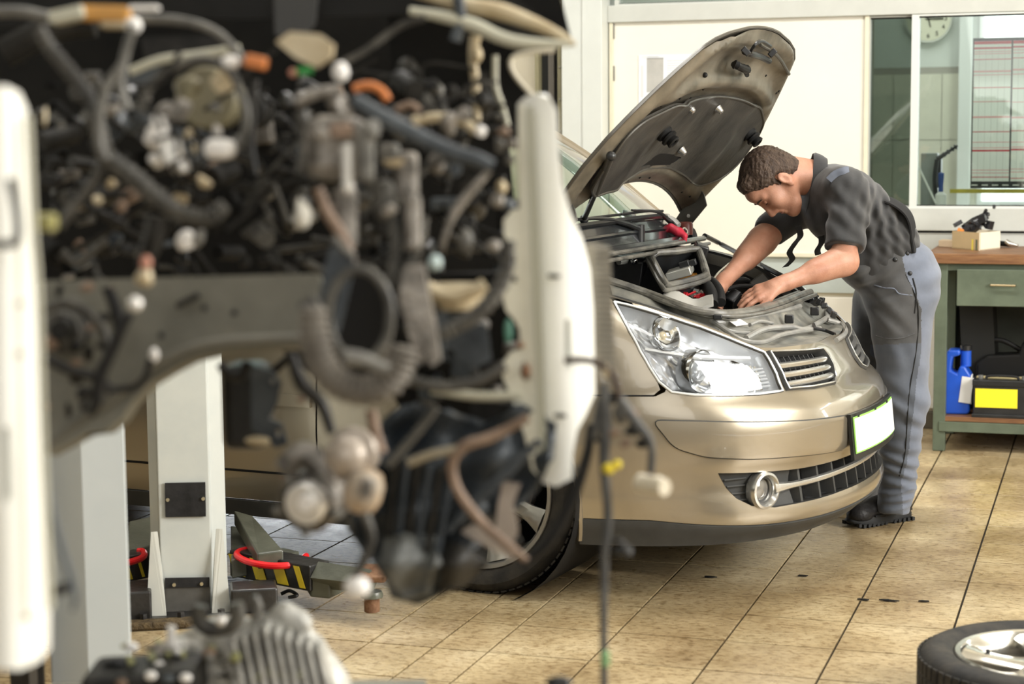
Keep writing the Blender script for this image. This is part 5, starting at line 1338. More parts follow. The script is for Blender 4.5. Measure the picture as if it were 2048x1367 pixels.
# red pouch lying on the cowl
rp = B(1352, 470, 6.88); rpw = CARM @ rp
a1, a2, a3, a4 = at(1328, 464, 6.90), at(1345, 461, 6.90), at(1362, 470, 6.86), at(1373, 477, 6.84)
F_ = Field(np.array(rpw) - .10, np.array(rpw) + .10, .004)
F_.cone(a1, a2, .010, .014, .01).cone(a2, a3, .016, .017, .01).cone(a3, a4, .016, .010, .01).cone(a4, a4 + Vector((0, 0, -.02)), .010, .009, .008).cone(a1, a1 + Vector((0.01, 0, -.012)), .008, .006, .008)
t = thing('red_glove', 'crumpled red glove lying on the black cowl below the windscreen', 'glove', rpw)
F_.build('glove_body', mat('red_glove_cloth', (0.62, 0.03, 0.06), 0.55, var=.15, bump=.3), t)
# ================================================================== the mechanic
IR = Vector((math.cos(YAW), math.sin(YAW), 0)); ID = Vector((-math.sin(YAW), math.cos(YAW), 0)); IU = Vector((0, 0, 1))
man = thing('person', 'mechanic in grey polo shirt and bib overalls bending over the engine bay', 'person', atZ(1745, 1062, 0))
def skin_mat(name, c1, c2):
    m = mat(name, c1, 0.48, col2=c2, scale=16, bump=0.12, bscale=220, sss=0.15, spec=.4)
    return m
SKIN = skin_mat('skin', (0.40, 0.185, 0.115), (0.52, 0.275, 0.185))
HAIRM = mat('brown_hair', (0.038, 0.024, 0.018), 0.45, col2=(0.12, 0.083, 0.060), scale=26, bump=0.8, bscale=70, stretch=(1, 4, 1))
def cloth(name, c, c2, sc=9):
    return mat(name, c, 0.85, col2=c2, scale=sc, bump=0.5, bscale=7, sheen=.25)
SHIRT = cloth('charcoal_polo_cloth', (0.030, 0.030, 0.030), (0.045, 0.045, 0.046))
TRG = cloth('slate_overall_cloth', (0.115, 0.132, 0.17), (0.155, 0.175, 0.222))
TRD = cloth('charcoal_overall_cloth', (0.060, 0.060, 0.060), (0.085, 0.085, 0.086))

# --- head frame
HC = at(1549, 370, 6.74)
u_ = (IR * -.947 + IU * .32).normalized(); f_ = (IR * -.32 - IU * .95 - ID * .10).normalized(); u_ = (u_ - f_ * u_.dot(f_)).normalized(); l_ = u_.cross(f_)
def hd(u, f, l=0): return HC + u_ * u + f_ * f + l_ * l
AX = (u_, f_, l_)
allp = [at(1470, 290, 6.3), at(1720, 620, 7.05), at(1400, 620, 6.5)]
lo = [min(p[i] for p in allp) - .12 for i in range(3)]; hi = [max(p[i] for p in allp) + .14 for i in range(3)]
neckb = at(1655, 378, 6.80)
B_ = Field(lo, hi, .0042)
# torso core below the shirt, so that arms, neck and chest are one body
sh_n, sh_f = at(1705, 398, 6.62), at(1612, 420, 6.97)
el_n, wr_n = at(1690, 532, 6.52), at(1563, 578, 6.43)
el_f, wr_f = at(1533, 484, 6.86), at(1446, 574, 6.62)
B_.ell(at(1700, 420, 6.8), (.16, .07, .12), ((IR * .7 - IU * .6), (IR * .6 + IU * .7), ID), k=.04)
B_.cone(sh_f, sh_n, .042, k=.03)
B_.cone(neckb, hd(-.05, -.035), .060, .056, k=.03)
B_.cone(at(1636, 356, 6.79), hd(-.03, -.06), .046, .045, k=.03)
B_.cone(sh_n, el_n, .054, .043, k=.03).cone(el_n, wr_n, .046, .026, k=.025).cone(el_n.lerp(wr_n, .12), el_n.lerp(wr_n, .45), .046, .038, k=.03).ell(el_n + IU * -.01 + IR * .012, (.034, .034, .034), k=.03)
B_.cone(sh_f, el_f, .054, .046, k=.03).cone(el_f, wr_f, .047, .026, k=.025).cone(el_f.lerp(wr_f, .1), el_f.lerp(wr_f, .45), .050, .040, k=.03)
# cranium, face
B_.ell(hd(.030, -.012), (.086, .098, .076), AX, k=.02)
B_.ell(hd(-.028, .032), (.072, .060, .060), AX, k=.03)
B_.cone(hd(.045, .068, -.02), hd(.045, .068, .02), .026, k=.03)
for sg in (1, -1):
    B_.cone(hd(-.060, -.004, sg * .052), hd(-.098, .050, sg * .026), .020, .018, k=.025)
    B_.cone(hd(-.098, .050, sg * .026), hd(-.110, .076, sg * .006), .018, .016, k=.02)
    B_.ell(hd(-.030, .062, sg * .042), (.026, .024, .024), AX, k=.025)
    B_.cone(hd(.022, .084, sg * .010), hd(.018, .070, sg * .048), .0105, .010, k=.012)
    B_.ell(hd(-.046, .098, sg * .013), (.009, .011, .008), AX, k=.006)
B_.cone(hd(-.02, .05), hd(-.09, .055), .045, .034, k=.03)
B_.ell(hd(-.108, .080), (.017, .014, .020), AX, k=.015)
B_.cone(hd(.010, .088), hd(-.036, .112), .0075, .0125, k=.012)
B_.ell(hd(-.040, .112), (.011, .012, .012), AX, k=.008)
for sg in (1, -1):
    B_.ell(hd(.002, .094, sg * .033), (.011, .012, .017), AX, k=.014, op='sub')
    B_.ell(hd(.001, .078, sg * .032), (.011, .012, .014), AX, k=.005)
    B_.ell(hd(-.012, -.006, sg * .074), (.0, .0, .0), AX, k=0) if False else None
B_.cone(hd(-.065, .094, -.020), hd(-.065, .094, .020), .0055, k=.006)
B_.cone(hd(-.079, .092, -.017), hd(-.079, .092, .017), .0065, k=.006)
B_.cone(hd(-.072, .104, -.024), hd(-.072, .104, .024), .0030, k=.004, op='sub')
# ears
for sg in (1, -1):
    e0 = hd(-.030, -.010, sg * .074)
    B_.ell(hd(-.030, -.014, sg * .081), (.030, .020, .010), (u_, f_, l_ + f_ * -.25 * sg * sg), k=.006)
    B_.ell(hd(-.056, -.004, sg * .078), (.014, .010, .008), AX, k=.006)
    B_.ell(hd(-.030, -.012, sg * .092), (.018, .011, .007), AX, k=.004, op='sub')
# hands: a palm and five bent fingers each
def hand_(F, wr, pd, sd, nd, L_=.185, curl=.5, side=1, spread=.10, thumb_out=.55):
    """pd along the hand, sd across towards the thumb, nd out of the back of the hand"""
    pd, sd, nd = Vector(pd).normalized(), Vector(sd).normalized(), Vector(nd).normalized()
    pl = L_ * .52
    for q in (-.030, -.010, .010, .030):
        F.cone(wr + sd * q * .55 + pd * .01, wr + pd * pl * .93 + sd * q * 1.05, .0145, .0125, k=.012)
    F.cone(wr - pd * .02, wr + pd * .03, .025, .024, k=.02)
    specs = ((.033, .42, .0088), (.011, .47, .0092), (-.011, .44, .0088), (-.032, .35, .0078))
    for i, (o, ln, r) in enumerate(specs):
        b = wr + pd * (pl - abs(o - .011) * .25) + sd * o; d0 = (pd + sd * (o * spread / .03)).normalized(); ln = ln * L_
        a1, a2, a3 = curl * .45, curl * 1.15, curl * 1.65
        def dr(a): return d0 * math.cos(a) - nd * math.sin(a)
        p1 = b + dr(a1) * ln * .46; p2 = p1 + dr(a2) * ln * .31; p3 = p2 + dr(a3) * ln * .23
        F.cone(b - d0 * .012 + nd * .002, b, r * 1.1, r * 1.2, k=.006).cone(b, p1, r * 1.12, r, k=.004).cone(p1, p2, r * 1.04, r * .92, k=.003).cone(p2, p3, r * .92, r * .78, k=.003)
    tb = wr + pd * pl * .25 + sd * .022; t1 = tb + (pd * .7 + sd * thumb_out - nd * .25).normalized() * L_ * .23
    t2 = t1 + (pd * .92 + sd * .22 - nd * .3).normalized() * L_ * .19; t3 = t2 + (pd * .9 - nd * .55).normalized() * L_ * .14
    F.cone(tb, t1, .017, .0125, k=.012).cone(t1, t2, .0122, .0105, k=.004).cone(t2, t3, .0105, .0085, k=.003)
pdn = (at(1500, 600, 6.40) - wr_n).normalized()
hand_(B_, wr_n, pdn, (-ID * .85 - IU * .5), (IU * .9 - ID * .35 - IR * .15), curl=.42, spread=.16)
pdf = (at(1432, 606, 6.52) - wr_f).normalized()
hand_(B_, wr_f, pdf, (-IR * .2 - ID * .9 + IU * .1), (-IR * .9 - ID * .1 + IU * .5), curl=.55, spread=.06)
body = B_.build('body', SKIN, man, iters=1)
# eyes, brows
EYW = mat('eye_white', (0.75, 0.72, 0.68), 0.2); 
for sg in (1, -1):
    ey = MB().ell(hd(.000, .0800, sg * .032), .0105).build('eye', EYW, man)
    MB().ell(hd(-.003, .0885, sg * .032), (.004, .004, .004)).build('iris', mat('iris', (0.05, 0.04, 0.03), 0.2), ey)
    MB().ell(hd(.0025, .0805, sg * .032), (.0120, .0120, .0135), rot=Matrix((u_, f_, l_)).transposed()).build('upper_lid', SKIN, man)
    MB().tube([hd(-.004, .089, sg * .020), hd(-.0045, .0925, sg * .032), hd(-.004, .086, sg * .045)], .0014, n=6).build('lashes', HAIRM, man)
    MB().tube([hd(.022, .096, sg * .014), hd(.027, .097, sg * .030), hd(.020, .083, sg * .050)], [.0028, .0036, .002], n=6).build('eyebrow', HAIRM, man)
MB().tube([hd(-.0715, .0965, -.020), hd(-.0725, .1005, 0), hd(-.0715, .0965, .020)], .0022, n=6).build('lips', mat('lip_skin', (0.40, 0.17, 0.13), 0.4), man)
# hair
c = np.array(HC); Hh = Field(c - .16, c + .16, .003)
Hh.ell(hd(.033, -.016), (.092, .104, .084), AX, k=0)
Hh.ell(hd(-.030, -.060), (.070, .050, .066), AX, k=.03)
Hh.cone(hd(.085, .045, -.03), hd(.085, .045, .03), .028, k=.02)
for sg in (1, -1):
    Hh.cone(hd(.005, .008, sg * .071), hd(-.026, .010, sg * .071), .010, .006, k=.008)
Hh.ell(hd(-.075, .085), (.135, .098, .125), AX, k=.012, op='sub')
Hh.ell(hd(-.030, .010), (.040, .026, .12), AX, k=.008, op='sub') if False else None
for sg in (1, -1): Hh.ell(hd(-.020, -.012, sg * .085), (.030, .022, .020), AX, k=.006, op='sub')
Hh.ell(hd(-.115, -.03), (.055, .12, .12), AX, k=.01, op='sub')
nz = np.random.default_rng(3)
dirs = nz.normal(size=(9, 3)); dirs /= np.linalg.norm(dirs, axis=1)[:, None]; ph = nz.uniform(0, 6, 9)
def hairw(x, y, z):
    o = 0
    for i in range(9): o = o + np.sin((x * dirs[i, 0] + y * dirs[i, 1] + z * dirs[i, 2]) * (200 + 60 * i) + ph[i] + 2.5 * np.sin((x + y - z) * 55 + i))
    return o * .00042
Hh.warp(hairw)
Hh.build('hair', HAIRM, man, iters=0)

# --- polo shirt
allp = [at(1500, 300, 6.5), at(1860, 640, 7.1), at(1500, 640, 6.5)]
lo = [min(p[i] for p in allp) - .12 for i in range(3)]; hi = [max(p[i] for p in allp) + .12 for i in range(3)]
Fs = Field(lo, hi, .0048)
bk = (IR * .62 + IU * .78).normalized(); al = (IR * .78 - IU * .62).normalized()
Fs.ell(at(1702, 420, 6.80), (.175, .125, .185), (al, bk, ID), k=.05)
Fs.ell(at(1762, 490, 6.80), (.16, .125, .165), (al, bk, ID), k=.07)
Fs.ell(at(1668, 445, 6.82), (.10, .09, .15), (al, bk, ID), k=.06)
Fs.ell(at(1735, 530, 6.80), (.13, .11, .155), (al, bk, ID), k=.06)
Fs.cone(at(1632, 405, 6.88), at(1690, 385, 6.66), .070, .075, k=.05)
Fs.cone(sh_n, sh_n.lerp(el_n, .78), .070, .066, k=.045).cone(sh_n.lerp(el_n, .45), sh_n.lerp(el_n, .80), .066, .0685, k=.02)
Fs.cone(sh_f, at(1548, 466, 6.90), .072, .066, k=.05)
Fs.cone(at(1660, 385, 6.80), at(1648, 380, 6.79), .080, .070, k=.02)
# cuffs cut clean
def cut(F, p, n, R):
    """remove everything beyond the plane inside a ball"""
    p = np.array(p, float); n = np.array(Vector(n).normalized(), float); q = F._sub(p - R, p + R)
    sl, X, Y, Z = q; px, py, pz = X - p[0], Y - p[1], Z - p[2]
    d = np.maximum(-(px * n[0] + py * n[1] + pz * n[2]), np.sqrt(px ** 2 + py ** 2 + pz ** 2) - R)
    F._merge(sl, d, .004, 'sub')
cn = sh_n.lerp(el_n, .82); cut(Fs, cn + (el_n - sh_n).normalized() * .0, (el_n - sh_n), .085)
cf = at(1540, 474, 6.88); cut(Fs, cf, (at(1528, 492, 6.86) - at(1552, 460, 6.9)), .09)
def folds(amps):
    def fn(x, y, z):
        o = 0
        for (p, n, w, a, R, g) in amps:
            px, py, pz = x - p[0], y - p[1], z - p[2]; t = px * n[0] + py * n[1] + pz * n[2]; r2 = px ** 2 + py ** 2 + pz ** 2
            o = o + a * np.sin(t * 2 * np.pi / w + g * np.sin((px + pz) * 22)) * np.exp(-r2 / R ** 2)
        return o
    return fn
def v3(v): return np.array(Vector(v).normalized())
Fs.warp(folds([(np.array(at(1770, 450, 6.66)), v3(IR * .85 + IU * .15), .050, .0060, .17, .35), (np.array(at(1745, 430, 6.65)), v3(IR * .9 - IU * .3), .036, .0038, .14, .35),
               (np.array(at(1700, 450, 6.58)), v3(IR * .5 + IU * .5), .06, .0055, .13, .35), (np.array(at(1790, 500, 6.7)), v3(IR * .6 + IU * .6), .035, .0038, .11, .35),
               (np.array(at(1640, 470, 6.7)), v3(IR * .8 + IU * .2), .05, .004, .10, .7)]))
Fs.build('polo_shirt', SHIRT, man, iters=1)
# collar
def ring(c, ax, r, rx=1.0): 
    x, y, z = frame_from(ax, IR); return lambda a: c + (x * math.cos(a) * rx + y * math.sin(a)) * r
zc = (IR * .96 + IU * .05 - ID * .05).normalized(); yc = (IU - zc * IU.dot(zc)).normalized(); xc = yc.cross(zc)
c0 = at(1634, 377, 6.79)
rows = []
for o, rv, rh in ((.030, .088, .084), (.012, .102, .082), (-.010, .112, .080), (-.020, .110, .078), (-.014, .103, .074), (.010, .094, .070)):
    rows.append([c0 + zc * (o + .020 * math.cos(a) * 1.0 - .012 * (math.sin(a) < -.6)) + (xc * math.cos(a + PI / 2) * rh + yc * math.sin(a + PI / 2) * rv) for a in np.linspace(0, 2 * PI, 33)])
MB().grid(rows).build('collar', SHIRT, man)
for cc_, d_, r_ in ((cn, (el_n - sh_n), .0685),):
    d_ = Vector(d_).normalized(); x, y, z = frame_from(d_, IR)
    MB().tube([cc_ - d_ * .022 + (x * math.cos(a) + y * math.sin(a)) * r_ for a in np.linspace(0, 2 * PI, 30)], .0018, n=5, smooth=False).build('sleeve_seam', SHIRT, man)

# --- overalls
hipn, knn, ann = at(1802, 620, 6.74), at(1806, 815, 6.70), at(1790, 985, 6.74)
hipf, knf, anf = at(1770, 620, 6.93), at(1738, 800, 6.98), at(1726, 975, 7.06)
allp = [at(1680, 400, 6.6), at(1900, 1060, 6.9), at(1680, 1060, 7.2)]
lo = [min(p[i] for p in allp) - .12 for i in range(3)]; hi = [max(p[i] for p in allp) + .10 for i in range(3)]; lo[2] = 0.0
Ft = Field(lo, hi, .0052)
Ft.ell(at(1797, 575, 6.83), (.135, .150, .185), ((IR * .9 - IU * .3), (IR * .3 + IU * .9), ID), k=.05)
Ft.ell(at(1828, 575, 6.80), (.085, .13, .15), (IR, IU, ID), k=.06)
Ft.ell(at(1762, 528, 6.81), (.120, .135, .172), (al, bk, ID), k=.05)
Ft.cone(hipn, knn, .122, .083, k=.05).cone(knn, ann, .083, .064, k=.04).cone(ann, at(1782, 1022, 6.74), .064, .062, k=.02)
Ft.cone(hipf, knf, .120, .083, k=.04).cone(knf, anf, .083, .064, k=.04).cone(anf, at(1722, 1005, 7.06), .064, .062, k=.02)
# bib in front of the belly
Ft.ell(at(1712, 545, 6.80), (.06, .085, .15), (bk, al, ID), k=.04)
Ft.half(at(1755, 455, 6.8), (-IR * .45 + IU * .9))
cut(Ft, at(1782, 1036, 6.74), -IU, .1); cut(Ft, at(1722, 1016, 7.06), -IU, .1)
Ft.warp(folds([(np.array(at(1790, 950, 6.68)), v3(IU + IR * .25), .050, .0075, .13, 1.0), (np.array(at(1790, 1010, 6.68)), v3(IU - IR * .3), .035, .006, .07, 1.3),
               (np.array(at(1800, 820, 6.65)), v3(IU * .9 + IR * .5), .085, .0060, .14, 1), (np.array(at(1760, 640, 6.63)), v3(IU * .7 + IR * .6), .07, .0050, .12, .8),
               (np.array(at(1735, 570, 6.65)), v3(IU * .8 - IR * .5), .05, .005, .10, .8), (np.array(at(1850, 560, 6.7)), v3(IU * .8 - IR * .4), .09, .004, .12, .8),
               (np.array(at(1740, 770, 6.9)), v3(IU + IR * .2), .06, .006, .16, 1), (np.array(at(1800, 720, 6.65)), v3(IR), .11, .004, .16, 1)]))
tro = Ft.build('overalls', TRG, man, iters=1)
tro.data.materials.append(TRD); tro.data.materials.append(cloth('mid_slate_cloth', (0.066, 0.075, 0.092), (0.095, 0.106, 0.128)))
# ahead of the side seam: charcoal to the hem, mid slate below; far leg charcoal
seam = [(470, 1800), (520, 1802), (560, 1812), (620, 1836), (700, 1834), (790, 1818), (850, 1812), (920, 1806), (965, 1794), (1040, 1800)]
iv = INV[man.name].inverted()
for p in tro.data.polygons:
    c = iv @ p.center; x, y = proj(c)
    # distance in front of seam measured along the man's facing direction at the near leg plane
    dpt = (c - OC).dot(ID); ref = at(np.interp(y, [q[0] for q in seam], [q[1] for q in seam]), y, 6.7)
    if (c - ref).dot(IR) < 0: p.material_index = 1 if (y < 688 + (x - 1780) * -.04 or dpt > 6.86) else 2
pts = [at(x, y, 6.7) for y, x in seam[2:-1]]
def onto(F, p, dirn):
    """march from outside along dirn to the surface of the field"""
    q = Vector(p) - Vector(dirn) * .25
    for k in range(250):
        i = np.round((np.array(q) - F.lo) / F.h).astype(int)
        if np.all(i >= 0) and np.all(i < F.n) and F.F[tuple(i)] < 0: return q
        q = q + Vector(dirn) * .002
    return Vector(p)
def draw(F, pl, r, name, m, par, d=6.75, n=6):
    P = []
    sp = smooth_path([Vector((a, b, 0)) for a, b in pl], 5)
    for q in sp: r0 = ray(q.x, q.y).normalized(); P.append(onto(F, at(q.x, q.y, d), r0) - r0 * .001)
    return MB().tube(P, r, n=n, smooth=False).build(name, m, par)
draw(Ft, [(x, y) for y, x in seam[2:-1]], .0022, 'side_seam', BLKRUB, tro)
draw(Ft, [(1752, 684), (1780, 690), (1808, 688), (1830, 680)], .003, 'pocket_hem', TRD, tro)
draw(Ft, [(1750, 582), (1770, 588), (1790, 590), (1800, 600), (1826, 604)], .0026, 'pocket_edge', TRG, tro)
draw(Ft, [(1828, 570), (1834, 600), (1830, 640)], .003, 'opening_edge', BLKRUB, tro)
for q in ((1817, 520), (1822, 560), (1793, 532)):
    p = onto(Ft, at(*q, 6.7), ray(*q).normalized()); MB().ell(p, .009).build('button', BLKP, tro)
# shoulder strap and back yoke that stands off the body
def strap(F, pl, wd, name, m, d=6.75, off=.012):
    P = []
    for q in smooth_path([Vector((a, b, 0)) for a, b in pl], 6): r0 = ray(q.x, q.y).normalized(); P.append(onto(F, at(q.x, q.y, d), r0))
    for _ in range(6): P = [P[0]] + [(P[i - 1] + P[i] * 2 + P[i + 1]) / 4 for i in range(1, len(P) - 1)] + [P[-1]]
    rows = []
    for i, p in enumerate(P):
        t = (P[min(i + 1, len(P) - 1)] - P[max(i - 1, 0)]).normalized(); nn = (Vector(OC) - p).normalized(); s_ = t.cross(nn).normalized()
        rows.append([p + s_ * (wd * (k - 2) / 4) + nn * (off + .003 * (1 - abs(k - 2) / 2)) for k in range(5)])
    return MB().grid(rows, .004).build(name, m, man)
strap(Fs, [(1664, 372), (1676, 360), (1692, 354), (1704, 352)], .030, 'shoulder_strap', TRG)
rows = []
for t in np.linspace(0, 1, 14):
    x_, y_ = 1781 + 52 * t + 14 * math.sin(PI * t), 408 + 66 * t ** 1.1 - 4 * math.sin(PI * t)
    rows.append([at(x_ - 9 * (1 - math.sin(PI * w_)), y_ + 9 * (1 - math.sin(PI * w_)), 6.66 + .26 * w_) for w_ in np.linspace(0, 1, 9)])
for k in range(3):
    rows.append([at(1834 + 2 * k - 9 * (1 - math.sin(PI * w_)), 474 + 14 * (k + 1) + 4 * (1 - math.sin(PI * w_)), 6.66 + .26 * w_) for w_ in np.linspace(0, 1, 9)])
MB().grid(rows, .006).build('back_yoke', mat('dark_lining_cloth', (0.018, 0.018, 0.019), .85), man)
# hanging straps
for pts in ([(1600, 462, 6.72), (1604, 482, 6.72), (1592, 498, 6.71), (1582, 514, 6.71), (1587, 528, 6.71), (1573, 543, 6.71)], [(1646, 482, 6.72), (1646, 496, 6.72), (1638, 510, 6.72), (1639, 520, 6.72)]):
    P = smooth_path([at(*q) for q in pts], 8)
    MB().grid([[p - IR * .011 - IU * .002, p - ID * .002, p + IR * .011 + IU * .003] for p in P], .002).build('loose_strap', BLKRUB, man)

# --- safety shoes
SHOE = mat('black_shoe_leather', (0.014, 0.013, 0.013), 0.5, var=.3, bump=.3, bscale=60)
SOLE = mat('black_shoe_sole', (0.022, 0.023, 0.024), 0.55, var=.2)
def shoe(toe, heel, ank):
    toe, heel, ank = Vector(toe), Vector(heel), Vector(ank); d = (toe - heel).normalized(); s_ = IU.cross(d).normalized(); L_ = (toe - heel).length
    def q(a, b, c): return heel + d * a * L_ + s_ * b + IU * c
    c = np.array(q(.5, 0, .07)); F = Field(c - np.array([.22, .22, .09]), c + np.array([.22, .22, .14]), .0045)
    F.cone(q(.14, 0, .055), q(.55, .0, .052), .036, .038, k=.02).cone(q(.55, 0, .05), q(.86, .006, .048), .040, .036, k=.02).ell(q(.84, .006, .045), (.045, .045, .034), k=.02)
    F.cone(q(.16, 0, .06), q(.22, 0, .13), .038, .042, k=.03).cone(q(.35, 0, .08), q(.62, 0, .06), .036, .030, k=.03)
    F.half(q(0, 0, .028), -IU)
    up = F.build('shoe', SHOE, man)
    prof = []
    for a in np.linspace(0, 2 * PI, 40, endpoint=False):
        t = .5 - .5 * math.cos(a); w_ = .036 + .012 * sm(t, .4, .75); x_ = t; y_ = math.sin(a); y_ = math.copysign(abs(y_) ** .6, y_) * w_
        prof.append((x_, y_))
    rows = [[q(.5 + (x - .5) * k, y * k, z + .010 * sm(x, .8, 1) * (z < .02)) for x, y in prof] for z, k in ((.006, .97), (.014, 1.02), (.028, 1.02), (.038, .97), (.040, .85))]
    so = MB().grid(rows, wrap=True).build('sole', SOLE, up)
    MB().add([q(.5 + (x - .5) * .97, y * .97, .006 + .010 * sm(x, .8, 1)) for x, y in prof], [tuple(range(len(prof)))]).build('sole_bottom', SOLE, so)
    mb = MB()
    for k in range(13):
        t = .04 + k * .075
        if .34 < t < .45: continue
        for sg in (1, -1): mb.box(q(t, sg * (.030 + .010 * sm(t, .4, .75)), .008 + .008 * sm(t, .85, 1)), (.012, .016, .013), Matrix((d, s_, IU)).transposed())
    mb.build('tread_lugs', SOLE, so, smooth=False, kind='stuff')
    for k in range(4):
        t = .42 + k * .055; z = .105 - k * .012
        MB().tube([q(t, -.024, z), q(t + .02, 0, z + .010), q(t + .012, .024, z)], .0028, n=6).build('lace', SHOE, up)
        for sg in (1, -1):
            if k < 3: MB().ell(q(t, sg * .030, z - .006), .0045).build('eyelet', mat('copper_eyelet', (0.55, 0.25, 0.15), 0.25, 1.0), up)
    MB().tube([q(.06, .034, .045), q(.35, .040, .050), q(.7, .047, .040)], .0035, n=6).build('side_seam', SOLE, up)
shoe(atZ(1690, 1066, 0.0), atZ(1812, 1050, 0.0), ann)
shoe(atZ(1640, 1028, 0.0), atZ(1757, 1016, 0.0), anf)
# ================================================================== vehicle lift posts
GRP = mat('lift_grey_paint', (0.52, 0.55, 0.53), 0.38, col2=(0.60, 0.62, 0.58), scale=5, bump=0.04)
GRS = mat('lift_side_paint', (0.55, 0.56, 0.52), 0.4, col2=(0.62, 0.62, 0.56), scale=6)
BLKST = mat('greasy_black_steel', (0.022, 0.021, 0.02), 0.35, var=.4, scale=12, bump=.2)
OLV = mat('greasy_olive_steel', (0.075, 0.08, 0.06), 0.32, col2=(0.13, 0.135, 0.105), scale=10, bump=.15)
BRASSB = mat('brass_bolt', (0.55, 0.5, 0.36), 0.3, 0.8)
HAZ = mat('hazard_yellow', (0.72, 0.55, 0.03), 0.45, var=.12, scale=14)
REDP2 = mat('bright_red_tube', (0.80, 0.015, 0.02), 0.3)
RUST = mat('rusty_steel', (0.11, 0.05, 0.025), 0.7, col2=(0.25, 0.14, 0.08), scale=25, bump=.3)

c = atZ(366, 1222, 0.0); fn_ = Vector((c.x, c.y, 0)).normalized() * -1   # face towards the camera
fr_ = IR * .985 + ID * -.0; fr_ = Vector((-fn_.y, fn_.x, 0)); fr_ = fr_ if fr_.dot(IR) > 0 else -fr_
t = thing('lift_post', 'pale grey lift post with black bolted plate beside hazard striped arms', 'lift post', c)
def fp(r, n, z): return c + fr_ * r - fn_ * n + Vector((0, 0, z))
hw = .077
prof = [(-hw, 0), (hw, 0), (hw + .002, .02), (hw + .047, .05), (hw + .047, .26), (-hw - .027, .26), (-hw - .027, .05), (-hw - .002, .02)]
H_ = 2.75
MB().prism([fp(r, n, .02) for r, n in prof], (0, 0, H_)).build('post_shaft', GRP, t, smooth=False, bevel=.004)
def rect(mb, px0, py0, px1, py1, n0=-.004, th=.006):
    a = atP(px0, py0, fp(0, n0, 0), fn_); b = atP(px1, py0, fp(0, n0, 0), fn_); cc_ = atP(px1, py1, fp(0, n0, 0), fn_); d = atP(px0, py1, fp(0, n0, 0), fn_)
    return mb.prism([a, b, cc_, d], -fn_ * -th)
pl_ = rect(MB(), 325, 953, 406, 1021).build('cover_plate', mat('worn_black_rubber_plate', (0.02, 0.02, 0.021), 0.5, var=.4, scale=20, bump=.1), t, smooth=False)
for q in ((330, 987), (401, 986)):
    p = atP(*q, fp(0, -.012, 0), fn_); MB().cyl(p - fn_ * .004, p + fn_ * .005, .0055, n=12).build('bolt', BRASSB, pl_)
fl_ = rect(MB(), 322, 1143, 411, 1162, -.010).build('flap_bar', M['worn_black_rubber_plate'], t, smooth=False)
for q in ((340, 1157), (395, 1156)):
    p = atP(*q, fp(0, -.020, 0), fn_); MB().cyl(p - fn_ * .004, p + fn_ * .005, .0055, n=12).build('bolt', BRASSB, fl_)
rect(MB(), 322, 1162, 412, 1214, -.006, .004).build('rubber_flap', mat('grey_flap', (0.11, 0.105, 0.095), 0.4, var=.25, scale=9), t, smooth=False)
for sg, r0, r1 in ((-1, -.082, -.115), (1, .092, .122)):
    MB().prism([fp(r0, -.004, .27), fp(r0 + .012 * sg, -.006, .27), fp(r1, -.05, .02), fp(r0 - .02 * sg, -.055, .02), fp(r0 - .012 * sg, -.01, .14)], fr_ * sg * .008).build('gusset', GRS, t, smooth=False, bevel=.002)
MB().prism([fp(-.20, -.10, 0.0), fp(.27, -.10, 0), fp(.27, .42, 0), fp(-.20, .42, 0)], (0, 0, .022)).build('base_plate', BLKST, t, smooth=False, bevel=.002)
MB().box(fp(.02, -.11, .012), (.42, .06, .024), (0, 0, math.atan2(fr_.y, fr_.x))).build('floor_dirt', mat('oily_dirt', (0.05, 0.035, 0.02), 0.7, col2=(0.14, 0.10, 0.05), scale=30, bump=.6), t, bevel=.008)
MB().box(fp(.20, -.03, .06), (.14, .12, .075), (0, 0, math.atan2(fr_.y, fr_.x))).build('side_housing', BLKST, t, smooth=False, bevel=.006)
MB().box(fp(-.17, .0, .06), (.13, .16, .09), (0, 0, math.atan2(fr_.y, fr_.x))).build('side_housing', BLKST, t, smooth=False, bevel=.006)
for r in (-.13, -.02, .10, .21): MB().cyl(fp(r, -.085, .02), fp(r, -.085, .04), .012, n=6).build('anchor_bolt', BLKST, t, smooth=False)

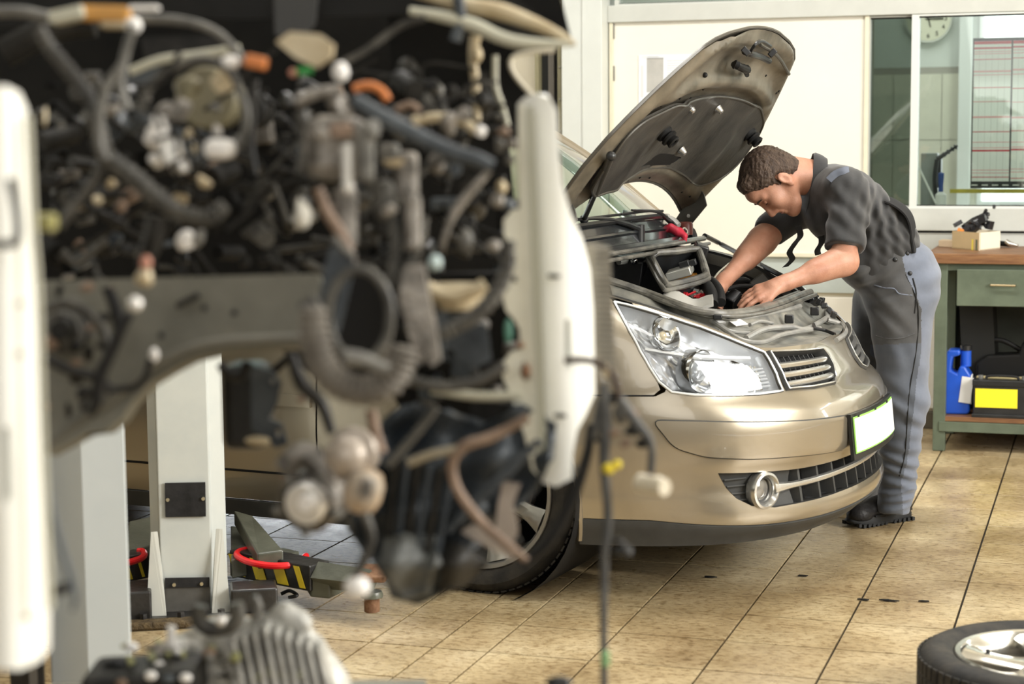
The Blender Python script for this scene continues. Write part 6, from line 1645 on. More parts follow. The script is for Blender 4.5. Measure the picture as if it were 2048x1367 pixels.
def arm(label, a, b, red, pad_p, ramp):
    """arm of the post: beam a -> b near the floor with its stripes, red tube, plates"""
    d = (b - a).normalized(); nb = Vector((d.y, -d.x, 0)).normalized(); nb = nb if nb.dot(ID) < 0 else -nb
    h = .085
    up = Vector((0, 0, 1))
    root = MB().prism([a, b, b + up * (h * .95), a + up * h], -nb * .09).build('lift_arm', BLKST, t, smooth=False, bevel=.004)
    root['label'] = label
    L_ = (b - a).length; n = 4
    wv = L_ / (2 * n - .6)
    for k in range(n):
        s0 = k * 2 * wv + wv * .25; e0 = a + d * s0 + nb * .002; e1 = a + d * min(s0 + wv, L_ - .03) + nb * .002
        sh = -d * wv * .55
        zz0, zz1 = up * .008, up * (h - .012)
        MB().prism([e0 + zz0 - sh * .5, e1 + zz0 - sh * .5, e1 + zz1 + sh * .5, e0 + zz1 + sh * .5], nb * .0015).build('hazard_stripe', HAZ, root, smooth=False)
    MB().tube(red, .0105, n=10, k=6).build('red_handle', REDP2, root)
    for r_ in ramp: MB().prism(r_[0], r_[1]).build(r_[2], OLV, root, smooth=False, bevel=.005)
    if pad_p:
        q = pad_p
        MB().tube([b + up * .045 - nb * .04, q + up * .06], [.042, .036], n=4, smooth=False).build('inner_beam', OLV, root)
        MB().lathe([(.0, .03), (.030, .03), (.034, .022), (.034, .012), (.0, .012)], q, (0, 0, 1), 20).build('pad_collar', OLV, root)
        MB().cyl(q + up * .025, q - up * .032, .0235, n=18).build('screw_pin', RUST, root)
        MB().prism([q + Vector((-.05, -.04, .06)), q + Vector((.055, -.03, .065)), q + Vector((.05, .05, .085)), q + Vector((-.04, .05, .085))], (0, 0, .018)).build('rusty_pad', RUST, root, smooth=False, bevel=.004)
    return root
P_ = lambda x, y, z: atZ(x, y, z)
a, b = P_(452, 1142, .07), P_(612, 1176, .07)
up = Vector((0, 0, 1))
rp0 = [at(462, 1010, 5.95), at(500, 1022, 5.95), at(560, 1092, 5.62), at(508, 1098, 5.60)]
arm('greasy olive lift arm with hazard stripes and red tube right of the post', a, b,
    [P_(487, 1089, .15), P_(470, 1094, .15), P_(468, 1102, .148), P_(490, 1114, .145), P_(530, 1122, .14), P_(570, 1122, .14), P_(592, 1114, .14), P_(605, 1104, .14)],
    P_(735, 1196, .06), [(rp0, -up * .05, 'link_plate'), ([P_(515, 1092, .15), P_(560, 1086, .15), P_(592, 1094, .15), P_(545, 1108, .15)], -up * .02, 'top_plate'),
     ([P_(455, 1040, .16), P_(480, 1045, .16), P_(520, 1100, .14), P_(455, 1110, .14)], -up * .06, 'side_web'),
     ([P_(596, 1116, .13), P_(640, 1112, .13), P_(688, 1130, .12), P_(650, 1146, .12), P_(612, 1142, .12)], -up * .07, 'knuckle_box')])
a, b = P_(150, 1170, .07), P_(292, 1142, .07)
arm('olive lift arm with yellow stripe and red tube left of the post', a, b,
    [P_(200, 1108, .15), P_(240, 1112, .15), P_(268, 1106, .15), P_(281, 1098, .15), P_(279, 1090, .15), P_(268, 1089, .15)],
    None, [([P_(252, 1028, .2), P_(300, 1018, .2), P_(300, 1075, .15), P_(245, 1090, .15)], -up * .05, 'link_plate'), ([P_(140, 1090, .14), P_(250, 1078, .14), P_(262, 1100, .14), P_(140, 1115, .14)], -up * .03, 'top_plate')])
# debris by the base
dp = P_(568, 1188, 0)
tag(MB().tube([dp + Vector((-.025, 0, .012)), dp + Vector((0, .01, .022)), dp + Vector((.03, 0, .012)), dp + Vector((.01, -.02, .008))], .006, n=8).build('black_clip', BLKP, origin=dp), 'small black clip dropped on the tiles by the striped arm', 'clip')
for k, (x, y, lb) in enumerate(((1412, 1160, 'dark flake on the tiles below the bumper'), (1598, 1161, 'small dark scrap on the tiles left of the shoe'), (1767, 1213, 'long dark oily scrap lying along a tile joint'), (1840, 1216, 'short dark scrap at the right of the tile joint'), (1720, 1211, 'tiny dark crumb at the crossing of tile joints'))):
    p = P_(x, y, .0025); r_ = random.Random(k)
    P = [p + Vector((math.cos(a_) * (.022 if k != 2 else .030) * r_.uniform(.5, 1.2), math.sin(a_) * .008 * r_.uniform(.5, 1.3), 0)) for a_ in np.linspace(0, 2 * PI, 9)[:-1]]
    tag(MB().prism(P, (0, 0, .003)).build('floor_scrap', INK2, smooth=False, origin=p), lb, 'scrap', 'dark scraps lying on the floor tiles')

# near post of the other lift
c2 = at(172, 1000, 3.85); c2.z = 0
t2 = thing('near_lift_post', 'wide pale blue-grey lift post in the near left foreground', 'lift post', c2)
fn2 = -Vector((c2.x, c2.y, 0)).normalized(); fr2 = Vector((-fn2.y, fn2.x, 0)); fr2 = fr2 if fr2.dot(IR) > 0 else -fr2
def gp2(r, n, z): return c2 + fr2 * r - fn2 * n + Vector((0, 0, z))
BLG = mat('pale_blue_grey_paint', (0.68, 0.74, 0.75), 0.38, col2=(0.76, 0.81, 0.81), scale=3, bump=.03)
MB().prism([gp2(r, n, .02) for r, n in ((-.09, .05), (-.012, .0), (.078, -.012), (.080, .25), (-.095, .25))], (0, 0, 2.8)).build('post_shaft', BLG, t2, smooth=False, bevel=.003)
MB().prism([gp2(-.25, -.2, 0), gp2(.25, -.2, 0), gp2(.25, .35, 0), gp2(-.25, .35, 0)], (0, 0, .02)).build('base_plate', BLKST, t2, smooth=False)
MB().prism([gp2(-.175, .02, .02), gp2(-.105, .0, .02), gp2(-.105, .1, .02), gp2(-.175, .1, .02)], (0, 0, 1.2)).build('black_slide_rail', BLKST, t2, smooth=False)
MB().prism([gp2(-.135, -.002, .02), gp2(-.118, -.002, .02), gp2(-.118, .03, .02), gp2(-.135, .03, .02)], (0, 0, 1.2)).build('brown_strip', M['brown_steel'], t2, smooth=False)

# ================================================================== stripped vehicle front on the near lift
sv = thing('stripped_car', 'blurred stripped car front with bare engine, hoses and white panels', 'car', at(560, 900, 2.6) * 1)
sv.location.z = 0; INV[sv.name] = Matrix.Translation(sv.location).inverted()
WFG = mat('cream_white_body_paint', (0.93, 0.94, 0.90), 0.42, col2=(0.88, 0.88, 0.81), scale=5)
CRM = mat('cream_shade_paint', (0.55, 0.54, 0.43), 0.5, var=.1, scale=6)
BEAM = mat('dirty_grey_green_rail', (0.13, 0.126, 0.102), 0.5, col2=(0.225, 0.217, 0.175), scale=7, bump=.1)
TANC = mat('tan_casting', (0.45, 0.36, 0.22), 0.45, .2, col2=(0.62, 0.54, 0.38), scale=22)
CAST = mat('dull_cast_alloy', (0.06, 0.054, 0.046), 0.38, .4, col2=(0.42, 0.39, 0.35), scale=30, bump=.4)
BRGT = mat('bright_alloy', (0.90, 0.89, 0.86), 0.25, .4)
GRH = mat('grey_ribbed_hose', (0.036, 0.035, 0.032), 0.42, col2=(0.14, 0.134, 0.118), scale=22)
LGH = mat('light_grey_hose', (0.085, 0.082, 0.074), 0.4, col2=(0.25, 0.243, 0.22), scale=24)
BLH = mat('blue_grey_plastic', (0.030, 0.036, 0.043), 0.4, col2=(0.11, 0.125, 0.138), scale=14)
DBL = mat('dark_blue_plastic', (0.030, 0.038, 0.048), 0.42, col2=(0.065, 0.075, 0.085), scale=9)
DKG = mat('dark_engine_grey', (0.006, 0.006, 0.0055), 0.45, col2=(0.035, 0.033, 0.029), scale=18)
ORG = mat('orange_rubber', (0.62, 0.20, 0.05), 0.5); GRN = mat('green_marker', (0.03, 0.30, 0.06), 0.4); PNK = mat('pink_tip', (0.62, 0.30, 0.22), 0.5)
CWH = mat('white_plastic', (0.92, 0.90, 0.87), 0.3); BRN = mat('brown_dirty_metal', (0.16, 0.105, 0.07), 0.55, col2=(0.30, 0.21, 0.15), scale=20, bump=.3)
YEL = mat('yellow_tag', (0.75, 0.60, 0.03), 0.5)
def shp(name, poly, d, m, par=sv, holes=(), dfn=None, thick=.012):
    """flat or gently curved pressed panel, outline given in thousandths of pixels"""
    o_ = globals()['outref']; globals()['outref'] = lambda c_: INV[sv.name].to_3x3() @ -ID
    f = lambda u, v: INV[sv.name] @ at(u * 1000, v * 1000, d + (dfn(u * 1000, v * 1000) if dfn else 0))
    r = sheet(name, [(x / 1000, y / 1000) for x, y in poly], [[(x / 1000, y / 1000) for x, y in h] for h in holes], f, m, par, step=.018, thick=thick, edge=.012)
    globals()['outref'] = o_
    INV[r.name] = INV[sv.name]
    return r
def T(name, pts, r, d, m, par=sv, corr=0, n=10, k=6):
    """tube through pixel points; d: one depth or one per point; r in pixels"""
    dd = [d] * len(pts) if not hasattr(d, '__len__') else d
    rr = [r] if not hasattr(r, '__len__') else r
    return MB().tube([at(x, y, q) for (x, y), q in zip(pts, dd)], [a_ * (sum(dd) / len(dd)) / FPX for a_ in rr] if len(rr) > 1 else rr[0] * (sum(dd) / len(dd)) / FPX, n=n, k=k, corr=corr).build(name, m, par)
LUMPY = {'casting', 'engine_part', 'fitting', 'pump_top', 'pump_boss', 'loom_clip', 'small_casting', 'oval_port', 'glass_bulb', 'connector', 'cable_end', 'boss_bit'}
def El(name, x, y, d, rx, ry, m, par=sv, rz=None):
    s_ = d / FPX; R_ = Matrix((IR, ID, IU)).transposed()
    if rz: R_ = R_ @ Matrix.Rotation(rz, 3, 'Y')
    mb = MB().ell(Vector((0, 0, 0)), (1, 1, 1), n=12, m=8)
    if name in LUMPY:
        q_ = random.Random(int(x * 7 + y)); ks = [(Vector((q_.gauss(0, 1), q_.gauss(0, 1), q_.gauss(0, 1))).normalized(), q_.uniform(.45, .95)) for _ in range(9)]
        for i, v in enumerate(mb.v):
            for n_, h_ in ks:
                e = v.dot(n_) - h_
                if e > 0: v = v - n_ * e
            mb.v[i] = v
    c0_ = at(x, y, d); mb.v = [c0_ + R_ @ Vector((v.x * rx * s_, v.y * min(rx, ry) * s_, v.z * ry * s_)) for v in mb.v]
    return mb.build(name, m, par, angle=28 if name in LUMPY else 35)
def Bx(name, x, y, d, w_, h_, dp_, m, par=sv, rz=0, bevel=.004):
    s_ = d / FPX; R_ = Matrix((IR, ID, IU)).transposed() @ Matrix.Rotation(rz, 3, 'Y')
    return MB().box(at(x, y, d), (w_ * s_, dp_, h_ * s_), R_).build(name, m, par, smooth=False, bevel=bevel)
def Cy(name, x, y, d, r, ln, m, par=sv, ax=None, n=24, prof=None):
    ax = (ax or -ID).normalized(); s_ = d / FPX
    return MB().lathe([(0, 0), (r * s_ * .9, 0), (r * s_, -.004), (r * s_, -ln), (0, -ln)], at(x, y, d), ax, n).build(name, m, par)

# left and right front panels
lpan = shp('front_panel', [(-60, 152), (22, 154), (48, 168), (62, 200), (68, 260), (68, 430), (76, 560), (80, 760), (84, 1000), (92, 1200), (90, 1280), (70, 1305), (30, 1322), (-60, 1318)], 1.80, WFG,
           holes=[[(8, 835), (18, 838), (20, 980), (12, 988), (3, 980), (2, 840)]], dfn=lambda x, y: .0000022 * max(0, x + 10) ** 2 * 3, thick=.03)
lpan['label'] = 'left white front panel'
shp('panel_back', [(-60, 830), (30, 830), (30, 990), (-60, 990)], 1.86, INK2)
T('hook', [(26, 340), (36, 390), (40, 440), (34, 468), (0, 470), (-30, 465)], 9, 1.77, DKG, lpan)
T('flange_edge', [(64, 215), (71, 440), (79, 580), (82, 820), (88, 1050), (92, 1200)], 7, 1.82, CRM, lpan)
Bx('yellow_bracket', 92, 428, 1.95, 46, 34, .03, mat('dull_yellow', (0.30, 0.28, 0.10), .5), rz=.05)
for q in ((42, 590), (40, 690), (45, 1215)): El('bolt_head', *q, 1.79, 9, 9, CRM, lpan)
rpan = shp('front_panel', [(1043, 208), (1060, 192), (1082, 188), (1108, 198), (1122, 222), (1124, 300), (1130, 370), (1146, 430), (1168, 480), (1182, 540), (1187, 620), (1188, 790), (1170, 830), (1152, 862), (1142, 910), (1140, 958), (1108, 974), (1074, 964), (1060, 935), (1055, 860), (1050, 700), (1046, 500), (1042, 350)], 2.52, WFG,
           holes=[[(1131, 642), (1141, 640), (1144, 730), (1136, 740), (1129, 728)]], dfn=lambda x, y: .000006 * (x - 1110) ** 2, thick=.03)
rpan['label'] = 'right white front panel'
shp('slot_back', [(1120, 630), (1150, 630), (1150, 750), (1120, 750)], 2.60, INK2, rpan)
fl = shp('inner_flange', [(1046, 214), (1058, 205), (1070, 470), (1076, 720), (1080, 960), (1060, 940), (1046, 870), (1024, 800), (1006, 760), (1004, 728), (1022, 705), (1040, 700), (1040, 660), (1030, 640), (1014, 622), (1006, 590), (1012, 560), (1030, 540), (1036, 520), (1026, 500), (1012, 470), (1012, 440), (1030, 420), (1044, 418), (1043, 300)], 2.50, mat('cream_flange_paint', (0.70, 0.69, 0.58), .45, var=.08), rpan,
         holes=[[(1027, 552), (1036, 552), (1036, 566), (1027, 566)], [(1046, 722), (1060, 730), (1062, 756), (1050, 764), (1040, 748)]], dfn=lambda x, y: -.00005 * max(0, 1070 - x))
shp('groove_shade_strip', [(1062, 215), (1074, 212), (1082, 470), (1086, 700), (1088, 950), (1076, 950), (1072, 700), (1066, 460)], 2.495, mat('groove_shade_paint', (0.42, 0.42, 0.33), .5), rpan)  # flat strip, the groove's shade put into its darker colour
for q in ((1110, 553), (1118, 832)): Bx('oval_slot', *q, 2.505, 26, 9, .006, DKG, rpan, rz=.05)
El('rust_spot', 1040, 690, 2.49, 9, 7, RUST, rpan); El('rust_spot', 1050, 742, 2.49, 10, 16, RUST, rpan); El('green_plug', 1017, 662, 2.50, 9, 26, mat('teal_plug', (0.10, 0.26, 0.20), .5), rpan)
# webbing and wires hanging behind the right panel
wb_ = shp('ribbed_strip', [(1176, 492), (1222, 497), (1226, 600), (1230, 740), (1190, 742), (1180, 640)], 2.58, mat('grey_tan_webbing', (0.33, 0.30, 0.24), .6, var=.15, scale=30))
for k in range(22): Bx('rib', 1208 + k * .3, 503 + k * 11, 2.57, 34, 4, .004, LGH, wb_)

# inner fender, firewall and bonnet of the stripped car
FWM = mat('matt_black_panel', (0.004, 0.004, 0.004), 0.7, spec=.15, col2=(0.012, 0.0115, 0.010), scale=5)  # near-black for the firewall, inner wing and core panels
shp('firewall', [(-120, -90), (940, -90), (985, 0), (1010, 120), (1025, 300), (1046, 560), (700, 560), (560, 552), (-120, 552)], 3.25, FWM, thick=.03)
shp('inner_wing', [(780, -60), (1120, -60), (1156, 92), (1100, 100), (1042, 106), (1030, 124), (1040, 150), (1072, 188), (1052, 214), (1044, 300), (900, 260), (800, 240)], 2.95, FWM, thick=.02)
T('wing_edge', [(1120, 102), (1050, 108), (1030, 124), (1038, 150), (1066, 184), (1082, 196)], 5, 2.93, mat('pale_seam', (0.66, 0.62, 0.50), .5))
bn = shp('bonnet', [(-120, -120), (900, -120), (1100, 40), (1160, 92), (1080, 86), (960, 52), (840, 26), (500, 30), (200, 20), (-120, 50)], 2.75, mat('dark_bonnet_lining', (0.006, 0.006, 0.0055), .7, col2=(0.018, 0.0175, 0.016), scale=4), thick=.02)
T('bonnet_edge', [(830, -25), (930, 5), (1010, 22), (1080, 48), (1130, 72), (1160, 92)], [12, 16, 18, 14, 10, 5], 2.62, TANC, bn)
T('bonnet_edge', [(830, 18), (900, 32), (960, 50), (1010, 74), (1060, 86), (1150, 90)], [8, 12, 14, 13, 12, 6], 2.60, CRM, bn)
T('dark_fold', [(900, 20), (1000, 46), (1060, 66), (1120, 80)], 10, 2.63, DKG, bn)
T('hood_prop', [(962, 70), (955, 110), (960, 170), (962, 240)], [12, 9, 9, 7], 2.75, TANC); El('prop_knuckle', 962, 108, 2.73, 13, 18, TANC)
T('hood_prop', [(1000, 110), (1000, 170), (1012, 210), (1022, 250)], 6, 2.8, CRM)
T('blue_grey_pipe', [(926, -20), (932, 40), (920, 80)], 12, 2.6, BLH)
T('hood_beam', [(100, 14), (250, 22), (370, 30), (440, 52), (480, 90), (500, 120)], [9, 10, 10, 9, 9, 8], 2.45, LGH)
T('hood_beam', [(0, 6), (60, 8), (110, 20)], 12, 2.4, LGH)
Bx('orange_insert', 222, 14, 2.35, 96, 30, .04, mat('orange_brown_plastic', (0.60, 0.30, 0.06), .45), rz=.03)
Bx('white_insert', 150, 16, 2.34, 70, 26, .04, CRM, rz=-.2); Bx('tan_insert', 245, 32, 2.35, 60, 24, .03, TANC)
El('white_bulb', 278, 38, 2.3, 17, 17, CWH)
Bx('white_strip', 300, 4, 2.33, 60, 10, .02, CWH)
shp('grey_duct', [(290, 60), (440, 62), (500, 95), (490, 130), (400, 120), (300, 110)], 2.6, DKG); T('tan_rail', [(270, 130), (330, 108), (400, 100), (490, 88)], 9, 2.5, CRM)
shp('blue_duct', [(255, 120), (330, 118), (310, 150), (262, 158)], 2.5, BLH)
T('dark_pipe', [(20, 90), (120, 40), (200, 30)], 30, 2.7, DKG); shp('grey_funnel', [(560, -40), (650, -40), (640, 40), (610, 80), (560, 60)], 2.7, mat('mid_grey_duct', (0.06, 0.06, 0.058), .5))

# its body shell going back behind the bare front
def bs(l_, w_, z_):   # along the body, across, height
    o = g2w(-1.25, 2.83); dl = g2w(-.88, .47); dw = g2w(.47, .88)
    return o + dl * l_ + dw * (w_ * .8) + Vector((0, 0, z_))
secs = [(.0, .62, 1.24, 1.95), (.35, .68, 1.22, 2.05), (.9, .74, 1.22, 2.5), (1.6, .76, 1.22, 2.62), (2.4, .76, 1.22, 2.62), (3.0, .70, 1.26, 2.45), (3.25, .62, 1.35, 2.1)]
rows = []
for l_, hw_, z0, z1 in secs:
    rows.append([bs(l_, math.copysign(abs(math.cos(a_)) ** .35, math.cos(a_)) * hw_ * (1 - .16 * max(0, math.sin(a_))), (z0 + z1) / 2 + math.copysign(abs(math.sin(a_)) ** .5, math.sin(a_)) * (z1 - z0) / 2) for a_ in np.linspace(0, 2 * PI, 33)[:-1]])
bsh = MB().grid(rows, wrap=True)
n0 = len(bsh.v); bsh.f += [tuple(range(0, 32)), tuple(range(n0 - 32, n0))]
bsh.build('body_shell', WFG, sv, fixn=True)
# the front rail
rail = shp('front_rail', [(84, 545), (300, 543), (640, 540), (655, 600), (650, 660), (640, 684), (540, 684), (450, 690), (385, 704), (345, 724), (300, 750), (262, 790), (240, 822), (210, 846), (170, 850), (130, 872), (90, 892)], 2.42, BEAM,
           holes=[[(318, 652), (328, 652), (328, 664), (318, 664)]], dfn=lambda x, y: -.00015 * (y - 540), thick=.05)
T('lower_flange', [(88, 880), (150, 830), (215, 790), (262, 752), (310, 716), (380, 684), (450, 672), (540, 668), (645, 668)], 9, 2.37, mat('rail_flange', (0.15, 0.145, 0.12), .5, var=.2), rail)
T('rail_crease', [(90, 620), (200, 610), (400, 640), (640, 640)], 4, 2.41, BEAM, rail)
shp('hanging_tab', [(160, 790), (245, 780), (240, 824), (215, 850), (160, 862)], 2.40, BLH, rail)
for q in ((323, 658), (198, 625), (410, 605), (470, 615)): El('rail_hole', *q, 2.37, 7, 7, INK2, rail)
El('rail_plug', 308, 697, 2.34, 10, 15, CWH, rail)
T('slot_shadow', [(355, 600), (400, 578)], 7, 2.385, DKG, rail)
# brake assembly behind the left end
Cy('round_boss', 120, 650, 2.40, 62, .05, DKG); Cy('boss_ring', 120, 650, 2.36, 44, .03, GRH); Cy('boss_hub', 118, 645, 2.32, 22, .03, DKG)
for k in range(12):
    a_ = k * .55; El('boss_bit', 125 + 60 * math.cos(a_), 655 + 62 * math.sin(a_), 2.33, 8 + 4 * (k % 3), 8, (LGH, GRH, BRN)[k % 3])

# hoses and looms
T('wiring_loom', [(88, 40), (110, 80), (150, 130), (190, 190), (208, 260), (222, 300), (270, 340), (320, 385), (370, 415), (420, 425), (455, 400)], [11, 13, 15, 15, 16, 18, 20, 20, 18, 17, 15], 2.2, GRH, corr=1, n=12)
T('coolant_hose', [(278, 38), (262, 90), (250, 150), (262, 205)], 9, 2.2, LGH); T('coolant_hose', [(252, 120), (222, 160), (208, 220), (207, 270), (218, 305)], 9, 2.18, LGH)
T('black_hose', [(210, 310), (190, 350), (160, 390), (122, 440)], 9, 2.2, GRH)
T('round_hose', [(288, 215), (310, 160), (360, 122), (420, 108), (465, 130), (492, 180), (500, 230), (490, 285)], 9, 2.3, GRH)
T('thin_cable', [(370, 90), (350, 130), (320, 155), (285, 160)], 6, 2.25, DKG)
T('thin_cable', [(520, 150), (515, 200), (508, 280), (515, 340)], 8, 2.4, DKG)
T('big_hose', [(320, 420), (312, 460), (296, 500), (290, 525)], [22, 22, 18, 14], 2.2, DKG)
T('loom_tail', [(262, 612), (240, 650), (222, 690), (200, 735), (190, 790), (178, 815)], [9, 12, 12, 14, 12, 9], 2.15, BLKRUB)
T('loom_tail', [(215, 560), (232, 600), (238, 650), (225, 690)], [10, 14, 12, 10], 2.25, BLKRUB)
T('thin_cable', [(300, 706), (290, 740), (262, 762), (215, 765)], 7, 2.3, BLKRUB)
El('connector', 290, 540, 2.1, 24, 22, TANC); El('connector', 292, 512, 2.1, 14, 20, PNK); El('highlight_ball', 272, 594, 2.05, 15, 15, BRGT)  # the last ball is a blurred highlight put in as bright metal
# castings in the upper left; white reflections put in as bright pieces
for x, y, rx, ry, m_, rz in ((340, 210, 24, 20, CAST, .3), (285, 235, 34, 16, BLH, -.4), (320, 255, 16, 34, BRGT, .3), (348, 292, 22, 30, CWH, .2), (322, 312, 12, 14, BRGT, 0), (372, 322, 10, 16, BRGT, .4), (398, 288, 10, 12, TANC, 0), (386, 255, 12, 10, TANC, 0),
                          (440, 250, 14, 22, CAST, 0), (438, 205, 12, 10, LGH, 0), (410, 350, 22, 14, TANC, .5), (370, 385, 22, 12, TANC, .2), (200, 385, 11, 11, TANC, 0), (230, 355, 12, 12, TANC, 0), (98, 220, 6, 26, TANC, 0), (235, 205, 16, 14, CAST, 0), (375, 470, 20, 24, CWH, .3), (402, 465, 12, 20, LGH, .5),
                          (195, 140, 20, 16, LGH, 0), (130, 235, 8, 8, LGH, 0), (248, 400, 12, 14, BRN, 0), (480, 275, 10, 18, LGH, 0), (452, 155, 30, 26, TANC, 0), (385, 165, 30, 26, mat('khaki_drum', (0.20, 0.18, 0.11), .5), 0)):
    El('casting', x, y, 2.35, rx, ry, m_, rz=rz)
for x, y, w_, h_, rz_ in ((322, 250, 34, 62, .35), (350, 292, 40, 56, -.25), (318, 306, 24, 20, .6), (372, 318, 16, 34, -.4), (300, 228, 52, 20, .5), (368, 208, 30, 46, .6)):
    Bx('reflection_casting', x, y, 2.31, w_, h_, .04, (CWH, BRGT, CWH, BRGT, BLH, CAST)[int(x) % 6 if False else [322, 350, 318, 372, 300, 368].index(x)], rz=rz_, bevel=.006)
for x0, y0, x1, y1 in ((340, 225, 360, 300), (310, 270, 372, 262), (330, 330, 385, 300), (395, 250, 400, 340), (300, 200, 330, 250)):
    T('dark_wire', [(x0, y0), ((x0 + x1) / 2 + 6, (y0 + y1) / 2 - 6), (x1, y1)], 5, 2.22, DKG, n=6)
Bx('white_box', 447, 288, 2.3, 58, 40, .05, CWH, rz=.03, bevel=.01)
Cy('drum', 420, 185, 2.55, 62, .1, mat('khaki_drum', (0.2, 0.18, 0.11), .5)); Cy('drum', 500, 210, 2.7, 40, .1, DKG)
shp('tan_lever', [(562, 76), (590, 56), (650, 62), (676, 82), (672, 108), (640, 128), (600, 108)], 2.3, TANC, thick=.03)
Bx('orange_plug', 522, 116, 2.3, 44, 26, .03, ORG, rz=.2); El('white_plug', 470, 115, 2.3, 20, 14, CWH)
T('green_pen', [(604, 136), (634, 134)], 8, 2.3, GRN); El('pink_tip', 596, 138, 2.3, 9, 8, PNK)
El('white_cap', 690, 138, 2.3, 17, 20, CWH); T('orange_hose', [(715, 172), (745, 166), (770, 176), (784, 196)], 9, 2.4, ORG); T('brown_hose', [(800, 215), (830, 206), (850, 225)], 8, 2.5, BRN)
El('shiny_nub', 885, 178, 2.7, 12, 14, LGH); El('dark_bottle', 885, 210, 2.7, 18, 30, DKG); El('dim_cap', 812, 155, 2.8, 12, 10, LGH)
# the sloping hose
T('sloping_hose', [(715, 195), (760, 222), (830, 262), (900, 298), (960, 318), (992, 332)], [15, 16, 17, 17, 16, 12], 2.25, BLH, n=14)
T('tan_pipe', [(830, 240), (880, 232), (930, 240), (960, 262)], 10, 2.5, TANC)
for x, y, r_, m_ in ((970, 262, 14, CWH), (840, 240, 11, TANC), (905, 245, 22, CAST), (935, 232, 18, CAST), (1005, 290, 14, LGH), (1030, 290, 12, CAST), (1028, 318, 12, LGH), (1015, 262, 12, BRN), (915, 335, 15, BLH), (880, 325, 20, CAST), (1010, 370, 14, TANC), (1000, 400, 14, CAST)):
    El('fitting', x, y, 2.45, r_, r_ * 1.15, m_)
# pump column in the middle
El('pump_top', 690, 205, 2.25, 30, 34, CAST); T('arm', [(600, 200), (640, 180), (690, 175)], 12, 2.25, CAST); T('arm', [(610, 215), (620, 280), (612, 340)], 14, 2.3, GRH)
Bx('pump_body', 680, 290, 2.3, 120, 130, .09, CAST, bevel=.02); Bx('pump_rib', 702, 330, 2.22, 22, 100, .03, BRGT, bevel=.006); Bx('pump_rib', 738, 300, 2.22, 32, 120, .03, LGH, bevel=.008); Bx('pump_foot', 695, 430, 2.28, 46, 130, .05, CAST, bevel=.01)
Bx('brown_plate', 690, 255, 2.22, 46, 30, .02, BRN); El('pump_boss', 650, 260, 2.2, 18, 18, CAST); El('pump_boss', 755, 255, 2.2, 18, 22, LGH)
El('glass_bulb', 606, 418, 2.2, 24, 34, mat('smoky_white', (0.5, 0.48, 0.42), .35)); T('brown_pipe', [(640, 370), (660, 420), (690, 470), (705, 520)], 12, 2.25, BRN)
Bx('connector_block', 820, 345, 2.35, 44, 90, .05, CAST, bevel=.008); Bx('connector_block', 785, 300, 2.35, 40, 34, .05, LGH, bevel=.006); Bx('connector_block', 775, 395, 2.33, 36, 80, .05, GRH, bevel=.008); Bx('connector_block', 830, 440, 2.3, 34, 120, .04, CAST, bevel=.01)
El('oval_port', 790, 320, 2.3, 26, 10, TANC); El('oval_port', 780, 418, 2.28, 20, 16, CAST)
T('grey_stem', [(790, 430), (795, 480), (790, 530), (780, 570)], 12, 2.3, GRH); T('grey_stem', [(850, 430), (840, 490), (815, 540), (800, 570)], 12, 2.3, GRH)
T('thin_stem', [(985, 340), (930, 400), (905, 440), (885, 500)], [7, 10, 8, 6], 2.4, CAST); El('teal_bolt', 873, 522, 2.25, 14, 16, mat('pale_teal_metal', (0.50, 0.62, 0.62), .3)); El('oval_lamp', 935, 480, 2.4, 15, 26, LGH); El('oval_lamp', 990, 490, 2.4, 16, 12, CAST)
Bx('grey_bar', 900, 405, 2.6, 70, 24, .04, BLH)
shp('leaning_plate', [(672, 470), (712, 506), (706, 540), (692, 600), (676, 660), (650, 650), (640, 590), (650, 530)], 2.2, BLH, thick=.02)
T('plate_edge', [(672, 468), (690, 490), (712, 508)], 7, 2.18, LGH)
# throttle opening ring and the big curved hose
R0 = [(720 + 62 * math.cos(a_), 625 + 92 * math.sin(a_)) for a_ in np.linspace(0, 2 * PI, 19)]
T('port_ring', R0, 11, 2.2, GRH); shp('port_back', [(720 + 60 * math.cos(a_), 625 + 90 * math.sin(a_)) for a_ in np.linspace(0, 2 * PI, 19)[:-1]], 2.36, INK2)
T('curved_hose', [(628, 606), (628, 660), (640, 715), (670, 755), (720, 775), (772, 762), (802, 725), (812, 690)], [24, 30, 32, 32, 31, 31, 28, 22], 2.12, mat('grey_pink_hose', (0.10, 0.09, 0.078), .5, col2=(0.24, 0.22, 0.19), scale=16), corr=1, n=14)
T('small_pipe', [(690, 708), (720, 712), (745, 722), (775, 735)], [18, 16, 14, 12], 2.08, LGH); T('hose_neck', [(610, 620), (640, 600)], 26, 2.14, GRH)
# bracket with two legs and tan bowl
shp('fork_bracket', [(812, 530), (850, 526), (860, 590), (872, 650), (880, 720), (862, 730), (852, 700), (846, 725), (828, 712), (812, 640), (798, 590)], 2.25, CAST, thick=.03)
MB().lathe([(.0, -.03), (.035, -.028), (.040, .0), (.036, .004), (.0, .004)], at(912, 572, 2.45), (0, 0, 1), 28).build('tan_bowl', TANC, sv)
T('bowl_rim', [(856, 570), (880, 584), (915, 588), (950, 580), (972, 566)], 14, 2.38, TANC)
T('loop_hose', [(1022, 480), (1016, 540), (990, 590), (950, 630), (905, 655), (880, 668)], [13, 15, 17, 17, 15, 12], 2.3, GRH, corr=1)
shp('blue_grey_cover', [(870, 600), (900, 622), (975, 650), (982, 720), (950, 735), (905, 700), (878, 680)], 2.42, BLH); shp('blue_grey_cover', [(858, 640), (890, 620), (890, 720), (862, 700)], 2.35, BLH)
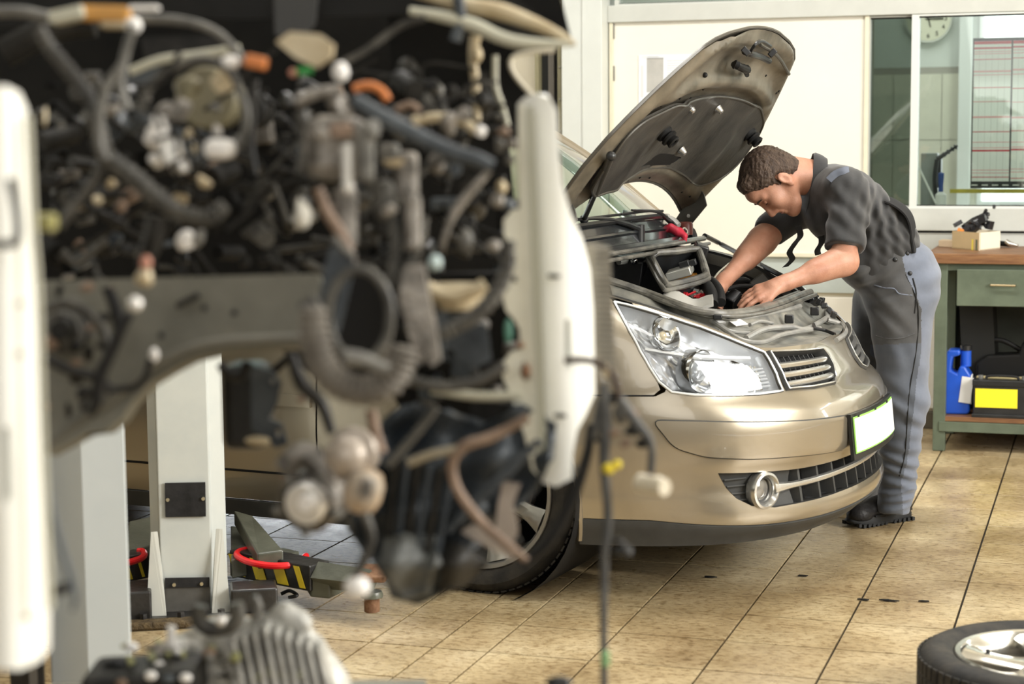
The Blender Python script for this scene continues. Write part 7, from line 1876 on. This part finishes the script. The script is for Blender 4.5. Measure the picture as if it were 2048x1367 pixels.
shp('dark_core', [(560, 545), (1046, 545), (1046, 830), (960, 870), (820, 850), (780, 780), (640, 760), (560, 690)], 2.75, FWM, thick=.04)
T('lower_tube', [(815, 755), (880, 770), (950, 762), (1010, 730)], 12, 2.35, GRH); T('cross_pipe', [(860, 775), (950, 790), (1040, 790)], 10, 2.5, CRM)
# hanging lower left parts
Bx('black_housing', 495, 800, 2.75, 90, 170, .10, BLKP, bevel=.015); T('mount_cup', [(440, 716), (455, 738), (480, 744), (495, 715)], 10, 2.6, DKG); T('mount_cup', [(500, 728), (540, 735), (585, 700)], 9, 2.65, DKG)
mb_ = shp('mount_bracket', [(502, 722), (545, 735), (560, 760), (552, 800), (535, 830), (560, 840), (572, 880), (548, 888), (520, 860), (500, 850), (500, 780)], 2.6, BLH, holes=[[(540, 748), (547, 750), (546, 762), (539, 760)], [(550, 850), (558, 852), (557, 866), (549, 864)]], thick=.012)
El('copper_boot', 512, 872, 2.6, 26, 10, TANC)
T('cable', [(580, 700), (602, 760), (640, 800), (660, 860)], [10, 16, 14, 10], 2.3, DKG)
El('cable_end', 600, 790, 2.5, 12, 10, BRN); El('cable_end', 628, 795, 2.5, 16, 12, LGH)
# alternator hanging below
alt = Cy('alternator', 606, 1000, 2.35, 64, .10, CAST, ax=(-ID - IR * .35 - IU * .1)); 
Cy('pulley_ring', 600, 1004, 2.31, 52, .02, DKG, alt, ax=(-ID - IR * .35 - IU * .1)); Cy('pulley_face', 600, 1003, 2.295, 44, .02, BRGT, alt, ax=(-ID - IR * .35 - IU * .1)); Cy('pulley_bolt', 604, 1002, 2.28, 18, .02, CWH, alt, ax=(-ID - IR * .35 - IU * .1))
for a_ in (0.4, 1.6, 2.9, 4.1, 5.2): El('housing_bolt', 606 + 60 * math.cos(a_), 1000 + 58 * math.sin(a_), 2.31, 10, 10, LGH, alt)
Cy('top_housing', 700, 896, 2.35, 50, .09, mat('pinkish_alloy', (0.45, 0.39, 0.33), .4, .3, var=.12, scale=20), ax=(-ID + IU * .2)); El('housing_dome', 690, 905, 2.3, 46, 44, M['pinkish_alloy'])
T('housing_neck', [(560, 930), (600, 900), (640, 930), (655, 980)], [22, 26, 30, 26], 2.36, CAST)
Bx('tan_bracket', 722, 975, 2.3, 78, 92, .06, mat('orange_tan_casting', (0.50, 0.32, 0.16), .5, col2=(0.42, 0.38, 0.32), scale=14), rz=.25, bevel=.02)
Bx('bracket_window', 728, 972, 2.26, 26, 40, .01, CAST, rz=.25); El('bracket_bolt', 668, 1020, 2.27, 12, 12, LGH)
T('top_strut', [(740, 815), (748, 860), (760, 900)], 12, 2.4, BRN); T('strap_pipe', [(770, 925), (800, 895), (840, 850), (870, 810)], 9, 2.3, GRH)
T('drop_hose', [(724, 1020), (736, 1070), (722, 1110), (704, 1146)], 10, 2.25, GRH); El('white_connector', 706, 1168, 2.25, 28, 24, CWH)
# torn splash shield
def wav(x, y): return .02 * math.sin(x * .05 + y * .02) + .015 * math.sin(y * .06)
sh = shp('splash_shield', [(760, 850), (830, 800), (960, 850), (1050, 812), (1100, 850), (1092, 930), (1060, 975), (1010, 1020), (960, 1085), (905, 1120), (866, 1180), (820, 1196), (785, 1190), (752, 1140), (716, 1080), (692, 1060), (700, 1010), (745, 950)], 2.5, DBL, dfn=wav, thick=.01)
for k in range(7): T('shield_rib', [(890 + k * 20, 1060 - k * 18), (930 + k * 22, 1010 - k * 20), (985 + k * 16, 960 - k * 12)], 7, 2.44, BLH if k % 2 else DBL, sh)
for k in range(6): T('shield_rib', [(790 + k * 22, 900 + k * 8), (780 + k * 20, 980 + k * 12), (770 + k * 18, 1090 + k * 10)], 7, 2.44, DBL if k % 2 else DKG, sh)
shp('torn_flap', [(872, 1075), (912, 1082), (968, 1128), (920, 1172), (868, 1184)], 2.45, DKG, dfn=wav); shp('grey_flap', [(760, 1070), (862, 1072), (866, 1110), (840, 1180), (800, 1192), (752, 1130)], 2.42, mat('dull_grey_flap', (0.10, 0.105, 0.10), .5, var=.2), dfn=wav)
shp('dark_tray', [(940, 800), (1060, 810), (1060, 880), (980, 900), (930, 870)], 2.55, DKG)
T('bent_pipe', [(1055, 835), (980, 872), (925, 890), (900, 925), (912, 980), (960, 1045), (1010, 1090), (1046, 1120)], [9, 11, 12, 11, 10, 10, 9, 7], 2.35, BRN)
T('straight_pipe', [(812, 922), (860, 905), (910, 896)], 9, 2.35, mat('tan_pipe_paint', (0.30, 0.26, 0.18), .5))
T('corner_hose', [(1180, 850), (1168, 920), (1130, 1020), (1090, 1085), (1052, 1118)], [9, 11, 14, 13, 9], 2.5, BLKRUB)
shp('steel_arm', [(1000, 965), (1036, 970), (1020, 1010), (1030, 1060), (1020, 1120), (980, 1100), (915, 1062), (935, 1048), (985, 1060), (990, 1010)], 2.48, mat('pinkish_grey_steel', (0.40, 0.35, 0.31), .4, .3, var=.15, scale=14), thick=.02)
El('arm_bolt', 1028, 1080, 2.44, 8, 8, DKG)
# loom hanging at the right
T('loom_arc', [(1128, 722), (1168, 722), (1200, 732), (1226, 756), (1236, 800), (1240, 850)], 7, 2.5, mat('dark_brown_loom', (0.06, 0.04, 0.03), .5))
T('hanging_loom', [(1206, 770), (1208, 850), (1204, 930), (1210, 1030), (1202, 1120), (1198, 1240), (1196, 1420)], [10, 14, 11, 10, 9, 8, 8], 2.5, mat('loom_tape', (0.05, 0.052, 0.055), .5, col2=(0.13, 0.13, 0.125), scale=20))
T('side_loom', [(1236, 800), (1270, 850), (1298, 890), (1297, 950)], [12, 12, 8, 8], 2.5, M['loom_tape']); T('side_loom', [(1170, 900), (1190, 850), (1200, 800)], 9, 2.5, M['loom_tape'])
for x, y, rx, ry, m_ in ((1215, 800, 18, 14, DKG), (1240, 830, 16, 20, GRH), (1262, 862, 20, 16, DKG), (1225, 868, 18, 12, BRN), (1285, 890, 18, 14, DKG), (1248, 890, 14, 12, BRN), (1210, 745, 10, 14, TANC), (1240, 1105, 22, 16, DKG), (1232, 1085, 18, 8, DKG), (1185, 880, 14, 8, DKG), (1265, 830, 10, 14, BRN), (1150, 940, 10, 10, LGH)):
    El('loom_clip', x, y, 2.5, rx, ry, m_)
Cy('beige_connector', 1325, 980, 2.48, 19, .05, mat('beige_connector', (0.66, 0.60, 0.47), .45), ax=(-ID + IR * .8)); Bx('connector_neck', 1308, 972, 2.5, 30, 26, .03, M['beige_connector'], rz=-.2)
yt = El('yellow_clip', 1213, 940, 2.46, 13, 12, YEL); El('yellow_clip', 1230, 932, 2.46, 9, 10, YEL); Bx('green_tape', 1200, 1320, 2.48, 18, 34, .012, mat('green_tape', (0.25, 0.45, 0.22), .5)); El('loom_plug', 1106, 1366, 2.45, 28, 14, BLKP)
T('left_loom', [(84, 930), (98, 1010), (116, 1080), (134, 1140), (142, 1180), (136, 1206)], [6, 7, 7, 7, 6, 4], 1.9, mat('slate_loom', (0.10, 0.115, 0.13), .5)); Bx('loom_clamp', 114, 1162, 1.9, 40, 20, .02, DKG, rz=-.25)
r_ = random.Random(77)
for k in range(46):
    x, y = r_.uniform(95, 1000), r_.uniform(120, 520); a_ = r_.uniform(-1.2, 1.2); ln = r_.uniform(60, 190)
    T('wire', [(x, y), (x + ln * .3 + r_.uniform(-15, 15), y + ln * .3 * a_), (x + ln * .6 + r_.uniform(-25, 25), y + ln * .6 * a_ + r_.uniform(-30, 30)), (x + ln, y + ln * a_)][:4 if x < 850 else 2], r_.uniform(3.5, 8), r_.uniform(2.4, 2.8), r_.choice([DKG, GRH, GRH, BLKP, DKG, BLKP]), n=6, k=4)
# dim casting behind the left rail end
for k in range(26):
    x, y = r_.uniform(92, 235), r_.uniform(555, 830)
    if y > 700 and x > 180: continue
    El('boss_bit', x, y, 2.33, r_.uniform(6, 18), r_.uniform(6, 18), r_.choice([DKG, DKG, GRH, BRN, CAST, FWM]))
T('rail_hose', [(92, 700), (140, 725), (190, 740), (225, 770)], 11, 2.3, DKG); T('rail_hose', [(100, 600), (150, 590), (205, 640), (215, 700)], 9, 2.32, GRH)
# many small engine pieces deep in the bay
r_ = random.Random(21)
pool = [DKG] * 14 + [FWM] * 5 + [GRH] * 7 + [CAST, CAST, BRN, BLKP, BLKP, BLH, BLH]
for k in range(280):
    x, y = r_.uniform(90, 1030), r_.uniform(150, 540); d = r_.uniform(2.55, 3.0); m_ = r_.choice(pool); q = r_.random(); s0 = r_.uniform(6, 26)
    if x > 820 and y < 230: m_ = DKG
    if q < .35: Bx('engine_part', x, y, d, s0 * 1.6, s0 * r_.uniform(.8, 2.2), .05, m_, rz=r_.uniform(-.6, .6), bevel=.005)
    elif q < .6: T('engine_hose', [(x, y), (x + r_.uniform(-60, 60), y + r_.uniform(-50, 50)), (x + r_.uniform(-90, 90), y + r_.uniform(-80, 80))], s0 * .35, d, m_, n=8)
    elif q < .8: Cy('engine_part', x, y, d, s0, .06, m_, ax=(-ID + IR * r_.uniform(-.8, .8) + IU * r_.uniform(-.5, .5)), n=16)
    else: El('engine_part', x, y, d, s0, s0 * r_.uniform(.5, 1.2), m_, rz=r_.uniform(-1, 1))
for k in range(26):
    x, y = r_.uniform(760, 1030), r_.uniform(560, 800); Bx('engine_part', x, y, 2.62, r_.uniform(14, 50), r_.uniform(14, 50), .05, r_.choice([DKG, GRH, BLH, FWM, CAST]), rz=r_.uniform(-.6, .6), bevel=.005)

# ================================================================== gearbox on a trolley, bottom left
gz = .56; g0 = at(420, 1330, 2.75)
tr = thing('workshop_trolley', 'grey steel trolley below the blurred gearbox at bottom left', 'trolley', (g0.x, g0.y, 0))
MB().box((g0.x, g0.y, gz - .012), (.62, .46, .02), (0, 0, YAW)).build('tray', BEAM, tr, smooth=False, bevel=.003)
for i in (-1, 1):
    for j in (-1, 1):
        p = Vector((g0.x, g0.y, 0)) + IR * .28 * i + ID * .20 * j
        MB().box((p.x, p.y, gz / 2 + .02), (.03, .03, gz - .07), (0, 0, YAW)).build('leg', BEAM, tr, smooth=False)
        MB().cyl(p + Vector((0, -.012, .03)), p + Vector((0, .012, .03)), .03, n=18).build('castor', BLKP, tr)
gb = thing('gearbox', 'blurred light alloy gearbox casting with dark head at bottom left', 'gearbox', (g0.x, g0.y, gz))
lo = np.array(at(160, 1400, 2.75)); c_ = np.array(g0); Fg = Field(c_ - [.34, .30, .17], c_ + [.34, .30, .16], .006)
Fg.lo[2] = gz + .001
for pts, r_2, d_ in ((((430, 1300), (560, 1310)), .060, 2.72), (((450, 1360), (600, 1380)), .070, 2.72), (((360, 1320), (420, 1340)), .05, 2.75), (((220, 1370), (380, 1375)), .05, 2.75)):
    Fg.cone(at(*pts[0], d_), at(*pts[1], d_), r_2, k=.03)
for k in range(7):
    x = 440 + k * 30; Fg.cone(at(x, 1240 + abs(k - 2) * 12, 2.66), at(x + 34, 1400, 2.62), .012, .014, k=.010)
for q in ((560, 1222), (590, 1240), (470, 1262), (615, 1290), (430, 1272), (520, 1250), (350, 1290)): Fg.ell(at(*q, 2.66), (.020, .020, .022), k=.015)
Fg.build('alloy_casting', mat('light_alloy_casting', (0.34, 0.335, 0.31), .42, .35, col2=(0.66, 0.65, 0.60), scale=24, bump=.4), gb)
def G(fn, *a_, **k_): return fn(*a_, par=gb, **k_)
rk = T('fork_ring', [(392, 1200), (388, 1228), (410, 1246), (445, 1244), (466, 1226), (462, 1196)], 16, 2.6, GRH, par=gb); El('ring_bolt', 432, 1230, 2.56, 12, 12, BRGT, rk)
T('stud', [(333, 1280), (332, 1262), (333, 1240)], 9, 2.62, CWH, par=gb); T('stud', [(502, 1230), (508, 1205), (500, 1182)], [12, 9, 7], 2.62, LGH, par=gb)
for k in range(9):
    x = 452 + k * 21; MB().prism([at(x, 1246 + abs(k - 3) * 9, 2.60), at(x + 9, 1244 + abs(k - 3) * 9, 2.60), at(x + 40, 1420, 2.57), at(x + 28, 1422, 2.57)], ID * .05).build('casting_fin', M['light_alloy_casting'], gb, smooth=False, bevel=.002)
hb_ = Bx('dark_head', 280, 1352, 2.6, 230, 80, .12, DKG, par=gb, rz=-.05, bevel=.01)
for q, m_ in (((290, 1338), CWH), ((360, 1344), CWH), ((325, 1346), BLH), ((232, 1352), BRN)): El('head_port', *q, 2.53, 13, 10, m_, hb_)
T('dark_lever', [(195, 1316), (225, 1310), (262, 1316)], [8, 11, 8], 2.6, BLKP, par=gb)
YG = mat('oily_green_metal', (0.26, 0.26, 0.06), .45, col2=(0.38, 0.38, 0.22), scale=25)
r_ = random.Random(4)
for k in range(34):
    x, y = r_.uniform(230, 460), r_.uniform(1275, 1345); El('small_casting', x, y, 2.66 - r_.random() * .08, r_.uniform(6, 17), r_.uniform(6, 15), r_.choice([YG, CAST, LGH, CWH, DKG, YG, LGH, BRN]), gb)
for k in range(12):
    x, y = r_.uniform(400, 620), r_.uniform(1330, 1367); El('small_casting', x, y, 2.6, r_.uniform(8, 16), r_.uniform(6, 12), r_.choice([YG, LGH, CWH, CAST]), gb)

# ================================================================== loose wheel lying bottom right
wc = atZ(2010, 1352, .13)
lw = thing('loose_wheel', 'loose tyre with polished five-spoke alloy rim lying on the floor', 'wheel', (wc.x, wc.y, 0))
rimP = mat('polished_alloy', (0.66, 0.64, 0.58), .16, .9, rvar=.05)
p0, p1 = atZ(1826, 1345, .12), wc
rad = .315
cL = Vector((p0.x, p0.y, 0)) + (IR * .96 + ID * .0).normalized() * rad
cL = atZ(1828, 1388, .10) + IR * rad; cL.z = .097
lw.location = (cL.x, cL.y, 0); INV[lw.name] = Matrix.Translation(lw.location).inverted()
wheel(lw, cL, (0, 0, 1), rad, .218, .19, 5, rimP, False, spw=.050)
MB().cyl(cL + Vector((-.14, .03, .05)), cL + Vector((-.15, .035, .075)), .005, n=8).build('valve', BLKRUB, lw)

for m_ in bpy.data.materials:
    b_ = m_.node_tree.nodes.get('Principled BSDF') if m_.use_nodes else None
    if b_ and b_.inputs['Metallic'].default_value < .25 and b_.inputs['Roughness'].default_value >= .38 and max(b_.inputs['Base Color'].default_value[:3]) < .13:
        b_.inputs['Specular IOR Level'].default_value = min(b_.inputs['Specular IOR Level'].default_value, .25)
